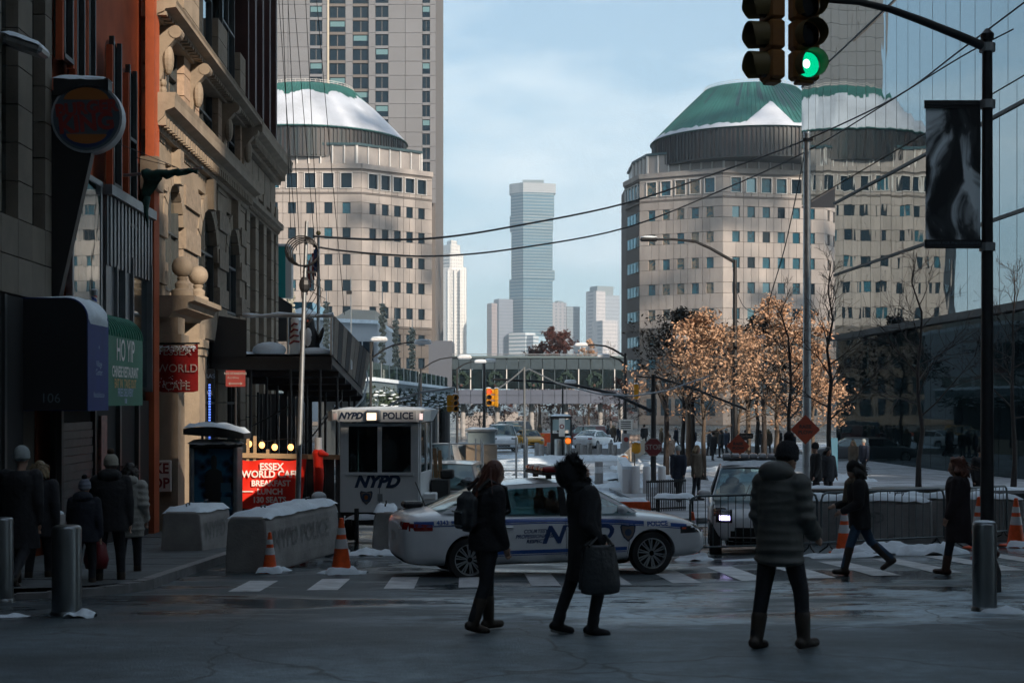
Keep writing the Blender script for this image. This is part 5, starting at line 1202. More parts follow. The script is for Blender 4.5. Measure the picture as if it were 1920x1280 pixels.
for k in range(5): MB().tf(Matrix.Translation((-.12 + k * .11, .05 * k, 0)) @ Matrix.Rotation(R(-3), 4, 'Y')).box((0, 0, 1.05), (.09, .04, 2.0 - .1 * (k % 3))).build("plank", M_WOOD, pl)
bk = thing("warning_beacon", "round orange warning beacon on a stand behind the booth", "beacon", at(787, 822, 33)); MB().ell((0, 0, .13), (.13, .13, .15), 14, 10).build("lens", emat("beacon_orange", (1.0, .17, .01), .35), bk, smooth='all')
MB().lathe([(.15, -.06), (.16, 0), (.1, .02)], 14).build("collar", M_YELLOW, bk); MB().tube([(0, 0, -.05), (0, 0, gz(0, 33) - bk.location.z)], .03, 8).build("stand", M_STEELDK, bk)

# ================================================================== concrete blocks with snow
def jersey(label, px, d, rz, L, h=.86, w=.66, text=None, seed=1.0, taper=True):
    o = thing("concrete_barrier", label, "concrete barrier", on(px, d, -.03), rz, "concrete security blocks")
    mb = MB(); pr = [(-w / 2, 0), (w / 2, 0), (w / 2, h * .25), (w / 2 - .04, h * .9), (w / 2 - .1, h), (-w / 2 + .1, h), (-w / 2 + .04, h * .9), (-w / 2, h * .25)]
    me = evaluate([(MB().prism(pr, 0, L, 'y'), "body", M_CONC, [('BEVEL', dict(width=.035, segments=2)), ('SUBSURF', dict(levels=0, render_levels=0))])])[0]
    me.polygons.foreach_set('use_smooth', [False] * len(me.polygons)); link("body", me, o)
    snow_cap("snow", o, -w / 2 + .06, w / 2 - .06, .04, L - .04, h - .005, .09, .06, 9, max(8, int(L * 6)), seed)
    for x, y in ((.0, L * .2), (.0, L * .8)):
        MB().tube([(x, y, h - .05), (x, y - .08, h + .13), (x, y + .08, h + .13), (x, y + .12, h - .05)], .015, 6).build("lifting_loop", M_STEELDK, o)
    if text: lettering(text, .42, mat("stencil", (.15, .15, .15), .8, var=.5, vscale=14, col2=(.28, .275, .265)), o, (w / 2 + .004 - .012, L * .45, h * .55), (R(90), 0, R(90)), bold=.012)
    return o
jersey("near concrete barrier by the crossing with stencilled flank and thick lumpy snow", 462, 22.3, R(-12), 3.4, .88, .72, "NYPD POLICE", 1.0)
jersey("concrete block on the pavement in front of the kiosk, snow on top", 340, 26.2, R(-8), 1.6, .86, .8, "NYPD", 2.0)
jersey("concrete block between the scarf-wrapped post and the booth, snow on top", 607, 28.0, R(10), 1.5, .84, .62, None, 3.0)
jersey("concrete block under the right end of the police booth, snow on top", 722, 27.6, R(4), 1.5, .82, .5, None, 4.0)
sk = thing("concrete_block", "small pale concrete block capped with snow by the red-scarfed post", "concrete block", on(598, 31.5)); MB().bbox((0, 0, .5), (.25, .25, 1.0), .03).build("body", M_CONC, sk); MB().ell((0, 0, 1.02), (.17, .17, .12), 12, 8).build("snow", M_SNOW, sk, smooth='all')
tb_ = thing("snowy_tube", "bent pale foam tube lying in snow at the foot of the barrier", "tube", (0, 0, 0)); MB().tube([on(590, 27, .5), on(596, 26.6, .38), on(604, 26.4, .2), on(616, 26.2, .08), on(630, 26.0, .12)], [.07, .1, .11, .09, .07], 10).build("tube", M_SNOW, tb_, smooth='all')
mb = MB(); mb.tube([at(570, 935, 29), at(580, 985, 28), at(590, 1025, 27)], .025, 6); mb.tube([at(578, 950, 29), at(588, 990, 28), at(594, 1020, 27)], .02, 6); tag(mb.build("leaning_rods", M_STEELDK), "two thin dark rods leaning behind the near barrier", "rods")
jr = dict(); 
for lab, px, d, rz, L, tx, sd in (("long concrete barrier behind the crowd barrier with stencilled letters and snow along its top", 1605, 29.2, R(90 - 6), 3.0, None, 5.0), ("concrete barrier right of the stencilled one, with snow along its top", 1768, 29.6, R(90 - 4), 3.2, None, 6.0)):
    o = jersey(lab, px, d, rz, L, .92, .6, None, sd); o.location += Vector((L / 2, 0, 0))
    if sd == 5.0: lettering("NYPD", .3, MATS["stencil"], o, (-.305, 1.35, .56), (R(90), 0, R(-90)), bold=.012)
# dark stone bench wall behind
bw = thing("planter_wall", "long dark stone planter wall in front of the glass lobby", "planter", on(1650, 36)); MB().bbox((0, 0, .4), (4.4, .8, .8), .03).build("wall", mat("dark_stone", (.05, .055, .06), .4, var=.2), bw); MB().bbox((0, 0, .82), (4.5, .9, .08), .02).build("coping", mat("bronze_coping", (.10, .085, .07), .35, .4), bw)
for x in (-.9, .1, .8): MB().box((x, -.42, .4), (.16, .03, .7)).build("bronze_strip", mat("bronze", (.25, .19, .12), .35, .6), bw)
snow_cap("snow", bw, -2.2, -.2, -.1, .4, .86, .04, .03, 14, 5, 8.0)
g2 = thing("granite_block", "squat dark granite security block at the edge of the picture behind the cones", "granite block", on(1885, 31)); MB().bbox((0, 0, .5), (1.5, .9, 1.0), .06).build("block", MATS["dark_stone"], g2); snow_cap("snow", g2, -.6, .6, -.35, .35, 1.0, .04, .03, 10, 6, 8.5)

# ================================================================== cones, bollards, crowd barrier
def cone(label, px, d, h=.8, dz=0.0, tilt=0.0, snow=True):
    o = thing("traffic_cone", label, "traffic cone", on(px, d, dz + .01), random.uniform(0, 1), "orange traffic cones"); r0, r1 = h * .19, h * .035
    rr = lambda z: r0 + (r1 - r0) * z / h
    MB().bbox((0, 0, .02), (h * .5, h * .5, .04), .015).build("base", M_ORANGE, o)
    MB().lathe([(rr(.03), .03), (rr(h * .99), h * .99), (r1 * .6, h)], 20).build("cone_body", M_ORANGE, o, smooth=True)
    for a, b_ in ((.45, .62), (.70, .82)): MB().lathe([(rr(h * a) + .004, h * a), (rr(h * b_) + .004, h * b_)], 20).build("reflective_band", M_REFL, o, smooth=True)
    if snow: snow_cap("snow", o, -h * .27, h * .27, -h * .27, h * .05, .03, .07, .05, 9, 6, px * .1)
    return o
cone("orange cone with two white bands standing in snow by the booth", 640, 21.9, .84)
cone("small orange cone against the stencilled flank of the near barrier", 506, 22.0, .62)
cone("orange cone at the nose of the police car behind the crowd barrier", 1298, 25.3, .82)
cone("orange cone with snowy base behind the woman in blue jeans", 1583, 25.5, .85)
cone("orange cone half hidden behind the grey bollard and curly-haired woman", 1836, 26.4, .95); cone("orange cone at the edge of the picture by the granite block", 1905, 26.8, .9)
def bollard(label, px, d, h, r, mt, group, snow=0, stripes=False, dz=0.0):
    o = thing("bollard", label, "bollard", on(px, d, dz), 0, group)
    MB().lathe([(r, -.05), (r, h - r * .25), (r * .93, h - r * .08), (r * .8, h), (.01, h)], 20).build("shaft", mt, o, smooth=True); MB().lathe([(r * 1.12, -.03), (r * 1.12, .03), (r * 1.02, .05)], 20).build("collar", mt, o, smooth=True)
    if stripes: MB().lathe([(r + .003, h * .55), (r + .003, h * .8)], 20).build("reflective_band", M_REFL, o, smooth=True)
    if snow: MB().ell((0, 0, h), (r * .9, r * .9, snow), 12, 8).build("snow", M_SNOW, o, smooth='all')
    return o
M_BOL = mat("brushed_steel", (.20, .22, .23), .32, .9, var=.15, vscale=8, stretch=(1, 1, .1))
bollard("tall steel bollard at the near left kerb, catching light down one edge", 125, 15.45, .96, .155, M_BOL, "tall steel bollards in front")
bollard("tall steel bollard at the near right corner beside the curly-haired woman", 1846, 15.75, .97, .13, M_BOL, "tall steel bollards in front", .02)
bollard("steel bollard cut by the picture edge behind the man in the knit hat", 4, 17.0, 1.0, .13, M_BOL, "tall steel bollards in front")
bollard("squat snow-topped bollard between the blonde pedestrian and the child", 103, 20.5, .95, .14, M_CONC, "tall steel bollards in front", .05)
WHERE = ["beside the chain-link gate", "second from the chain-link gate", "just left of the guard booth", "against the guard booth island", "right of the guard booth", "second right of the guard booth", "third right of the guard booth", "fourth right of the guard booth", "below the white parked car", "left of the walkway lamp post", "behind the walkway lamp post", "at the end of the row by the stop sign"]
for k, (px, d) in enumerate([(1007, 96), (1015, 92), (1030, 97), (1045, 95), (1085, 95), (1093, 91), (1105, 96), (1124, 93), (1145, 96), (1152, 91), (1168, 95), (1123, 58)]):
    o = bollard("grey bollard in the row across the snowy road, %s" % WHERE[k] if k < 11 else "grey bollard with striped band in front of the snowy road", px, d, .85 if k < 11 else 1.0, .17, M_CONC, "bollards across the snowy street", .0, k == 11)
for k, (px, d, lb) in enumerate([(1192, 50, "left of the stop-sign pole"), (1213, 50, "just left of the stop-sign pole, second in the row"), (1241, 49.5, "just right of the stop-sign pole"), (1260, 52, "low and broad, right of the stop-sign pole")]):
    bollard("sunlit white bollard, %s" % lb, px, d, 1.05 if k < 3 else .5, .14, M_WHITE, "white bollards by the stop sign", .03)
M_BARR = mat("barrier_steel", (.10, .125, .135), .4, .6, var=.2, vscale=6)
def crowd_barrier(label, p, q, h=1.1, bars=17):
    p, q = Vector(p), Vector(q); L = (q - p).length; o = thing("crowd_barrier", label, "crowd barrier", p, 0, "steel crowd barriers"); u = (q - p)
    f = lambda s_, z: u * s_ + Vector((0, 0, z)); r = .12 / L
    fr = MB(); fr.tube([f(0, .16), f(0, h - .14), f(r * .3, h - .04), f(r, h), f(1 - r, h), f(1 - r * .3, h - .04), f(1, h - .14), f(1, .16)], .021, 8); fr.tube([f(0, .2), f(1, .2)], .018, 8); fr.build("frame", M_BARR, o)
    for k in range(1, bars): MB().tube([f(k / bars, .2), f(k / bars, h - .01)], .008, 6).build("bar", M_BARR, o)
    n = Vector((-u.y, u.x, 0)).normalized()
    for s_ in (.06, .94): MB().tube([f(s_, 0) + n * .28, f(s_, .12) + n * .05, f(s_, .2), f(s_, .12) - n * .05, f(s_, 0) - n * .28], .016, 6).build("foot", M_STEELDK, o)
    return o
crowd_barrier("dark steel crowd barrier in front of the small police car", on(1294, 25.2), on(1532, 25.9)); crowd_barrier("dark steel crowd barrier behind the woman in blue jeans", on(1540, 26.0), on(1770, 27.2)); crowd_barrier("dark steel crowd barrier behind the curly-haired woman and the bollard", on(1776, 27.2), on(1888, 29.2), bars=15)

# ================================================================== signals, poles, lamps
M_VISOR = mat("visor_olive", (.12, .08, .02), .6); M_LENSOFF = mat("dark_lens", (.012, .014, .02), .25)
EM = {'g': emat("signal_green", (.0, .80, .36), .62), 'r': emat("signal_red", (1.0, .06, .02), 1.6), 'o': emat("signal_hand", (1.0, .16, .02), 1.2)}
EM_CORE = emat("signal_green_core", (.75, 1.0, .92), 2.0)
def signal_head(label, loc, rz, lit=None, n=3, sc=1.0, body=M_YELLOW, vis=M_VISOR, snow=True):
    o = thing("traffic_signal", label, "traffic signal", loc, rz, "traffic signals"); o.scale = (sc, sc, sc)
    for k in range(n):
        z = .18 + .36 * k; MB().bbox((0, 0, z), (.345, .2, .352), .03).build("section", body, o)
        colr = {0: 'g', 1: None, 2: 'r'}.get(k)
        mt = EM[lit] if lit and ((lit == 'g' and k == 0) or (lit in 'ro' and k == n - 1)) else M_LENSOFF
        le = MB().ell((0, -.10, z), (.15, .045, .15), 18, 10).build("lens", mt, o, smooth='all')
        if mt == EM.get('g') and sc == 1.0 and lit == 'g': MB().ell((-.03, -.125, z), (.055, .03, .065), 12, 8).build("lamp_core", EM_CORE, le, smooth='all')
        vb = MB(); rows = []
        for j in range(19):
            a = R(-50 + 280 * j / 18); dl = .22 - .08 * max(0, -math.sin(a)); rows.append([(.163 * math.cos(a), -.1, z + .163 * math.sin(a)), (.167 * math.cos(a), -.1 - dl, z + .167 * math.sin(a) - .012)])
        vb.grid(rows); vb.grid([[(x * 1.03, y, z + (zz_ - z) * 1.03) for x, y, zz_ in r] for r in rows]); vb.build("visor", vis, o, smooth='all')
    MB().bbox((0, 0, .36 * n + .03), (.16, .16, .06), .02).build("top_cap", body, o); MB().bbox((0, 0, -.015), (.2, .16, .04), .01).build("bottom_cap", body, o)
    if snow: snow_cap("snow", o, -.15, .15, -.1, .1, .36 * n + .05, .04, .02, 6, 5, loc[0])
    return o
D = 17.4; zb_ = zy(153, D)
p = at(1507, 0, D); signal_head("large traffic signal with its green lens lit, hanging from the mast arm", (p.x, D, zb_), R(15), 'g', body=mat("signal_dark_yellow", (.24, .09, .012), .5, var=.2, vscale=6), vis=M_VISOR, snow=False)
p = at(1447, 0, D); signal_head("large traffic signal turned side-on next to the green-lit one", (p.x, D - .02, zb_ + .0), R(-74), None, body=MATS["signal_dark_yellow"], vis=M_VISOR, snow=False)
tp = thing("signal_pole", "tall dark signal pole with curved mast arm and banner brackets at the right corner", "signal pole", on(1851, 18)); h_ = zy(72, 18) - tp.location.z
MB().tube([(0, 0, 0), (0, 0, h_)], [.085, .062], 14).build("shaft", M_STEELDK, tp, smooth=True); MB().lathe([(.17, 0), (.17, .25), (.12, .4), (.09, .45)], 12).build("base", M_STEELDK, tp); MB().lathe([(.08, h_ - .02), (.085, h_ + .05), (.02, h_ + .12)], 12).build("cap", M_STEELDK, tp)
q = lambda px, py, d=18: at(px, py, d) - tp.location
MB().tube([q(1850, 90), q(1800, 68, 17.9), q(1730, 40, 17.8), q(1670, 18, 17.7), q(1610, 4, 17.6), q(1555, 0, 17.5), q(1505, -8, 17.45), q(1460, -14, 17.4)], [.06, .055, .05, .045, .042, .04, .04, .04], 10).build("mast_arm", M_STEELDK, tp, smooth=True)
MB().tube([q(1480, -12, 17.4), q(1480, -42, 17.4)], .03, 8).build("hanger", M_STEELDK, tp)
for y in (90, 196, 463): MB().lathe([(.1, -.05), (.1, .05)], 12, q(1851, y)).build("band", M_GALV, tp)
for y in (196, 463): MB().tube([q(1851, y), q(1735, y)], .022, 8).build("banner_bracket", M_STEELDK, tp)
bn = thing("street_banner", "black and white mesh street banner with an abstract portrait on the signal pole", "banner", at(1787, 463, 18))
def bannermat():
    m, n, l, b = _nt("banner_print"); tc_ = n.new("ShaderNodeTexCoord"); mp = n.new("ShaderNodeMapping"); mp.inputs['Scale'].default_value = (1.6, 1.6, .9); mp.inputs['Rotation'].default_value = (0, R(35), 0); mp.inputs['Location'].default_value = (.35, 0, .2); l.new(tc_.outputs['Object'], mp.inputs[0])
    t = n.new("ShaderNodeTexNoise"); t.inputs['Scale'].default_value = 1.5; t.inputs['Detail'].default_value = 4; t.inputs['Distortion'].default_value = 1.4; l.new(mp.outputs[0], t.inputs['Vector'])
    r = n.new("ShaderNodeValToRGB"); e = r.color_ramp.elements; e[0].position = .38; e[0].color = (.01, .012, .014, 1); e[1].position = .58; e[1].color = (.80, .86, .88, 1); x = e.new(.46); x.color = (.05, .055, .06, 1)
    l.new(t.outputs['Fac'], r.inputs[0]); l.new(r.outputs[0], b.inputs['Base Color']); b.inputs['Roughness'].default_value = .6; return m
w, h_ = 103 / F * 18, 264 / F * 18
MB().grid([[(-w / 2 + w * i / 6, .012 * math.sin(i + j * .7), .03 + h_ * j / 10) for i in range(7)] for j in range(11)]).build("cloth", bannermat(), bn, smooth='all')
for z in (.02, h_): MB().box((0, 0, z + .02), (w + .03, .03, .1)).build("sleeve", M_BLACK, bn)
lettering("CENTER FOR PHOTOGRAPHY", .05, M_TXTDIM, bn, (0, -.018, .045))
def pole_lamp(label, px, d, ytop, arms, r=.09, base=True, mt=M_STEELDK, extra=0):
    o = thing("street_lamp", label, "street lamp", on(px, d)); f = lambda x, y: at(x, y, d) - o.location
    h = zy(ytop, d) - o.location.z; MB().tube([(0, 0, 0), (0, 0, h)], [r, r * .65], 10).build("pole", mt, o, smooth=True)
    if base: MB().lathe([(r * 2.2, 0), (r * 2.2, .35), (r * 1.4, .6), (r, .65)], 10).build("base", mt, o)
    for (ax, ay, hx, hy, lit) in arms:
        a, b_ = f(ax, ay), f(hx, hy); mid = a.lerp(b_, .5) + Vector((0, 0, abs(b_.x - a.x) * .12)); pts = [a, a.lerp(mid, .6) + Vector((0, 0, .05)), mid, mid.lerp(b_, .55) + Vector((0, 0, .04)), b_]
        MB().tube(pts, [r * .55, r * .5, r * .45, r * .4, r * .4], 8).build("arm", mt, o, smooth=True); s_ = 1 if b_.x > a.x else -1
        hd = MB().tf(Matrix.Translation(b_ + Vector((s_ * .25, 0, 0)))).bbox((0, 0, 0), (.75, .32, .16), .06).build("lamp_head", mt if not lit else M_REFL, o)
        MB().tf(Matrix.Translation(b_ + Vector((s_ * .25, 0, 0)))).ell((0, 0, .09), (.36, .16, .06), 10, 6).build("snow", M_SNOW, o, smooth='all')
    return o
pole_lamp("tall black street lamp with a long curved arm in front of the granite block", 1378, 60, 487, [(1378, 492, 1228, 449, False)], .13)
pole_lamp("street lamp with two snowy heads behind the scaffold shed", 695, 62, 640, [(695, 672, 700, 637, True), (695, 672, 782, 642, True)], .08)
pole_lamp("street lamp left of the first yellow signal, one snow-capped head over the road", 789, 75, 690, [(789, 693, 862, 670, True)], .08); pole_lamp("street lamp behind the chain-link gate with one snow-capped head", 857, 88, 690, [(857, 692, 893, 678, True)], .09)
pole_lamp("black street lamp behind the middle signals with a snow-capped head", 908, 95, 675, [(908, 678, 912, 676, True)], .12); pole_lamp("twin-arm black lamp post at the snowy walkway", 1172, 80, 662, [(1172, 668, 1098, 647, True), (1172, 684, 1140, 668, True)], .12)
pole_lamp("slim lamp post among the orange trees", 1403, 70, 650, [(1403, 652, 1415, 634, True)], .07); pole_lamp("thin lamp post with curved arm above the first orange tree", 1372, 72, 650, [(1372, 660, 1290, 634, True)], .06, base=False)
pole_lamp("small lamp post by the guard booth", 1055, 90, 720, [(1055, 722, 1062, 716, True)], .08)
gp = thing("grey_pole", "tall plain grey pole before the trees carrying overhead cables", "pole", on(1513, 50)); h_ = zy(252, 50) - gp.location.z
MB().tube([(0, 0, 0), (0, 0, h_)], [.16, .12], 14).build("shaft", M_GALV, gp, smooth=True); MB().lathe([(.14, h_), (.12, h_ + .08), (.02, h_ + .1)], 12).build("cap", M_GALV, gp); MB().box((0, -.05, h_ - .2), (.35, .3, .08)).build("cable_clamp", M_STEELDK, gp)
def diamond(label, px, py, d, w, lines):
    o = thing("diamond_sign", label, "sign", at(px, py, d), 0, "orange diamond signs"); r = w / math.sqrt(2)
    MB().prism([(-r, 0), (0, -r), (r, 0), (0, r)], -.012, .012, 'y').build("panel", mat("dull_orange", (.26, .04, .012), .5, var=.15, vscale=3), o)
    k = .86; MB().prism([(-r * k, 0), (0, -r * k), (r * k, 0), (0, r * k), (0, r * k - .03), (r * k - .03, 0), (0, -r * k + .03), (-r * k + .03, 0), (0, r * k - .03), (0, r * k)][:4], -.0125, -.0121, 'y')
    for i, s_ in enumerate(lines): lettering(s_, w * .24, M_BLACK, o, (0, -.016, (len(lines) / 2 - .5 - i) * w * .27), bold=.006)
    return o
diamond("orange diamond road-work sign lettered RAISE PLOW on the grey pole", 1510, 805, 49.7, .72, ["RAISE", "PLOW"]); diamond("orange diamond road-work sign low on the black lamp post above the small police car", 1384, 836, 48, .56, ["RAISE", "PLOW"])
# mid-street signal pole with stop sign
D = 56.0; mp_ = thing("signal_pole", "dark signal pole with long arms by the stop sign", "signal pole", on(1225, D)); f = lambda x, y, d=D: at(x, y, d) - mp_.location
MB().tube([(0, 0, 0), f(1225, 702)], [.12, .09], 12).build("shaft", M_STEELDK, mp_, smooth=True); MB().tube([f(1225, 772), f(1150, 738), f(1080, 722), f(1000, 714), f(924, 711)], [.08, .07, .06, .05, .045], 8).build("mast_arm", M_STEELDK, mp_, smooth=True)
MB().tube([f(1225, 705), f(1300, 728), f(1400, 768)], .05, 8).build("brace_arm", M_STEELDK, mp_, smooth=True); MB().tube([f(1225, 708), f(1193, 705), f(1193, 720)], .035, 8).build("short_arm", M_STEELDK, mp_, smooth=True)
ss = thing("stop_sign", "red octagonal stop sign on the dark signal pole", "stop sign", at(1225, 838, D - .2)); r = .34 / math.cos(R(22.5))
oc = lambda k: [(k * r * math.cos(R(22.5 + 45 * i)), k * r * math.sin(R(22.5 + 45 * i))) for i in range(8)]
MB().prism(oc(1), -.01, .01, 'y').build("border", M_TXTREDS, ss); MB().prism(oc(.93), -.014, -.0101, 'y').build("face", mat("stop_red", (.13, .012, .014), .5), ss); lettering("STOP", .27, M_TXTREDS, ss, (0, -.018, 0), bold=.006)
def hang(label, px0, ytop, ybot, d, rz, lit=None, n=3, w=None):
    h = zy(ytop, d) - zy(ybot, d); sc = h / (.36 * n + .06); p = at(px0, ybot, d); return signal_head(label, (p.x, p.y, p.z), rz, lit, n, sc, M_YELLOW, M_YELLOW)
hang("yellow signal facing the viewer over the snowy street, red lens faintly lit", 916, 727, 760, D, R(12), 'r'); hang("yellow signal turned side-on beside the red-lit one on the long arm", 931, 727, 762, D, R(-100)); hang("bright yellow signal hanging left of the street by the park wall", 853, 738, 771, 52, R(20)); hang("yellow signal back-to-back with the one by the park wall", 843, 739, 771, 52.1, R(150))
hang("yellow signal seen from its side on the short arm left of the stop-sign pole", 1193, 719, 747, D, R(170))
hang("small yellow pedestrian signal on a post by the white barricade", 1193, 828, 848, 58, R(170), None, 1); hang("small red-lit pedestrian signal low by the snowy walkway", 1170, 852, 868, 62, R(0), 'o', 1)
sp = thing("arm_pole", "pale curved-arm signal pole left of the street by the park wall", "signal pole", on(770, 52)); f = lambda x, y, d=52: at(x, y, d) - sp.location
MB().tube([(0, 0, 0), f(788, 700)], [.05, .04], 8).build("shaft", M_GALV, sp); MB().tube([f(720, 765), f(752, 748), f(790, 735), f(852, 727)], .045, 8).build("arm", M_GALV, sp); MB().tube([f(852, 727), f(852, 740)], .03, 6).build("hanger", M_STEELDK, sp)
lp_ = thing("pale_post", "slender pale lamp post with drooping wires above the chain-link gate", "post", on(984, 53)); f = lambda x, y, d=53: at(x, y, d) - lp_.location
MB().tube([(0, 0, 0), f(983, 688)], [.06, .04], 8).build("shaft", M_GALV, lp_); MB().tube([f(983, 690), f(960, 710), f(935, 728)], .03, 6).build("arm", M_GALV, lp_); MB().tube([f(983, 695), f(992, 692), f(1045, 718), f(1120, 738), f(1190, 742), f(1250, 732), f(1330, 705)], .028, 6).build("drooping_cable", M_GALV, lp_)
# ================================================================== middle distance
pk = thing("park_wall", "raised park terrace with glass rail, snow edge and hanging greenery left of the road", "terrace", (0, 0, 0))
def quadbox(name, a, b_, ztop_a, ztop_b, za, zb_, th, mt, par):
    a, b_ = Vector(a), Vector(b_); n = Vector((-(b_ - a).y, (b_ - a).x, 0)).normalized() * th
    v = [(a.x, a.y, za), (b_.x, b_.y, zb_), (b_.x, b_.y, ztop_b), (a.x, a.y, ztop_a)]; w = [(x + n.x, y + n.y, z) for x, y, z in v]
    return MB().add(v + w, [(0, 1, 2, 3), (7, 6, 5, 4), (0, 4, 5, 1), (1, 5, 6, 2), (2, 6, 7, 3), (3, 7, 4, 0)]).build(name, mt, par)
n0, n1 = at(700, 755, 85), at(852, 755, 145); ZT = zy(714, 85)
quadbox("terrace_slab", n0, n1, ZT, ZT, ZT - .7, ZT - .7, 14, mat("teal_concrete", (.10, .14, .16), .7, var=.2), pk)
quadbox("snow_edge", n0 - Vector((-.12, .2, 0)), n1 - Vector((-.12, .2, 0)), ZT + .22, ZT + .22, ZT + .002, ZT + .002, 1.2, M_SNOW, pk)
quadbox("back_wall", n0 + Vector((-3, 1, 0)), n1 + Vector((-3, 1, 0)), ZT - .7, ZT - .7, -2.4, -2.4, .4, mat("dark_wall", (.035, .042, .045), .8), pk)
M_RAILG = glassmat("rail_glass", (.55, .75, .75), .45, dark=(.06, .10, .10), base_refl=.05)
for k in range(14):
    a, b_ = n0.lerp(n1, k / 14 + .003), n0.lerp(n1, (k + 1) / 14 - .003); o = Vector((-.7, .3, 0)); quadbox("rail_pane", a + o, b_ + o, ZT + 1.25, ZT + 1.25, ZT + .25, ZT + .25, .05, M_RAILG, pk)
    p = a + o; MB().tube([(p.x, p.y, ZT), (p.x, p.y, ZT + 1.3)], .04, 6).build("rail_post", M_GALV, pk)
for k in range(5):
    p = n0.lerp(n1, .04 + .22 * k) + Vector((-.6, .3, 0)); MB().tube([(p.x, p.y, -2.4), (p.x, p.y, ZT - .7)], .55, 12).build("column", MATS["teal_concrete"] if k == 0 else M_STEELDK, pk)
hg = MB(); rr = random.Random(8)
for k in range(2600):
    u = rr.random(); p = n0.lerp(n1, u) + Vector((-.2 + rr.uniform(-.3, .25), rr.uniform(-.3, .2), 0)); z = ZT - .3 - abs(rr.gauss(0, .75)); s_ = rr.uniform(.06, .16); a = Vector((rr.gauss(0, 1), rr.gauss(0, 1), rr.gauss(0, 1))).normalized() * s_; b_ = a.cross(Vector((rr.gauss(0, 1), rr.gauss(0, 1), rr.gauss(0, 1)))).normalized() * s_
    c = Vector((p.x, p.y, z)); hg.add([c - a, c - b_, c + a, c + b_], [(0, 1, 2, 3)])
tag(hg.build("hanging_greenery", mat("ivy", (.03, .05, .03), .7, var=.5, vscale=.8), pk), kind="stuff")
hs = MB()
for k in range(160):
    p = n0.lerp(n1, rr.random()) + Vector((.05, -.25, 0)); hs.ell((p.x, p.y, ZT - .5 - rr.random() * 1.2), (.16, .1, .05), 6, 4)
tag(hs.build("snow_tufts", M_SNOW, pk), kind="stuff")
wb = thing("low_building", "low grey-white modern building with snow on its folded roof, before the granite block", "building", (0, 0, 0)); D = 150.0
f = lambda px, py, d=D: at(px, py, d)
M_LOWB = mat("pale_panel", (.42, .45, .48), .6, var=.08, vscale=.4)
def slabpoly(name, pts, th, mt, par): 
    v = [Vector(p) for p in pts]; w = [p + Vector((0, th, 0)) for p in v]; n = len(v)
    return MB().add(v + w, [tuple(range(n)), tuple(reversed(range(n, 2 * n)))] + [(i, n + i, n + (i + 1) % n, (i + 1) % n) for i in range(n)]).build(name, mt, par)
slabpoly("front_wall", [f(560, 790), f(708, 790), f(708, 606), f(628, 600), f(560, 600)], 22, M_LOWB, wb); slabpoly("roof_box", [f(622, 602, 151), f(703, 602, 151), f(703, 582, 151), f(655, 580, 151), f(622, 598, 151)], 15, mat("roof_box_tan", (.42, .38, .32), .6), wb)
slabpoly("roof_snow", [f(560, 601, 149.5), f(708, 607, 149.5), f(708, 600, 149.5), f(560, 594, 149.5)], 23, M_SNOW, wb)
slabpoly("window_glazing", [f(640, 640, 149.6), f(700, 640, 149.6), f(700, 690, 149.6), f(640, 690, 149.6)], .2, M_FARGLASS, wb)  # dark glass sheet behind the window bars
for k in range(4): slabpoly("window_bar", [f(648 + k * 15, 690, 149.4), f(650 + k * 15, 690, 149.4), f(650 + k * 15, 640, 149.4), f(648 + k * 15, 640, 149.4)], .2, M_LOWB, wb)
slabpoly("red_sign_band", [f(682, 698, 149.3), f(712, 698, 149.3), f(712, 690, 149.3), f(682, 690, 149.3)], .3, M_BKRED, wb)
sc2 = thing("low_building", "blue-roofed snowy canopy just behind the scaffold shed parapet", "canopy", (0, 0, 0)); slabpoly("glazing", [f(545, 600, 120), f(590, 600, 120), f(585, 566, 120), f(548, 566, 120)], 8, M_FARGLASS2, sc2); slabpoly("snow_roof", [f(545, 600, 119.5), f(612, 600, 119.5), f(600, 588, 119.5), f(570, 575, 119.5), f(548, 582, 119.5)], 9, M_SNOW, sc2); slabpoly("base", [f(545, 720, 119.8), f(612, 720, 119.8), f(612, 600, 119.8), f(545, 600, 119.8)], 8, M_LOWB, sc2)
def garland(label, px, d, y0, y1):
    o = thing("garland_pole", label, "garland pole", at(px, y1, d), 0, "poles wound with garlands"); h = zy(y0, d) - zy(y1, d); MB().tube([(0, 0, 0), (0, 0, h * 1.25)], [.06, .03], 6).build("pole", M_GALV, o)
    mb = MB(); r_ = random.Random(px)
    for k in range(260):
        a = k * .23; z = h * k / 260; mb.ell((.13 * math.cos(a) + r_.gauss(0, .07), .13 * math.sin(a) + r_.gauss(0, .05), z + r_.gauss(0, .06)), (.10, .10, .09), 5, 4)
    tag(mb.build("garland", mat("garland_green", (.05, .065, .045), .8, var=.8, vscale=6, col2=(.5, .48, .40)), o), kind="stuff"); return o
for px, d, y0, y1, lb in [(717, 100, 568, 690, "tallest, nearest the lamp heads"), (742, 112, 600, 690, "middle of the three before the granite block"), (773, 120, 615, 690, "nearest the footbridge stair tower"), (612, 115, 566, 650, "just behind the shed parapet"), (544, 90, 540, 610, "beside the teal hoarding")]: garland("pole wound with a light-dotted garland, %s" % lb, px, d, y0, y1)
pl2 = thing("antenna_mast", "thin grey mast with a small camera in front of the low white building", "mast", at(658, 690, 80)); MB().tube([(0, 0, 0), (0, 0, zy(520, 80) - zy(690, 80))], .035, 6).build("mast", M_GALV, pl2); MB().bbox((-.1, 0, zy(548, 80) - zy(690, 80)), (.3, .2, .2), .03).build("camera", M_STEELDK, pl2)

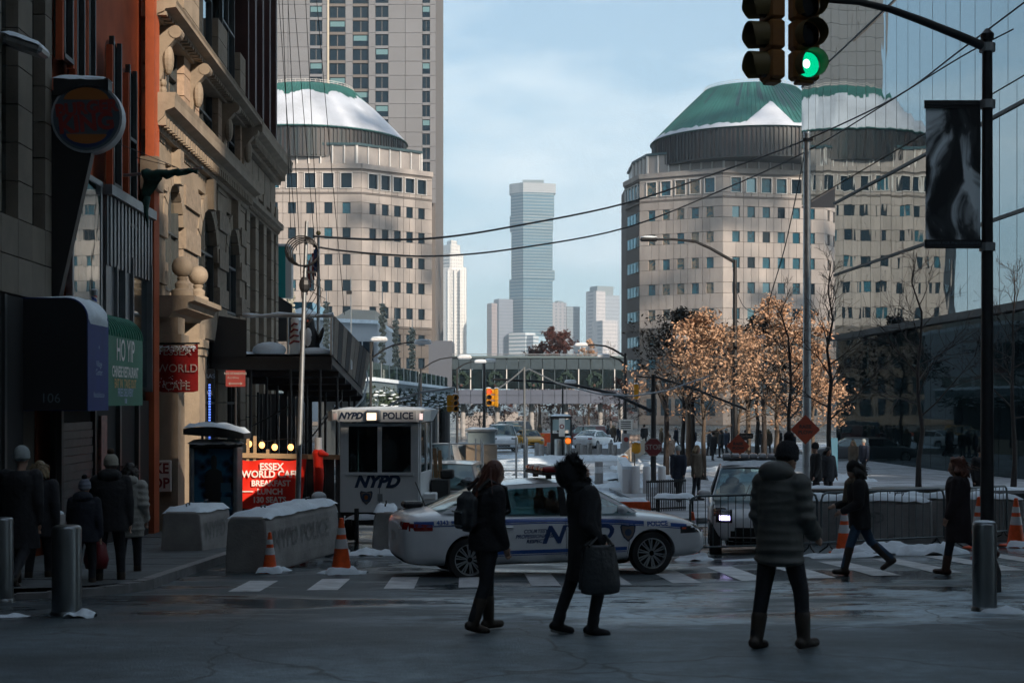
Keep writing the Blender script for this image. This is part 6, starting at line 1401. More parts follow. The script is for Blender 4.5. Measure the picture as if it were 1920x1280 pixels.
# chain-link fence with gate
cf = thing("chain_link_fence", "sunlit chain-link fence with white posts closing the street behind the police car", "fence", (0, 0, 0)); D = 52.0
M_FPOST = mat("fence_white", (.62, .62, .60), .5)
zt, zb2 = zy(832, D), -1.25
for px in (796, 843, 905, 968, 988): x = (px - 960) / F * D; MB().tube([(x, D, zb2), (x, D, zt + (.25 if px > 960 else .05))], .04, 8).build("post", M_FPOST, cf)
x0, x1 = (790 - 960) / F * D, (988 - 960) / F * D
for z in (zt, (zt + zb2) / 2, zb2 + .1): MB().tube([(x0, D, z), (x1, D, z)], .025, 6).build("rail", M_FPOST, cf)
mesh_ = MB(); h = zt - zb2; k = x0 - h
while k < x1:
    for sgn in (1, -1):
        a = Vector((k, D + .01 * sgn, zb2 if sgn > 0 else zt)); b_ = Vector((k + h, D + .01 * sgn, zt if sgn > 0 else zb2))
        ta, tb2 = max(0, (x0 - k) / h), min(1, (x1 - k) / h)
        if tb2 > ta: mesh_.tube([a.lerp(b_, ta), a.lerp(b_, tb2)], .0045, 3, False)
    k += .11
tag(mesh_.build("wire_mesh", M_FPOST, cf), kind="stuff")
for px in (892, 902): x = (px - 960) / F * (D - .3); MB().tube([(x, D - .3, zy(876, D)), (x, D - .3, zy(822, D))], .025, 6).build("stay", M_FPOST, cf)
o, w, h_ = plate("notice_sign", "white notice wired to the chain-link fence", 886, 908, 882, 898, D - .1, M_TEXTW, .02); MB().box((0, -.012, h_ * .6), (w * .7, .004, h_ * .12)).build("print_line", M_BLACK, o); MB().box((0, -.012, h_ * .3), (w * .6, .004, h_ * .1)).build("print_line", M_BLACK, o)
cb = thing("control_cabin", "tan and grey control cabin with snowy flat roof behind the chain-link fence", "cabin", on(903, 58)); f = lambda py: zy(py, 58) - cb.location.z
MB().bbox((0, 0, f(833) / 2), (1.25, 1.2, f(833)), .02).build("base", mat("tan_panel", (.28, .21, .14), .7), cb); MB().bbox((0, 0, (f(833) + f(808)) / 2), (1.1, 1.1, f(808) - f(833)), .02).build("glazed_top", mat("cabin_grey", (.22, .28, .30), .4), cb); MB().bbox((0, 0, f(806)), (1.3, 1.3, .1), .02).build("roof", M_GALV, cb); snow_cap("snow", cb, -.62, .62, -.62, .62, f(805), .08, .04, 8, 8, 4.4)
for px, d, lb in ((868, 64, "nearest the control cabin"), (855, 64.5, "second from the control cabin"), (842, 65, "third from the control cabin"), (829, 65.5, "farthest from the control cabin")):
    o = thing("snowy_post", "pale snow-capped concrete post behind the fence, %s" % lb, "post", on(px, d), 0, "pale posts behind the fence"); MB().lathe([(.16, 0), (.16, .9), (.12, .95)], 12).build("shaft", M_WHITE, o); MB().ell((0, 0, .95), (.18, .18, .1), 10, 6).build("snow", M_SNOW, o, smooth='all')
gd = thing("guard_booth", "glazed guard booth on an island of snow in the middle of the street", "booth", on(1052, 86)); f = lambda py: zy(py, 86) - gd.location.z; W = 1.15
for x in (-W / 2, W / 2): MB().box((x, 0, f(782) / 2), (.1, 1.0, f(782))).build("frame_post", M_STEELDK, gd)
MB().bbox((0, 0, f(782)), (W + .15, 1.2, .14), .02).build("roof", M_STEELDK, gd); MB().box((0, 0, (f(786) + f(806)) / 2), (W - .1, .9, f(786) - f(806))).build("glazing", mat("booth_pale_glass", (.30, .42, .44), .2), gd); MB().box((0, 0, f(812) / 2), (W - .1, .95, f(812))).build("base", M_STEELDK, gd)
snow_cap("snow", gd, -W / 2, W / 2, -.55, .55, f(781) + .05, .1, .05, 8, 6, 3.3)
for px, lb in ((1046, "left of the warning light"), (1064, "behind the warning light")): o = bollard("stout grey cylinder in front of the guard booth, %s" % lb, px, 84.5, 1.35, .22, M_GALV, "stout cylinders at the guard booth")
o, w, h_ = plate("road_sign", "white traffic sign with a red prohibition ring on the guard booth", 1048, 1059, 784, 818, 85, M_TEXTW, .03); MB().lathe([(.08, -.004), (.14, -.004), (.14, .004), (.08, .004), (.08, -.004)], 16, (0, -.02, h_ * .55), Matrix.Rotation(R(90), 3, 'X'), False).build("ring", M_BKRED, o)
sg_ = hang("orange-lit warning light in front of the guard booth", 1065, 818, 832, 84, 0, 'o', 1)
o, w, h_ = plate("road_sign", "white regulatory sign board on the twin-arm lamp post", 1161, 1186, 786, 806, 79, M_TEXTW, .03)
for k in range(4): MB().box((0, -.018, h_ * (.18 + .2 * k)), (w * .75, .004, h_ * .09)).build("print_line", M_BLACK, o)
o, w, h_ = plate("road_sign", "narrow white sign with a red mark below the regulatory board", 1166, 1182, 812, 850, 79, mat("grey_sign", (.3, .32, .34), .5), .03); MB().ell((0, -.02, h_ * .7), (.14, .01, .14), 12, 6).build("red_mark", M_BKRED, o)
o, w, h_ = plate("road_sign", "pale octagonal sign back behind the stop-sign pole", 1180, 1200, 815, 838, 66, mat("sign_back", (.42, .34, .30), .6), .02)
MB().tube([(0, .03, h_), (0, .03, gz(6, 66) - o.location.z)], .03, 6).build("post", M_STEELDK, o)
o, w, h_ = plate("street_sign", "black street name sign high on the lamp post above the small police car", 1386, 1412, 812, 822, 50, M_BLACK, .03); lettering("Cortlandt", .1, M_TXTREDS, o, (0, -.02, h_ * .5))
o, w, h_ = plate("one_way_sign", "small one way sign under the street name sign", 1379, 1402, 822, 834, 50, M_BLACK, .03); MB().box((0, -.018, h_ * .5), (w * .8, .004, h_ * .5)).build("arrow_panel", M_TEXTW, o)
# white barricade wall and orange trough in front of the walkway
wbk = thing("white_barricade", "sunlit white plastic barricade wall running beside the walkway", "barricade", (0, 0, 0))
a, b_ = on(1186, 50), on(1172, 64)
for k in range(6):
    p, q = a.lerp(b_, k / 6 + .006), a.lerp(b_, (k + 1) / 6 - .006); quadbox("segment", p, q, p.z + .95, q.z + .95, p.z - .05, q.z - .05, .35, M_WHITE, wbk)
    quadbox("snow", p, q, p.z + 1.06, q.z + 1.06, p.z + .952, q.z + .952, .34, M_SNOW, wbk)
rt = thing("barrier_trough", "red-orange plastic barrier trough with snow behind the police car bonnet", "barrier", on(1178, 38)); MB().prism([(-.62, 0), (.62, 0), (.55, .55), (-.55, .55)], -.25, .25, 'y').build("body", M_ORANGE, rt); snow_cap("snow", rt, -.5, .5, -.2, .2, .55, .1, .08, 10, 5, 9.0)
for x in (-.35, 0, .35): MB().box((x, -.255, .3), (.04, .03, .4)).build("rib", M_ORANGE, rt)
fnc = thing("picket_fence", "low dark picket fence curving behind the police car bonnet", "fence", (0, 0, 0))
for k in range(22):
    p = on(1213 + k * 3.4, 40 + .02 * k); MB().box(p + Vector((0, 0, .5)), (.03, .03, 1.0)).build("picket", M_STEELDK, fnc)
for z in (.2, .95): mb = MB(); beam(mb, on(1212, 40, z), on(1286, 40.4, z), .04, .05); mb.build("rail", M_STEELDK, fnc)
st_ = thing("snowy_table", "low table top covered with snow beside the picket fence", "table", on(1265, 36)); MB().bbox((0, 0, .72), (1.0, .6, .06), .02).build("top", M_GALV, st_); snow_cap("snow", st_, -.48, .48, -.28, .28, .75, .08, .04, 10, 6, 2.5)
for x in (-.42, .42):
    for y in (-.22, .22): MB().tube([(x, y, 0), (x, y, .7)], .025, 6).build("leg", M_STEELDK, st_)
wf = thing("walkway_railing", "pale railing panels along the walkway beyond the white barricade", "railing", (0, 0, 0))
for k in range(9):
    p, q = on(1172 + k * 4.2, 66 + k * 3.6), on(1172 + (k + 1) * 4.2, 66 + (k + 1) * 3.6); quadbox("panel", p, q, p.z + 1.1, q.z + 1.1, p.z + .1, q.z + .1, .05, mat("tan_rail", (.5, .42, .32), .6), wf)
orb = thing("orange_barrier", "small orange plastic barrier on the far avenue", "barrier", on(1028, 125)); MB().prism([(-1.3, 0), (1.3, 0), (1.2, 1.1), (-1.2, 1.1)], -.25, .25, 'y').build("body", M_ORANGE, orb); MB().box((0, -.27, .6), (2.0, .04, .3)).build("panel", M_ORANGE, orb)
cyl = thing("pale_blue_drum", "pale blue translucent panel leaning against a trunk at the plaza edge", "panel", on(1563, 64)); MB().bbox((0, 0, .9), (.35, .1, 1.8), .03).build("panel", mat("pale_blue", (.06, .17, .25), .4), cyl); MB().box((0, .1, .1), (.5, .3, .1)).build("foot", M_STEELDK, cyl)
# far avenue: low sunlit wall, hedge and kiosks seen below the bridge
fw = thing("far_wall", "low sunlit stone wall beyond the far avenue, seen under the footbridge", "wall", (0, 0, 0))
for k in range(12): a, b_ = at(860 + k * 28, 755, 262), at(888 + k * 28 - .3, 755, 262); quadbox("wall_bay", a, b_, -.2 + .7 * (k % 2), -.2 + .7 * (k % 2), -2.6, -2.6, .6, M_GRAN, fw)
# ================================================================== vehicles
M_CARW = mat("car_white", (.74, .77, .80), .26, coat=.6, var=.09, vscale=2.5); M_CARBLUE = mat("police_blue", (.012, .08, .34), .35, coat=.3); M_CARGLASS = glassmat("car_glass", (.60, .78, .80), .72, base_refl=.05)
M_RIM = mat("alloy_rim", (.42, .45, .47), .28, .9); M_TAIL = mat("tail_lamp_red", (.22, .008, .008), .15, coat=.8); M_HEADL = mat("headlamp_glass", (.05, .055, .06), .08, .2, coat=1.0); M_INT = mat("car_interior", (.02, .02, .022), .8); M_ARCH = mat("wheel_well", (.008, .008, .009), .9)
SEDAN = dict(st=[(-2.44, .50, .46, .72, .78), (-2.41, .74, .32, .90, .95), (-2.28, .85, .24, .97, 1.03), (-1.95, .91, .22, .985, 1.075), (-1.42, .925, .21, .975, 1.07), (-.8, .925, .20, .955, 1.0), (0, .92, .20, .945, .98), (.75, .92, .20, .935, .975), (1.1, .925, .21, .915, .985), (1.43, .925, .21, .885, .95), (1.85, .90, .22, .84, .895), (2.15, .84, .23, .77, .82), (2.36, .70, .27, .66, .70), (2.43, .50, .36, .56, .60)],
             wheels=(-1.42, 1.43), wr=.335, half=.80, ab=(1.22, .96), af=(.36, 1.435), rf=(-.86, 1.415), cb=(-1.82, 1.06), zbelt=.955, yb=.83, yt=.585, crown=.045, bp=.06, qx=-1.0)
SMART = dict(st=[(-1.34, .55, .42, .85, .9), (-1.30, .74, .3, .98, 1.05), (-1.1, .80, .24, 1.02, 1.1), (-.7, .825, .22, 1.02, 1.06), (0, .83, .21, 1.0, 1.03), (.5, .83, .21, .98, 1.02), (.8, .82, .22, .93, .99), (1.05, .79, .23, .84, .89), (1.25, .70, .25, .72, .77), (1.34, .50, .32, .6, .64)],
             wheels=(-.92, .92), wr=.29, half=.70, ab=(.98, .97), af=(.36, 1.50), rf=(-.95, 1.52), cb=(-1.28, 1.05), zbelt=1.0, yb=.76, yt=.60, crown=.05, bp=-.05, qx=-.95)
SUV = dict(st=[(-2.35, .60, .48, .9, .98), (-2.32, .84, .36, 1.08, 1.14), (-2.1, .93, .30, 1.12, 1.16), (-1.4, .96, .28, 1.10, 1.14), (0, .96, .28, 1.08, 1.12), (.9, .96, .28, 1.06, 1.12), (1.4, .95, .28, 1.03, 1.10), (1.95, .92, .30, .98, 1.04), (2.25, .80, .34, .86, .92), (2.33, .6, .42, .74, .8)],
           wheels=(-1.4, 1.42), wr=.37, half=.82, ab=(1.25, 1.1), af=(.55, 1.72), rf=(-1.95, 1.74), cb=(-2.25, 1.14), zbelt=1.09, yb=.87, yt=.68, crown=.05, bp=.0, qx=-1.2)
def wheel_mesh(r):
    ty = MB().lathe([(r * .70, -.10), (r * .93, -.105), (r, -.07), (r, .07), (r * .93, .105), (r * .70, .10), (r * .70, -.10)], 36, (0, 0, 0), Matrix.Rotation(R(90), 3, 'X'), False).mesh("tyre", M_RUBBER, True)
    rm = MB(); rm.lathe([(r * .66, -.095), (r * .715, -.10), (r * .715, .05), (r * .64, .05), (r * .64, -.06), (r * .66, -.095)], 36, (0, 0, 0), Matrix.Rotation(R(90), 3, 'X'), False)
    for k in range(20):
        a = 2 * math.pi * (k // 2) / 10 + (.2 if k % 2 else 0.0); rm.tf(Matrix.Rotation(a, 4, 'Y')).add([(-.007, .085, .04), (.007, .085, .04), (.010, .10, r * .66), (-.010, .10, r * .66), (-.007, .06, .04), (.007, .06, .04), (.008, .07, r * .66), (-.008, .07, r * .66)], [(0, 1, 2, 3), (7, 6, 5, 4), (0, 4, 5, 1), (1, 5, 6, 2), (2, 6, 7, 3), (3, 7, 4, 0)])
        rm.m = Matrix.Identity(4)
    rm.lathe([(.075, .05), (.075, .10), (.05, .115), (.001, .115)], 18, (0, 0, 0), Matrix.Rotation(R(90), 3, 'X'))
    # spokes face -y after this flip
    rmesh = rm.mesh("rim", M_RIM, True)
    for v in rmesh.vertices: v.co.y = -v.co.y if False else v.co.y
    dk = MB().lathe([(.001, -.03), (r * .64, -.03), (r * .64, .0), (.001, .0)], 24, (0, 0, 0), Matrix.Rotation(R(90), 3, 'X')).mesh("brake", M_ARCH)
    return ty, rmesh, dk
def loft_body(sp):
    mb = MB(); sec = []
    for x, w, zb_, zs, zd in sp['st']:
        half = [(0, zb_), (.70 * w, zb_), (.95 * w, zb_ + .05), (w * .995, zb_ + .18), (w, (zb_ + zs) * .5 + .06), (w * .985, zs - .07), (w * .93, zs), (w * .62, zd - .008), (0, zd + .012)]
        sec.append([(x, -y, z) for y, z in half] + [(x, y, z) for y, z in reversed(half[1:-1])])
    n = len(sec[0]); vs = [p for s_ in sec for p in s_]; fs = []
    for i in range(len(sec) - 1):
        for j in range(n): fs.append((i * n + j, i * n + (j + 1) % n, (i + 1) * n + (j + 1) % n, (i + 1) * n + j))
    fs += [tuple(reversed(range(n))), tuple((len(sec) - 1) * n + j for j in range(n))]
    return mb.add(vs, fs)
_carmesh = {}
def car(name, label, loc, rz, key, sp, paint, cat="car", scale=1.0, group=None, detail=True, lightbar=False):
    o = thing(name, label, cat, loc, rz, group); o.scale = (scale,) * 3
    if (key, paint.name) not in _carmesh:
        cut = MB()
        for wx in sp['wheels']:
            for s_ in (-1, 1): cut.lathe([(sp['wr'] * 1.13, -.32), (sp['wr'] * 1.13, .32)], 32, (wx, s_ * (sp['half'] + .1), sp['wr'] * 1.0), Matrix.Rotation(R(90), 3, 'X'))
        cu = link("cutter", cut.mesh("cutter", M_ARCH)); cu.hide_render = True
        _carmesh[(key, paint.name)] = evaluate([(loft_body(sp), "body", paint, [('SUBSURF', dict(levels=2, render_levels=2)), ('BOOLEAN', dict(operation='DIFFERENCE', object=cu, solver='EXACT'))])])[0]
        me = _carmesh[(key, paint.name)]; me.set_sharp_from_angle(angle=R(45)); bpy.data.objects.remove(cu)
    body = link("body", _carmesh[(key, paint.name)], o)
    ab, af, rf, cb, yb, yt, zb_ = sp['ab'], sp['af'], sp['rf'], sp['cb'], sp['yb'], sp['yt'], sp['zbelt']
    ys = lambda z: yb + (yt - yb) * (z - zb_) / (af[1] - zb_)
    def pan(nm, poly, mt, s_, off=0.0, th=.012, par=o):
        v = [(x, s_ * (ys(z) + off), z) for x, z in poly]; w = [(x, y - s_ * th, z) for x, y, z in v]; n = len(v)
        return MB().add(v + w, [tuple(range(n)), tuple(reversed(range(n, 2 * n)))] + [(i, n + i, n + (i + 1) % n, (i + 1) % n) for i in range(n)]).build(nm, mt, par)
    def mixp(a, b_, t): return (a[0] + (b_[0] - a[0]) * t, a[1] + (b_[1] - a[1]) * t)
    bp, qx = sp['bp'], sp['qx']; top = lambda x: af[1] + (rf[1] - af[1]) * (af[0] - x) / (af[0] - rf[0])
    for s_ in (-1, 1):
        pan("front_side_window", [(ab[0] - .1, zb_ + .005), (bp + .05, zb_ + .005), (bp + .05, top(bp) - .05), (af[0] - .01, af[1] - .055), mixp(ab, af, .5)[0:1] + (mixp(ab, af, .5)[1] - .0,)][:4] if True else [], M_CARGLASS, s_, -.004, .006)
        pan("rear_side_window", [(bp - .05, zb_ + .005), (qx, zb_ + .02), (max(qx, rf[0] - .05) if qx < rf[0] else qx, min(rf[1] - .055, 1.6) if key != 'sedan' else 1.33), (bp - .05, top(bp) - .05)], M_CARGLASS, s_, -.004, .006)
        a2 = (ab[0] - .09, ab[1]); pan("front_pillar", [ab, a2, (af[0] - .01, af[1] - .05), af], paint, s_, .004, .05)
        pan("centre_pillar", [(bp + .06, zb_ - .01), (bp - .06, zb_ - .01), (bp - .05, top(bp) - .04), (bp + .05, top(bp) - .04)], M_ARCH, s_, .003, .04)
        if key == 'sedan':
            pan("quarter_window", [(qx - .05, zb_ + .03), (-1.50, 1.035), (qx - .05, 1.30)], M_CARGLASS, s_, -.004, .006)
            pan("rear_pillar", [(-1.50, 1.0), (cb[0], cb[1] - .02), (rf[0], rf[1]), (rf[0] + .05, rf[1] - .05), (qx - .06, 1.31), (-1.55, 1.03)], paint, s_, .003, .05)
            pan("door_pillar", [(qx + .01, zb_), (qx - .05, zb_), (qx - .05, 1.33), (qx + .01, 1.335)], paint, s_, .002, .03)
        else: pan("rear_pillar", [(qx + .02, zb_), cb, rf, (qx + .05 if qx + .05 > rf[0] else rf[0] + .12, rf[1] - .05)], paint, s_, .003, .05)
        pan("roof_rail", [(af[0], af[1]), (af[0] - .01, af[1] - .055), (bp, top(bp) - .055), (rf[0] + .03, rf[1] - .06), (rf[0], rf[1])], paint, s_, .003, .05)
    def screen(nm, a, b_, wa, wb, bow, mt):
        rows = []
        for j in range(5):
            t = j / 4; x, z = mixp(a, b_, t); w = wa + (wb - wa) * t; rows.append([(x + bow * (1 - (2 * i / 8 - 1) ** 2), w * (2 * i / 8 - 1), z + .02 * math.sin(math.pi * t)) for i in range(9)])
        return MB().grid(rows).build(nm, mt, o, smooth='all')
    screen("windscreen", ab, (af[0], af[1] - .005), ys(ab[1]) - .02, ys(af[1]) - .01, .12, M_CARGLASS); screen("rear_window", cb, (rf[0], rf[1] - .005), ys(cb[1]) - .1, ys(rf[1]) - .02, -.1, M_CARGLASS)
    rows = []
    for j in range(7):
        t = j / 6; x = af[0] + (rf[0] - af[0]) * t; z = af[1] + (rf[1] - af[1]) * t; rows.append([(x + (.12 if t == 0 else (-.1 if t == 1 else 0)) * (1 - (2 * i / 8 - 1) ** 2), (ys(z) + .003) * (2 * i / 8 - 1), z + sp['crown'] * (1 - (2 * i / 8 - 1) ** 2) * (.5 + .5 * math.sin(math.pi * t)) + .012 * math.sin(math.pi * t)) for i in range(9)])
    rf_ = MB(); rf_.grid(rows); rf_.grid([[(x, y, z - .03) for x, y, z in r] for r in rows]); rf_.build("roof", paint, o, smooth='all')
    if 'wheel' + key not in _carmesh: _carmesh['wheel' + key] = wheel_mesh(sp['wr'])
    ty, rm, dk = _carmesh['wheel' + key]
    for wx in sp['wheels']:
        for s_ in (-1, 1):
            w = link("wheel", ty, o, (wx, s_ * (sp['half'] + .0), sp['wr'] - .0), rz=0 if s_ > 0 else math.pi); link("rim", rm, w); link("brake_disc", dk, w)
        MB().box((wx, 0, sp['wr'] + .1), (sp['wr'] * 2.1, sp['half'] * 1.5, sp['wr'] * 1.3)).build("wheel_well", M_ARCH, o)
    bm = BVHTree.FromPolygons([v.co.copy() for v in body.data.vertices], [tuple(p.vertices) for p in body.data.polygons])
    def skin_y(x, z, s_, off):
        h = bm.ray_cast(Vector((x, s_ * 3, z)), Vector((0, -s_, 0))); return (h[0].y if h[0] else s_ * sp['half']) + s_ * off
    def skin_x(y, z, s_, off):
        h = bm.ray_cast(Vector((s_ * 5, y, z)), Vector((-s_, 0, 0))); return (h[0].x if h[0] else s_ * 2.3) + s_ * off
    x1 = sp['st'][-1][0]
    def patch_side(nm, x0, x1_, z0, z1, mt, s_, off=.004, nx=24, nz=3, zf=None):
        rows = []
        for j in range(nz + 1):
            rows.append([(lambda x, z: (x, skin_y(x, z, s_, off), z))(x0 + (x1_ - x0) * i / nx, (zf(x0 + (x1_ - x0) * i / nx) if zf else 0) + z0 + (z1 - z0) * j / nz) for i in range(nx + 1)])
        return MB().grid(rows).build(nm, mt, o, smooth='all')
    def patch_end(nm, y0, y1, z0, z1, mt, s_, off=.005, n=10):
        return MB().grid([[(skin_x(y0 + (y1 - y0) * i / n, z0 + (z1 - z0) * j / 4, s_, off), y0 + (y1 - y0) * i / n, z0 + (z1 - z0) * j / 4) for i in range(n + 1)] for j in range(5)]).build(nm, mt, o, smooth='all')
    o_api = dict(skin_y=skin_y, skin_x=skin_x, patch_side=patch_side, patch_end=patch_end, o=o, ys=ys)
    hwid = sp['st'][-3][1] if key != 'suv' else .8; zl = sp['st'][-3][3]
    for s_ in (-1, 1):
        patch_end("headlamp", s_ * hwid * .58, s_ * hwid * .93, zl - .14, zl - .02, M_HEADL, 1); patch_end("tail_lamp", s_ * .5, s_ * .78, sp['st'][2][3] - .17, sp['st'][2][3] - .06, M_TAIL, -1)
    patch_end("grille", -.38, .38, .40, .52, M_ARCH, 1); patch_end("lower_grille", -.5, .5, .27, .34, M_ARCH, 1); patch_end("number_plate", -.2, .2, .6, .72, M_REFL, -1); patch_end("bumper_sill", -.6, .6, .28, .36, M_ARCH, -1)
    for s_ in (-1, 1):
        mr = MB(); mr.ell((ab[0] - .28, s_ * (ys(zb_) + .13), zb_ + .07), (.08, .12, .075), 12, 8); mr.build("mirror", paint, o, smooth='all')
    for x in ((.35, -.45) if key != 'smart' else (.1,)):
        for y in (-.37, .37):
            st2 = MB(); st2.bbox((x, y, .55), (.5, .48, .25), .06); st2.tf(Matrix.Translation((x - .25, y, .6)) @ Matrix.Rotation(R(-12), 4, 'Y')).bbox((0, 0, .3), (.14, .46, .62), .06); st2.m = Matrix.Identity(4); st2.ell((x - .36, y, 1.22), (.06, .13, .1), 8, 6); st2.build("seat", M_INT, o, smooth=True)
    MB().box((0, 0, .4), (min(2.4, x1 * 1.2), sp['half'] * 1.6, .08)).build("cabin_floor", M_INT, o); MB().bbox((ab[0] - .25, 0, zb_ - .08), (.4, sp['half'] * 1.6, .18), .05).build("dashboard", M_INT, o)
    if lightbar:
        z = af[1] + sp['crown'] + .07; xb = (af[0] + rf[0]) / 2 + .18; lb = MB().bbox((xb, 0, z + .02), (.28, 1.1, .05), .02).build("light_bar", M_BLACK, o)
        for k in range(7): MB().bbox((xb, -.48 + k * .16, z + .085), (.26, .15, .085), .025).build("lens_segment", [mat("bar_red", (.30, .012, .012), .2, coat=.5), mat("bar_clear", (.42, .42, .44), .2, coat=.5)][k % 2] if key == 'sedan' else mat("bar_clear", (.42, .42, .44), .2), lb)
        for y in (-.4, .4): MB().box((xb, y, z - .03), (.08, .06, .08)).build("bar_foot", M_BLACK, lb)
    return o_api
def decal_text(api, s_txt, size, x, z, mt, shear=0.0, bold=0.0, side=-1, width=1.0, off=.006):
    me = text_mesh(s_txt, size, mt, shear=shear, bold=bold, width=width)
    for v in me.vertices:
        px, pz = x + v.co.x * (-side), z + v.co.y; v.co = (px, api['skin_y'](px, pz, side, off), pz)
    return link("lettering", me, api['o'])
# ---- the police saloon
pc = car("police_car", "white police saloon with blue stripes parked across the street", on(1026, 22.3, -.0), R(13.5), 'sedan', SEDAN, M_CARW, "police car", .985, None, True, True)
pc['o'].rotation_euler = (0, R(-.6), R(13.5)); o = pc['o']
zsag = lambda x: -.012 * (x + .2) ** 2
pc['patch_side']("belt_stripe", -2.25, 2.02, .868, .925, M_CARBLUE, -1, .004, 60, 2, lambda x: -.024 * (x + .6) ** 2 if x > -.6 else .004 * (x + .6)); pc['patch_side']("belt_line", -2.25, 2.02, .845, .858, M_CARBLUE, -1, .004, 60, 1, lambda x: -.024 * (x + .6) ** 2 if x > -.6 else .004 * (x + .6))
pc['patch_side']("lower_stripe", -1.02, 1.02, .40, .455, M_CARBLUE, -1, .004, 40, 2); pc['patch_side']("lower_line", -1.02, 1.02, .375, .386, M_CARBLUE, -1, .004, 40, 1)
pc['patch_side']("sill_trim", -1.05, 1.05, .235, .262, M_ARCH, -1, .004, 30, 1)
pc['patch_side']("stripe_panel", 1.30, 1.74, .742, .835, M_CARW, -1, .006, 10, 2); decal_text(pc, "POLICE", .095, 1.52, .785, M_CARBLUE, 0, .004, width=1.1, off=.009)
pc['patch_side']("stripe_panel", -1.96, -1.70, .862, .928, M_CARW, -1, .006, 6, 2); decal_text(pc, "4343", .09, -1.83, .895, M_CARBLUE, 0, .003, off=.009); pc['patch_side']("stripe_panel", -1.34, -1.10, .862, .928, M_CARW, -1, .006, 6, 2); decal_text(pc, "CTR", .09, -1.22, .895, M_CARBLUE, 0, .003, off=.009)
decal_text(pc, "NYPD", .36, .22, .66, mat("decal_navy", (.012, .045, .16), .4), .35, .012, width=1.15)
for k, t in enumerate(("COURTESY", "PROFESSIONALISM", "RESPECT")): decal_text(pc, t, .075, -.42, .73 - .075 * k, MATS["decal_navy"], .3, .002)
pol = [(-.5, .35), (-.42, .5), (0, .42), (.42, .5), (.5, .35), (.44, 0), (.3, -.3), (0, -.58), (-.3, -.3), (-.44, 0)]
for k, (sc_, mt, off) in enumerate(((.25, M_NYPD, .004), (.205, MATS["shield_grey"], .007), (.11, MATS["shield_blue"], .010))):
    ring = pol if k < 2 else [(.5 * math.cos(2 * math.pi * i / 12), .5 * math.sin(2 * math.pi * i / 12)) for i in range(12)]
    MB().add([(1.04 + sc_ * a, pc['skin_y'](1.04 + sc_ * a, .67 + sc_ * b_, -1, off), .67 + sc_ * b_) for a, b_ in ring], [tuple(range(len(ring)))]).build("shield", mt, o)
for x in (-1.02, .06, 1.02):                                   # door shut lines
    rows = [[(x + dx + (.05 * math.sin((z - .3) * 4) if x != .06 else 0), pc['skin_y'](x + dx, z, -1, .002), z) for dx in (-.004, .004)] for z in [.30 + .06 * k for k in range(11)]]
    MB().grid(rows).build("door_gap", M_ARCH, o)
for x in (-.86, .22): MB().bbox((x, pc['skin_y'](x, .80, -1, .018), .80), (.2, .035, .035), .012).build("door_handle", M_CARW, o, smooth=True)
rows = [[(x, pc['skin_y'](x, z, -1, .006), z) for x in (-2.40, -2.32, -2.22, -2.10, -1.98)] for z in (.80, .84, .88)]; rows = [[(x, y, z - .02 + (.045 * (j / 2) if True else 0) * (1 - i / 5)) for i, (x, y, z) in enumerate(r)] for j, r in enumerate(rows)]; MB().grid(rows).build("tail_lamp", M_TAIL, o, smooth='all')
rows = [[(x, pc['skin_y'](x, z, -1, .005), z) for x in (1.90, 2.0, 2.08, 2.16, 2.24, 2.30)] for z in (.625, .66, .695, .73)]; MB().grid(rows).build("headlamp", M_HEADL, o, smooth='all')
rows = [[(x, pc['skin_y'](x, z, -1, .007), z) for x in (1.93, 1.96, 2.0)] for z in (.69, .715)]; MB().grid(rows).build("side_marker", M_ORANGE, o)
MB().tube([(-1.9, .2, 1.08), (-2.05, .2, 1.45)], .008, 5).build("aerial", M_STEELDK, o); MB().bbox((-2.1, .25, 1.1), (.3, .35, .1), .03).build("boot_box", M_BLACK, o)
# puddle-side snow and an officer at the wheel are left to the people section
# ---- the small police car, facing the viewer
sm = car("small_police_car", "small white two-seat police car facing the viewer with one lit headlamp and snowy bonnet", on(1413, 27.6), R(-97), 'smart', SMART, M_CARW, "police car", 1.06, None, True, True)
o = sm['o']; sm['patch_side']("belt_stripe", -1.1, .75, .84, .90, M_CARBLUE, -1, .004, 30, 2); sm['patch_side']("belt_stripe", -1.1, .75, .84, .90, M_CARBLUE, 1, .004, 30, 2)
for s_ in (-1, 1):
    ln = sm['patch_end']("headlamp_cowl", s_ * .42, s_ * .70, .60, .84, M_ARCH, 1, .006, 8)
    sm['patch_end']("headlamp_lens", s_ * .46, s_ * .64, .64, .72, emat("xenon", (.55, .5, 1.0), 4.0) if s_ < 0 else M_HEADL, 1, .014, 6)
sm['patch_end']("intake", -.45, .45, .36, .46, M_ARCH, 1, .01, 10); sm['patch_end']("bonnet_badge", -.05, .05, .70, .76, M_GALV, 1, .012, 3)
sn = MB(); rows = []
for j in range(7):
    x = .80 + .40 * j / 6; rows.append([(x, y, (sm_z := 1.06 - .9 * (x - .72) ** 1.5 - .08 * y * y) + (.04 if 0 < j < 6 and abs(y) < .55 else -.03)) for y in [-.6 + .12 * i for i in range(11)]])
sn.grid(rows).build("snow_on_bonnet", M_SNOW, o, smooth='all'); s2 = snow_cap("snow_on_roof", o, -.85, .2, -.55, .55, 1.56, .06, .03, 10, 8, 3.1)
MB().tube([(.97, -.2, 1.0), (.75, -.1, 1.22)], .012, 5).build("wiper", M_BLACK, o); MB().tube([(.97, .35, 1.0), (.75, .3, 1.22)], .012, 5).build("wiper", M_BLACK, o)
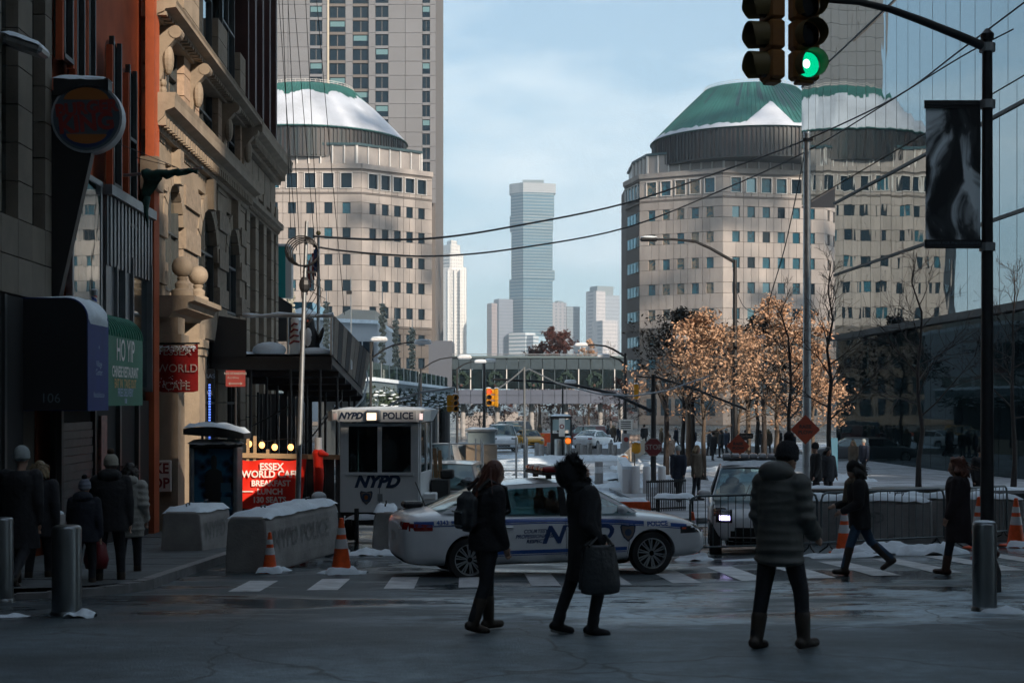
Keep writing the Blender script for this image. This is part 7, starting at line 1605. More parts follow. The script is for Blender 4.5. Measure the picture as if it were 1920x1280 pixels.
# ---- parked and passing cars farther off
M_TAXI = mat("taxi_yellow", (.62, .30, .012), .35, coat=.4); M_CARDK = mat("car_dark_red", (.10, .012, .016), .3, coat=.5); M_CARGREY = mat("car_grey", (.10, .11, .12), .35, coat=.4); M_CARSILV = mat("car_silver", (.45, .46, .47), .3, .4, coat=.5)
car("white_van", "white van coming towards the viewer on the far avenue", on(941, 104), R(-86), 'suv', SUV, M_CARW, "van", 1.12, "vehicles on the far avenue"); car("taxi", "yellow taxi behind the white van on the far avenue", on(964, 122), R(-88), 'suv', SUV, M_TAXI, "taxi", 1.0, "vehicles on the far avenue"); car("taxi", "yellow taxi half hidden by the pale post on the far avenue", on(992, 116), R(-80), 'sedan', SEDAN, M_TAXI, "taxi", 1.0, "vehicles on the far avenue")
car("parked_car", "dark red car behind the white one right of the guard booth", on(1098, 128), R(160), 'suv', SUV, M_CARDK, "car", 1.0, "vehicles on the far avenue"); car("parked_car", "white saloon seen from behind right of the guard booth", on(1113, 112), R(65), 'sedan', SEDAN, M_CARW, "car", 1.0, "vehicles on the far avenue"); car("parked_car", "dark van in shade beyond the yellow taxi", on(948, 150), R(180), 'suv', SUV, M_CARGREY, "van", 1.2, "vehicles on the far avenue")
car("pickup_truck", "silver car seen from behind between the booth and the police saloon", on(852, 37), R(86), 'suv', SUV, M_CARSILV, "car", .95, None); car("parked_car", "snow-dusted pale car behind the chain-link fence", on(838, 58), R(80), 'suv', SUV, M_CARSILV, "car", 1.0, None)
car("parked_car", "dark car at the edge of the plaza behind the trees", on(1600, 84), R(170), 'sedan', SEDAN, M_CARGREY, "car", 1.0, None)
# ================================================================== people
M_SKIN = mat("skin", (.42, .25, .18), .55, var=.1, vscale=12)
def cloth(name, col, rough=.85, var=.3, bump=1.0, bs=13): return mat(name, col, rough, var=var, vscale=5, bump=bump, bscale=bs)
M_CBLACK = cloth("black_coat", (.014, .015, .018)); M_CDARK = cloth("dark_coat", (.024, .026, .032)); M_DENIM = cloth("blue_denim", (.035, .075, .13)); M_TROUS = cloth("black_trousers", (.013, .015, .02)); M_BOOT = mat("dark_leather", (.028, .019, .013), .5, var=.2, vscale=10)
M_PUFF = cloth("grey_puffer", (.075, .078, .072), .6, .15, .3); M_HAIRRED = mat("auburn_hair", (.10, .03, .016), .5, var=.4, vscale=30, stretch=(1, 1, .15)); M_HAIRDK = mat("dark_hair", (.012, .009, .008), .5, var=.4, vscale=30, stretch=(1, 1, .15)); M_HAIRBL = mat("blonde_hair", (.20, .14, .07), .55, var=.4, vscale=25)
M_FUR = mat("dark_fur", (.012, .011, .012), .95, var=.5, vscale=30, bump=1.0, bscale=50); M_KNIT = mat("pale_knit", (.34, .38, .38), .9, var=.2, vscale=10, bump=.8, bscale=70); M_WCOAT = cloth("cream_coat", (.34, .34, .31), .8); M_SOLE = mat("white_sole", (.45, .45, .43), .6)
def fk(H, leg, arm):
    """joints of one figure; leg = (swing, knee bend, splay), arm = (swing, elbow bend, out), degrees, forward = +y; left first"""
    k = H / 1.75; J = {}
    pel = Vector((0, 0, .93 * k))
    for i, s_ in enumerate((-1, 1)):
        sw, kn, spl = leg[i]; hip = pel + Vector((s_ * .09 * k, 0, 0)); a = R(sw)
        d = Vector((s_ * math.sin(R(spl)), math.sin(a), -math.cos(a))).normalized(); knee = hip + d * .44 * k; b_ = R(sw - kn)
        ank = knee + Vector((s_ * math.sin(R(spl)) * .6, math.sin(b_), -math.cos(b_))).normalized() * .41 * k
        J['hip%d' % i], J['knee%d' % i], J['ank%d' % i], J['shin%d' % i] = hip, knee, ank, b_
        sw, el, out = arm[i]; sh = Vector((s_ * .185 * k, 0, 1.42 * k)); a = R(sw)
        d = Vector((s_ * math.sin(R(out)), math.sin(a), -math.cos(a) * math.cos(R(out)))).normalized(); elb = sh + d * .29 * k; b_ = R(sw + el)
        wr = elb + Vector((s_ * math.sin(R(out)) * .5 - s_ * .25 * math.sin(R(el)), math.sin(b_), -math.cos(b_))).normalized() * .25 * k
        J['sh%d' % i], J['elb%d' % i], J['wr%d' % i] = sh, elb, wr
    J['k'] = k; J['neck'] = Vector((0, .0, 1.46 * k)); J['head'] = Vector((0, .025 * k, 1.625 * k)); return J
def person(label, loc, rz, H=1.7, leg=((4, 6, 2), (-4, 8, 2)), arm=((6, 12, 8), (-6, 15, 8)), look=(0, 0), lean=0.0, coat=M_CBLACK, coat_len=.62, coat_w=1.0, trousers=M_TROUS, shoes=M_BOOT, hair=M_HAIRDK, hair_len=0.0, hat=None, pompom=None, hood=None, puffer=False, sole=None, boot_h=.12, vox=.014, group="people walking", sit=False, fluff=False, seedp=1):
    J = fk(H, leg, arm); k = J['k']; rnd = random.Random(seedp)
    drop = min((J['ank%d' % i].z - .085 * k) for i in (0, 1))
    for key in J:
        if isinstance(J[key], Vector): J[key] = J[key] - Vector((0, 0, drop))
    def ln(v):                                                 # lean the trunk forward about the hips
        if not lean: return v
        c = Vector((0, 0, .93 * k - drop)); return c + Matrix.Rotation(R(-lean), 3, 'X') @ (v - c)
    for key in ('sh0', 'sh1', 'elb0', 'elb1', 'wr0', 'wr1', 'neck', 'head'): J[key] = ln(J[key])
    up = J['neck'] - Vector((0, 0, .93 * k - drop)); pel = Vector((0, 0, .93 * k - drop))
    hr = Matrix.Rotation(R(look[0]), 3, 'Z') @ Matrix.Rotation(R(look[1]), 3, 'X'); hc = J['neck'] + hr @ Vector((0, .03 * k, .165 * k)); hp = lambda x, y, z: hc + hr @ (Vector((x, y, z)) * k)
    def trunk(mb, g, z0=0.0, z1=1.0, extra=0.0):
        rings = []
        for t, rx, ry in ((-.08, .155, .11), (.0, .165, .12), (.25, .145, .105), (.5, .15, .11), (.75, .175, .118), (.92, .165, .10), (1.0, .10, .08), (1.05, .06, .06)):
            if z0 <= t <= z1: rings.append((pel + up * t, (rx + g) * k, (ry + g) * k))
        return mb.loft(rings, 18)
    b = MB(); trunk(b, 0.0); b.cap(J['neck'] - up * .04, .055 * k, hc - Vector((0, 0, .03)), .052 * k)
    b.ell(hp(0, 0, .02), (.073 * k, .093 * k, .112 * k), 16, 12, hr); b.ell(hp(0, .035, -.055), (.055 * k, .06 * k, .06 * k), 12, 8, hr); b.cap(hp(0, .085, .015), .010 * k, hp(0, .105, -.022), .014 * k, 8)
    for s_ in (-1, 1): b.ell(hp(s_ * .074, -.008, .0), (.012 * k, .025 * k, .034 * k), 8, 6, hr)
    for i, s_ in enumerate((-1, 1)):
        b.cap(J['hip%d' % i], .085 * k, J['knee%d' % i], .056 * k); b.cap(J['knee%d' % i], .056 * k, J['ank%d' % i], .038 * k); b.cap(J['sh%d' % i], .055 * k, J['elb%d' % i], .041 * k); b.cap(J['elb%d' % i], .041 * k, J['wr%d' % i], .029 * k)
        d = (J['wr%d' % i] - J['elb%d' % i]).normalized(); sd = Vector((0, 1, 0)) - d * d.y; sd = sd.normalized() if sd.length > .2 else Vector((0, 0, 1)); pm = J['wr%d' % i] + d * .05 * k
        b.cap(J['wr%d' % i], .028 * k, pm + d * .03 * k, .034 * k, 10); nn = d.cross(sd)
        for q, (o_, L) in enumerate(((-.03, .062), (-.01, .075), (.011, .07), (.031, .055))):
            r0 = pm + d * .045 * k + sd * o_ * k; r1 = r0 + d * L * .55 * k; b.cap(r0, .010 * k, r1, .009 * k, 6); b.cap(r1, .009 * k, r1 + (d * .8 + nn * .6 * s_).normalized() * L * .5 * k, .008 * k, 6)
        b.cap(pm - sd * -.03 * k, .012 * k, pm + sd * .062 * k + d * .03 * k, .009 * k, 6)
        ft = J['ank%d' % i]; a = J['shin%d' % i] * .75 if J['shin%d' % i] < 0 else J['shin%d' % i] * .4; fd = Vector((s_ * .12, math.cos(a), math.sin(a))).normalized(); b.cap(ft + Vector((0, 0, -.03 * k)) - fd * .03 * k, .04 * k, ft + fd * .14 * k + Vector((0, 0, -.045 * k)), .03 * k); J['fd%d' % i] = fd
    specs = [(b, "body", M_SKIN, blob(vox, 4))]; names = ["body"]
    def add(nm, mb, mt, v=vox, sm=5): specs.append((mb, nm, mt, blob(v, sm))); names.append(nm)
    tr = MB(); tr.loft([(pel + up * .16, .17 * k, .125 * k), (pel, .178 * k, .135 * k), (pel - Vector((0, 0, .09 * k)), .16 * k, .125 * k)], 16)
    for i in (0, 1): tr.cap(J['hip%d' % i], .10 * k, J['knee%d' % i], .070 * k); tr.cap(J['knee%d' % i], .070 * k, J['ank%d' % i] + Vector((0, 0, .03 * k)), .054 * k)
    add("trousers", tr, trousers)
    for i, s_ in enumerate((-1, 1)):
        sh = MB(); ft, fd = J['ank%d' % i], J['fd%d' % i]; dn = Vector((0, 0, -1)); sh.cap(ft + dn * .035 * k - fd * .045 * k, .05 * k, ft + fd * .15 * k + dn * .045 * k, .041 * k); sh.cap(ft + dn * .02 * k, .057 * k, ft + (J['knee%d' % i] - ft).normalized() * boot_h * k, (.062 if boot_h < .15 else .07) * k); add("boot" if boot_h > .1 else "shoe", sh, shoes, .012, 3)
        if sole:
            so = MB(); so.cap(ft + dn * .07 * k - fd * .06 * k, .03 * k, ft + fd * .165 * k + dn * .072 * k, .027 * k); add("sole", so, sole, .012, 2)
    c = MB(); g = .035 if not puffer else .034
    hem = pel - Vector((0, 0, (coat_len - .42) * k)); hemw = (.205 + .06 * max(0, coat_len - .5)) * coat_w
    mid = (J['knee0'] + J['knee1']) / 2; hem = hem + Vector((0, (mid.y - pel.y) * .5 * min(1, max(0, coat_len - .4) * 2), 0))
    rings = [(hem, hemw * k, (hemw * .78) * k), (hem.lerp(pel, .5), (.205 + g * .3) * k * coat_w, .165 * k * coat_w)]
    for t, rx, ry in ((.0, .175, .13), (.25, .16, .12), (.5, .165, .125), (.75, .185, .13), (.92, .172, .115), (1.0, .11, .095), (1.06, .075, .075)): rings.append((pel + up * t, (rx + g) * k * coat_w, (ry + g) * k * coat_w))
    c.loft(rings, 20)
    if puffer:
        n = 9
        for j in range(n):
            t = -.30 + 1.26 * j / (n - 1); rb = [(-.4, .225, .178), (0, .205, .162), (.25, .19, .15), (.5, .195, .156), (.75, .212, .162), (.92, .2, .146), (1.1, .14, .12)]; i0 = max(i_ for i_ in range(6) if rb[i_][0] <= t); f_ = (t - rb[i0][0]) / (rb[i0 + 1][0] - rb[i0][0]); c.ell(pel + up * t, ((rb[i0][1] + (rb[i0 + 1][1] - rb[i0][1]) * f_ + .014) * coat_w * k, (rb[i0][2] + (rb[i0 + 1][2] - rb[i0][2]) * f_ + .014) * coat_w * k, rnd.uniform(.055, .068) * k), 20, 8, Matrix.Rotation(R(rnd.gauss(0, 2.5)), 3, 'Y') @ Matrix.Rotation(R(rnd.gauss(0, 3)), 3, 'X'))
    for i in (0, 1):
        c.cap(J['sh%d' % i], (.076 + g * .5) * k, J['elb%d' % i], (.064 + g * .5) * k); c.cap(J['elb%d' % i], (.062 + g * .5) * k, J['wr%d' % i], (.046 + g * .4) * k)
        if puffer:
            for j in range(4): t = j / 3; c.ell(J['sh%d' % i].lerp(J['elb%d' % i], t), (.105 * k, .105 * k, .06 * k), 10, 8); c.ell(J['elb%d' % i].lerp(J['wr%d' % i], t * .9), .082 * k, 10, 8)
    add("coat", c, coat, vox, 6 if puffer else 5)
    if hood == 'down': h = MB(); h.ell(J['neck'] + hr @ Vector((0, -.07 * k, .04 * k)), (.165 * k, .13 * k, .10 * k), 16, 10); h.ell(J['neck'] + Vector((0, .02, .0)), (.15 * k, .13 * k, .075 * k), 16, 10); add("hood", h, coat, vox, 4)
    if hood == 'fur':
        h = MB(); h.ell(hp(0, -.075, .02), (.14 * k, .165 * k, .15 * k), 16, 12, hr); h.ell(J['neck'] + Vector((0, -.05, .03)), (.15 * k, .13 * k, .1 * k), 14, 8); add("hood", h, coat)
        f_ = MB()
        for q in range(120):
            a = rnd.uniform(0, 2 * math.pi); r = .128 + rnd.gauss(0, .008); cpos = hp(r * math.cos(a), rnd.uniform(-.03, .05), .02 + r * 1.15 * math.sin(a)); f_.cap(cpos, .024 * k, cpos + Vector((rnd.gauss(0, .016), rnd.gauss(0, .016), rnd.gauss(0, .016))), .012 * k, 6)
        add("fur_trim", f_, M_FUR, .012, 2)
    if hair is not None and hood != 'fur':
        h = MB(); h.ell(hp(0, -.018, .035), (.087 * k, .10 * k, .110 * k), 16, 12, hr)
        if hair_len > 0:
            nloc = 26
            for q in range(nloc):
                a = R(-15 + 210 * q / (nloc - 1)) + math.pi; st = hp(.078 * math.cos(a), -.01 + .085 * math.sin(a), .03); wv = rnd.uniform(.6, 1.15); e = J['neck'] + Vector((.125 * k * math.cos(a) * (1 + .3 * fluff), -.02 + .115 * k * math.sin(a), -(hair_len - .16) * wv * k)) + Vector((rnd.gauss(0, .02), rnd.gauss(0, .02), 0)); m_ = st.lerp(e, .5) + Vector((rnd.gauss(0, .015 + .03 * fluff), rnd.gauss(0, .015 + .02 * fluff), 0)); h.cap(st, .034 * k, m_, .032 * k, 6); h.cap(m_, .032 * k, e, .012 * k, 6)
            if fluff:
                h.ell(hp(0, -.045, .01), (.125 * k, .115 * k, .15 * k), 14, 10, hr)
                for q in range(240):
                    a, t = rnd.uniform(0, 2 * math.pi), rnd.uniform(-.16, .15); y_ = .115 * math.sin(a); w_ = math.sqrt(max(.1, 1 - (t / .19) ** 2))
                    if y_ > .05 and t < .09: continue
                    h.ell(hp(.128 * w_ * math.cos(a), -.045 + y_ * w_, t + .01), rnd.uniform(.016, .028) * k, 5, 4)
        add("hair", h, hair, .012, 2)
    if hat:
        h = MB(); h.ell(hp(0, -.01, .06), (.098 * k, .11 * k, .112 * k), 16, 12, hr); h.ell(hp(0, -.01, .02), (.104 * k, .115 * k, .035 * k), 16, 8, hr); add("hat", h, hat, .012, 3)
        if pompom: h = MB(); h.ell(hp(0, -.02, .19), .05 * k, 10, 8); add("pompom", h, pompom, .012, 1)
    wisp = MB()
    if hood == 'fur':
        for q in range(900):
            a = rnd.uniform(0, 2 * math.pi); y_ = rnd.uniform(-.19, .06); p = hp((.138 if y_ > -.05 else .10) * math.cos(a), y_, .02 + (.158 if y_ > -.05 else .13) * math.sin(a)); d = hr @ Vector((math.cos(a) + rnd.gauss(0, .5), rnd.gauss(.25, .6), math.sin(a) + rnd.gauss(0, .5))); wisp.tube([p, p + d.normalized() * rnd.uniform(.03, .075) * k], [.005, .001], 3, False)
    elif hair is not None and hair_len > 0 and vox < .02:
        for q in range(150):
            a = R(rnd.uniform(-20, 200)) + math.pi; r_ = .1 + .04 * fluff; p = hp(r_ * math.cos(a), -.02 + r_ * math.sin(a), rnd.uniform(-.05, .1)); wn_ = Vector((rnd.gauss(0, .04), rnd.gauss(-.03, .04), 0)); L = hair_len * rnd.uniform(.3, 1.0); wisp.tube([p, p + wn_ * .6 - Vector((0, 0, L * .4 * k)), p + wn_ * 1.6 - Vector((0, 0, L * .85 * k))], [.005, .004, .001], 3, False)
    ms = evaluate(specs); o = link("person", ms[0], None, loc, rz)
    if wisp.v: tag(wisp.build("fur_strands" if hood == 'fur' else "hair_strands", M_FUR if hood == 'fur' else hair, o), kind="stuff")
    tag(o, label, "person", group)
    for nm, me in zip(names[1:], ms[1:]): link(nm, me, o)
    if hood != 'fur' or True:
        for s_ in (-1, 1): MB().ell(hp(s_ * .031, .083, .018), (.013 * k, .008 * k, .007 * k), 8, 6, hr).build("eye", mat("eye_dark", (.03, .02, .015), .3), o); MB().ell(hp(s_ * .031, .088, .036), (.02 * k, .006 * k, .005 * k), 8, 4, hr).build("eyebrow", M_HAIRDK, o)
        MB().ell(hp(0, .092, -.05), (.024 * k, .008 * k, .008 * k), 8, 6, hr).build("mouth", mat("lips", (.30, .10, .08), .5), o)
    J['hp'] = hp; J['o'] = o; J['pel'] = pel; J['up'] = up; return J
FACE = lambda deg: R(deg)          # rz: 0 faces away from the viewer, -90 faces right, 90 faces left, 180 faces the viewer
# three crossing in front
w1 = person("woman with auburn hair and a patterned backpack crossing in front of the police car", on(912, 13.85), FACE(-62), 1.64, ((9, 6, 3), (-9, 12, 3)), ((6, 14, 4), (2, 22, 4)), (-15, -12), 3, M_CBLACK, .52, 1.07, M_TROUS, M_BOOT, M_HAIRRED, .34, vox=.013, boot_h=.24, seedp=3)
bp2 = thing("backpack", "dark patterned backpack worn by the auburn-haired woman", "backpack", w1['o'].location, FACE(-62)); k = w1['k']; c = w1['pel'] + w1['up'] * .58
me = evaluate([(MB().bbox(c + Vector((0, -.235 * k, 0)), (.30 * k, .17 * k, .42 * k), .07).bbox(c + Vector((0, -.32 * k, -.07)), (.22 * k, .06 * k, .2 * k), .03), "pack", mat("patterned_canvas", (.012, .014, .018), .8, var=.9, vscale=16, col2=(.06, .065, .07)), blob(.014, 4))])[0]; link("pack", me, bp2)
for s_ in (-1, 1): MB().tube([c + Vector((s_ * .1, -.16, .2)), c + Vector((s_ * .11, -.05, .30)), c + Vector((s_ * .12, .13, .22)), c + Vector((s_ * .13, .165, 0)), c + Vector((s_ * .14, -.1, -.17))], .022, 6).build("strap", M_BLACK, bp2)
for z in (-.13, .0): MB().box(c + Vector((0, -.355 * k, z)), (.2, .012, .014)).build("zip", M_GALV, bp2)
w2 = person("woman in a long dark coat with fur hood looking upwards, tote bag at her side", on(1098, 13.6), FACE(-72), 1.66, ((-16, 3, 2), (14, 26, 3)), ((6, 20, 8), (-14, 52, 8)), (-8, 26), -3, M_CBLACK, .80, 1.04, M_TROUS, M_CBLACK, None, 0, hood='fur', sole=M_SOLE, vox=.013, boot_h=.09, seedp=5)
tb2 = thing("tote_bag", "large dark tote bag hanging from the arm of the woman with the fur hood", "bag", w2['o'].location, FACE(-72)); c = w2['wr1'] + Vector((.10, -.07, -.30))
bg = MB(); bg.loft([(c + Vector((.05, .01, z)), rx, ry) for z, rx, ry in ((-.17, .05, .13), (-.155, .075, .19), (-.08, .085, .20), (.06, .07, .185), (.18, .05, .165), (.27, .028, .15), (.285, .015, .13))], 20)
for q in range(5): bg.cap(c + Vector((-.02, -.14 + .07 * q, .22)), .012, c + Vector((-.035, -.16 + .085 * q, -.12)), .02, 6)
link("bag_body", evaluate([(bg, "bag_body", mat("dark_leather_bag", (.022, .026, .03), .45, var=.3, vscale=7, bump=.6, bscale=16), blob(.012, 3))])[0], tb2)
for dx in (0, .1): MB().tube([(c.x + dx, c.y - .12, c.z + .28), (w2['wr1'].x + dx * .3, w2['wr1'].y - .03, w2['wr1'].z + .06), (w2['wr1'].x + dx * .3, w2['wr1'].y + .04, w2['wr1'].z + .06), (c.x + dx, c.y + .12, c.z + .28)], .012, 6).build("handle", MATS["dark_leather_bag"], tb2)
m1 = person("man in a grey quilted jacket and dark knit hat seen from behind", on(1462, 12.6), FACE(-44), 1.80, ((-8, 2, 5), (15, 14, 6)), ((2, 18, 6), (8, 48, 6)), (-14, -12), 3, M_PUFF, .56, 1.0, M_TROUS, M_BOOT, None, 0, mat("knit_hat_black", (.012, .013, .016), .95, bump=.8, bscale=80), M_FUR, 'down', True, vox=.014, boot_h=.20, seedp=7)
# two on the right
w3 = person("woman in a short dark coat, scarf and blue jeans walking left past the cones", on(1612, 20.9), FACE(84), 1.66, ((20, 6, 2), (-24, 24, 2)), ((6, 60, 8), (10, 70, 8)), (8, -10), 4, M_CBLACK, .62, 1.02, M_DENIM, M_BOOT, M_HAIRDK, .12, mat("dark_hat", (.012, .011, .012), .9), None, None, boot_h=.34, group="people walking", seedp=11)
sc3 = MB(); 
for q in range(10): a = q * .7; sc3.ell(w3['neck'] + Vector((.1 * math.cos(a), .03 + .09 * math.sin(a), -.01 + .02 * math.sin(q * 2))), (.06, .055, .05), 8, 6)
sc3.cap(w3['neck'] + Vector((.04, .12, -.03)), .06, w3['neck'] + Vector((.05, .17, -.28)), .04); link("scarf", evaluate([(sc3, "scarf", mat("tan_scarf", (.16, .12, .085), .9, bump=.6), blob(.014, 3))])[0], w3['o'])
w4 = person("woman with curly auburn hair in a long dark coat walking left behind the bollard", on(1796, 20.6), FACE(72), 1.66, ((14, 4, 2), (-22, 40, 2)), ((8, 15, 6), (-8, 12, 6)), (18, -4), 0, cloth("aubergine_coat", (.016, .010, .014)), .84, 1.14, cloth("navy_jeans", (.012, .018, .03)), mat("brown_leather", (.05, .018, .010), .5), M_HAIRRED, .14, fluff=True, boot_h=.18, seedp=13)
# the family on the left pavement, seen from behind
person("man in a pale knit hat and long black coat at the left edge", on(38, 18.3), FACE(-6), 1.84, ((12, 4, 2), (-18, 30, 2)), ((5, 12, 8), (-6, 14, 8)), (0, 0), 2, M_CBLACK, .80, 1.1, M_TROUS, M_BOOT, None, 0, M_KNIT, group="people on the left pavement", seedp=17)
person("blonde person in a dark jacket behind the man in the pale hat", on(74, 19.4), FACE(-4), 1.68, ((-6, 4, 2), (8, 10, 2)), ((4, 12, 8), (-4, 12, 8)), (0, 0), 0, M_CDARK, .66, 1.0, M_TROUS, M_BOOT, M_HAIRBL, .10, group="people on the left pavement", seedp=19)
person("child in a striped pompom hat and dark jacket between the adults", on(158, 18.6), FACE(-4), 1.42, ((-4, 4, 3), (7, 14, 3)), ((8, 16, 10), (-4, 16, 10)), (0, 0), 0, cloth("child_jacket", (.014, .018, .03)), .56, 1.15, M_TROUS, M_BOOT, None, 0, mat("striped_hat", (.30, .33, .38), .9, var=.8, vscale=14, stretch=(.1, .1, 3), col2=(.03, .04, .08)), M_FUR, 'down', group="people on the left pavement", seedp=23)
person("adult in a black coat and cream pompom hat on the left pavement", on(207, 19.0), FACE(4), 1.74, ((-5, 3, 4), (6, 8, 4)), ((6, 12, 12), (-4, 12, 10)), (0, 0), 2, M_CBLACK, .58, 1.16, M_TROUS, M_BOOT, None, 0, mat("cream_knit", (.36, .34, .28), .9, bump=.8, bscale=70), mat("brown_pompom", (.06, .035, .02), .9), 'down', group="people on the left pavement", seedp=29)
person("person in a cream quilted coat beyond the black-coated adult", on(243, 20.6), FACE(-8), 1.66, ((-4, 3, 2), (5, 6, 2)), ((6, 20, 8), (-4, 30, 8)), (0, 0), 0, M_WCOAT, .70, 1.02, M_TROUS, M_BOOT, M_HAIRDK, .03, None, None, 'down', True, group="people on the left pavement", seedp=31)
rb = thing("shopping_bag", "dark red plastic shopping bag held between the child and the adult", "bag", on(180, 18.8)); MB().loft([((0, 0, .28), .14, .08), ((0, 0, .4), .17, .1), ((0, 0, .6), .13, .07), ((0, 0, .68), .03, .02)], 12).build("bag_body", mat("red_plastic", (.16, .01, .015), .4), rb, smooth='all'); MB().tube([(-.02, 0, .66), (0, 0, .76), (.02, 0, .66)], .008, 5).build("handle", MATS["red_plastic"], rb)
# people farther off share four bodies
far_specs = [dict(coat=M_CBLACK, hat=M_FUR, hair=None), dict(coat=M_CDARK, hair=M_HAIRDK, hair_len=.1), dict(coat=cloth("tan_coat", (.09, .07, .05)), hair=M_HAIRBL, hair_len=.12), dict(coat=cloth("blue_anorak", (.012, .02, .04)), hat=M_KNIT, hair=None)]
protos = []
def far_person(kind, label, px, d, rz, dz=.12, H=1.72):
    pose = [((10, 5, 2), (-12, 12, 2)), ((-8, 3, 2), (10, 12, 2)), ((3, 2, 3), (-3, 4, 3)), ((14, 8, 2), (-14, 16, 2))][kind]
    if len(protos) <= kind or protos[kind] is None:
        J = person(label, on(px, d, dz), FACE(rz), H, pose, group="people on the plaza", vox=.03, seedp=40 + kind, **far_specs[kind]); protos.append(J['o']); return J['o']
    src = protos[kind]; c = src.copy(); COL.objects.link(c); c.location = on(px, d, dz); c.rotation_euler = (0, 0, FACE(rz)); c['label'] = label; c.scale = (H / 1.72,) * 3
    for ch in CH.get(src.name, []): q = ch.copy(); COL.objects.link(q); q.parent = c
    return c
CH = {}
for i, (px, d, lb, rz) in enumerate([(1255, 72, "alone on the shaded walkway", 10), (1352, 88, "standing under the first orange tree's trunk", 100), (1306, 45, "with fair hair by the small police car", -120), (1272, 44.5, "in blue by the small police car", 150)]):
    far_person(i, "%s %s" % (["dark figure in a fur hat", "dark-haired person", "person in a tan coat", "person in a pale hat"][i], lb), px, d, rz)
CH = child_map()
PLACES = [(1337, 84, "beside the slim trunks under the first orange tree"), (1330, 92, "under the left edge of the first orange tree"), (1345, 95, "second under the first orange tree"), (1362, 90, "third under the first orange tree"), (1398, 86, "behind the black lamp post"), (1425, 94, "left of the quilted-jacket man's hat"), (1440, 90, "just behind the quilted-jacket man's hat"), (1484, 80, "by the base of the grey pole"), (1530, 40, "seated low right of the grey pole"), (1552, 41, "second right of the grey pole"), (1240, 98, "beyond the stop sign"), (1268, 104, "second beyond the stop sign"), (1208, 110, "by the far crossing"), (1140, 118, "beside the white saloon"), (1150, 121, "second beside the white saloon"), (1160, 119, "third beside the white saloon"), (1110, 140, "behind the dark red car"), (1075, 138, "on the far avenue kerb"), (1012, 136, "by the orange barrier"), (1300, 100, "deep under the trees"), (1380, 100, "deep under the trees behind the lamp post"), (1460, 98, "deep under the trees behind the knit hat"), (1600, 60, "in front of the lobby glass"), (1620, 62, "second in front of the lobby glass"), (1838, 36, "dark head behind the curly-haired woman")]
for i, (px, d, lb) in enumerate(PLACES):
    kd = i % 4; far_person(kd, "%s, %s" % (["distant dark figure in a fur hat", "distant dark-haired pedestrian", "distant pedestrian in a tan coat", "distant figure with pale hat"][kd], lb), px, d, random.uniform(0, 360), .12, random.uniform(1.6, 1.8))
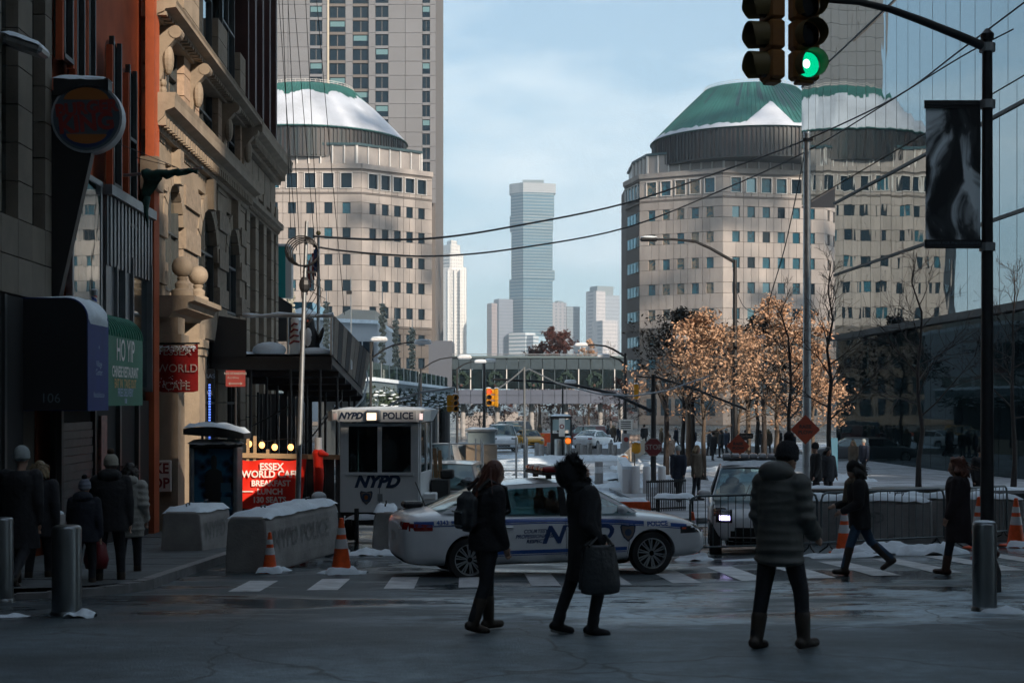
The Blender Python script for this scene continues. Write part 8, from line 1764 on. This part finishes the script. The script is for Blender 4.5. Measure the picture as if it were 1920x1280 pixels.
# ================================================================== trees
M_BARK = mat("bark", (.10, .075, .055), .9, var=.35, vscale=5, bump=.8, bscale=25, stretch=(1, 1, .25)); M_BARKDK = mat("dark_bark", (.025, .02, .018), .9, var=.3, vscale=5)
M_LEAFO = mat("copper_leaf", (.36, .185, .10), .7, var=.45, vscale=2.6, col2=(.60, .42, .29)); M_LEAFR = mat("russet_leaf", (.075, .03, .025), .8, var=.5, vscale=.5); M_LEAFD = mat("dry_dark_leaf", (.045, .035, .028), .8, var=.4, vscale=.6)
def leafy(m):                                       # leaves let some light through
    n, l = m.node_tree.nodes, m.node_tree.links; b = n["Principled BSDF"]; b.inputs['Subsurface Weight'].default_value = 0.0; b.inputs['Specular IOR Level'].default_value = .2
for m_ in (M_LEAFO, M_LEAFR, M_LEAFD): leafy(m_)
def tree(label, loc, h, trunk_r, crown_w, crown_z0, leaves=4000, lsize=.13, leafmat=M_LEAFO, bark=M_BARK, seed=1, levels=4, group="trees on the plaza", name="plane_tree", sag=0.0, gap=.35, spread=38):
    rnd = random.Random(seed); o = thing(name, label, "tree", loc, 0, group); tr = MB(); br = MB(); tips = []
    top = h * .93; pts = [Vector((0, 0, -.1))]; n = 8
    for i in range(1, n + 1): pts.append(Vector((rnd.gauss(0, .02) * i * h / 8, rnd.gauss(0, .02) * i * h / 8, top * i / n)))
    tr.tube(pts, [trunk_r * (1.25 if i == 0 else 1 - .93 * i / n) + .008 for i in range(n + 1)], 9)
    def grow(p, d, L, r, lv):
        q = p; k = 4; P = [p]
        for i in range(k):
            d = (d + Vector((rnd.gauss(0, .13), rnd.gauss(0, .13), rnd.gauss(.03 - sag, .1)))).normalized(); q = q + d * L / k; P.append(q)
            if lv < levels and i >= 1:
                for _ in range(2 if lv < 2 else 1):
                    ax = Vector((rnd.gauss(0, 1), rnd.gauss(0, 1), rnd.gauss(0, 1))).normalized(); grow(q, (d + ax * .75).normalized(), L * rnd.uniform(.45, .65), r * .5, lv + 1)
            if lv >= 2: tips.append((q.copy(), lv))
        br.tube(P, [max(.006, r * (1 - .7 * i / k)) for i in range(k + 1)], 5 if lv < 2 else 3, False)
    m = 15
    for i in range(m):
        u = (i + rnd.random() * .5) / m; z = crown_z0 + (top - crown_z0) * u; a = i * 2.4 + rnd.uniform(-.4, .4); w = crown_w / 2 * (.12 + .95 * (1 - u) ** .85) * rnd.uniform(.75, 1.1)
        el = R(rnd.uniform(8, spread) + 30 * u); d = Vector((math.cos(a) * math.cos(el), math.sin(a) * math.cos(el), math.sin(el)))
        base = pts[0].lerp(pts[-1], 0); f = z / top * n; j = min(n - 1, int(f)); base = pts[j].lerp(pts[j + 1], f - j); grow(base, d, max(.5, w), trunk_r * .38 * (1 - .6 * u), 1)
    tr.build("trunk", bark, o, smooth='all'); br.build("branches", bark, o, smooth='all')
    if leaves:
        lv = MB(); cl = [c for c in tips if rnd.random() > gap]; vs, fs = [], []
        for _ in range(leaves):
            c, l_ = rnd.choice(cl); s_ = lsize * rnd.uniform(.55, 1.2); p = c + Vector((rnd.gauss(0, .16), rnd.gauss(0, .16), rnd.gauss(-.03, .13)))
            a = Vector((rnd.gauss(0, 1), rnd.gauss(0, 1), rnd.gauss(0, .7))).normalized() * s_; b_ = a.cross(Vector((rnd.gauss(0, 1), rnd.gauss(0, 1), rnd.gauss(0, 1)))).normalized() * s_ * .55; nn = a.cross(b_).normalized() * s_ * .22
            k = len(vs); vs += [p - a, p - b_ * .9 + nn, p + a * 1.05, p + b_ * .9 + nn, p]; fs += [(k, k + 1, k + 4), (k + 1, k + 2, k + 4), (k + 2, k + 3, k + 4), (k + 3, k, k + 4)]
        lv.v = [tuple(v) for v in vs]; lv.f = fs; me = bpy.data.meshes.new("crown"); me.from_pydata(lv.v, [], lv.f); me.materials.append(leafmat); link("crown", me, o)
    return o
tree("copper-leaved tree in sun with pale trunk, left of the black lamp post", on(1318, 61, .1), 6.9, .11, 5.4, 1.8, 3900, .095, seed=2, gap=.5)
tree("copper-leaved tree behind the black lamp post", on(1385, 70, .1), 6.9, .11, 4.6, 2.6, 1900, .095, seed=3, gap=.5)
tree("tall copper-leaved tree left of the grey pole, dark and thin at its crown", on(1455, 62, .1), 7.8, .12, 4.4, 2.4, 2700, .095, seed=5, gap=.45)
tree("slim dense copper-leaved tree right of the grey pole against the glass building", on(1524, 63, .1), 7.2, .11, 2.3, 1.9, 2600, .095, seed=7, gap=.4)
tree("dark dry-leaved tree behind the first copper tree", on(1280, 84, .1), 8.8, .14, 6.0, 3.0, 2600, .13, M_LEAFD, M_BARKDK, seed=9); tree("dark dry-leaved tree deep on the plaza behind the lamp posts", on(1420, 92, .1), 9, .14, 6.0, 3.0, 2600, .13, M_LEAFD, M_BARKDK, seed=11)
tree("small russet tree on the far avenue near the stop sign", on(1162, 150), 6.5, .12, 5, 1.5, 900, .12, M_LEAFR, M_BARKDK, seed=13)
# bare trees
for i, (px, d, h, w, lb, sd) in enumerate([(1555, 47, 8.2, 3.6, "close before the grey pole's right side", 21), (1722, 50, 8.8, 5.0, "standing alone before the mirror glass", 22), (1900, 52, 8.6, 5.0, "behind the signal pole at the picture edge", 23), (1478, 52, 7.8, 3.2, "slanting dark trunk left of the grey pole", 24)]):
    tree("leafless dark street tree %s" % lb, on(px, d, .1), h, .09, w, 2.4, 0, bark=M_BARKDK, seed=sd, levels=3, name="bare_tree", group="bare street trees", spread=55)
for i, (px, d, y1, lb) in enumerate([(1249, 66, 830, "first, beside the stop sign"), (1290, 74, 828, "second from the stop sign"), (1298, 76, 826, "third from the stop sign"), (1402, 66, 826, "just right of the black lamp post"), (1432, 68, 820, "beside the small police car's roof")]):
    o = thing("tree_trunk", "straight slim trunk of a plaza tree, %s" % lb, "tree", on(px, d, .1), 0, "slim trunks on the plaza"); h = 3.6; MB().tube([(0, 0, -.1), (.03, 0, h * .5), (0, .03, h)], [.16, .12, .1], 8).build("trunk", M_BARK if i % 2 else M_BARKDK, o, smooth='all')
    tw_ = MB(); r_ = random.Random(i)
    for k in range(9): a = r_.uniform(0, 6.3); tw_.tube([(0, 0, h - .1 * k), (.5 * math.cos(a), .5 * math.sin(a), h + .5), (1.1 * math.cos(a), 1.1 * math.sin(a), h + 1.3)], [.05, .03, .01], 4)
    tw_.build("branches", M_BARKDK, o)
# trees seen over and under the bridge
tree("broad dark russet tree rising above the footbridge roof", Vector((at(1048, 0, 232).x, 232, -2.5)), 16.5, .3, 12.5, 4.0, 6500, .24, M_LEAFR, M_BARKDK, seed=31, group="trees beyond the footbridge", name="oak_tree", gap=.1); tree("dark evergreen-brown tree left part of the clump above the footbridge", Vector((at(1012, 0, 236).x, 236, -2.5)), 13.5, .3, 8.5, 4.0, 3800, .22, M_LEAFR, M_BARKDK, seed=33, group="trees beyond the footbridge", name="oak_tree", gap=.1)
tree("sunlit copper tree right of the dark clump above the footbridge", Vector((at(1104, 0, 228).x, 228, -2.5)), 15.2, .2, 5.5, 5.0, 1500, .2, M_LEAFO, M_BARK, seed=35, group="trees beyond the footbridge", name="oak_tree"); tree("thin grey leafless tree beside the green-domed block", Vector((at(1145, 0, 230).x, 230, -2.5)), 15.5, .2, 7.5, 4.0, 0, bark=mat("grey_bark", (.16, .14, .13), .9), seed=37, group="trees beyond the footbridge", name="bare_tree", levels=3)
for i, (px, lb) in enumerate([(900, "behind the white van"), (945, "left of the pale post"), (1005, "right of the pale post"), (1050, "behind the guard booth"), (1095, "behind the dark red car"), (1135, "behind the pedestrians by the white saloon"), (870, "nearest the park terrace")]):
    tree("dark bush-like tree under the footbridge, %s" % lb, Vector((at(px, 0, 215 + 6 * (i % 3)).x, 215 + 6 * (i % 3), -2.5)), 5.6, .12, 5.5, .8, 900, .2, [M_LEAFD, M_LEAFR][i % 2], M_BARKDK, seed=50 + i, levels=3, group="trees under the footbridge", name="small_tree")
# ================================================================== haze between here and the far shore
hz = MB().box((0, 1000, 142), (4600, 3200, 292)); me = hz.mesh("haze")
m = bpy.data.materials.new("haze"); m.use_nodes = True; n, l = m.node_tree.nodes, m.node_tree.links; n.remove(n["Principled BSDF"])
pv = n.new("ShaderNodeVolumePrincipled"); pv.inputs['Color'].default_value = (.72, .88, 1.0, 1); pv.inputs['Density'].default_value = .00024; pv.inputs['Anisotropy'].default_value = 0.1; l.new(pv.outputs[0], n["Material Output"].inputs['Volume'])
me.materials.append(m); tag(link("haze", me), "pale winter haze filling the air", kind="stuff")
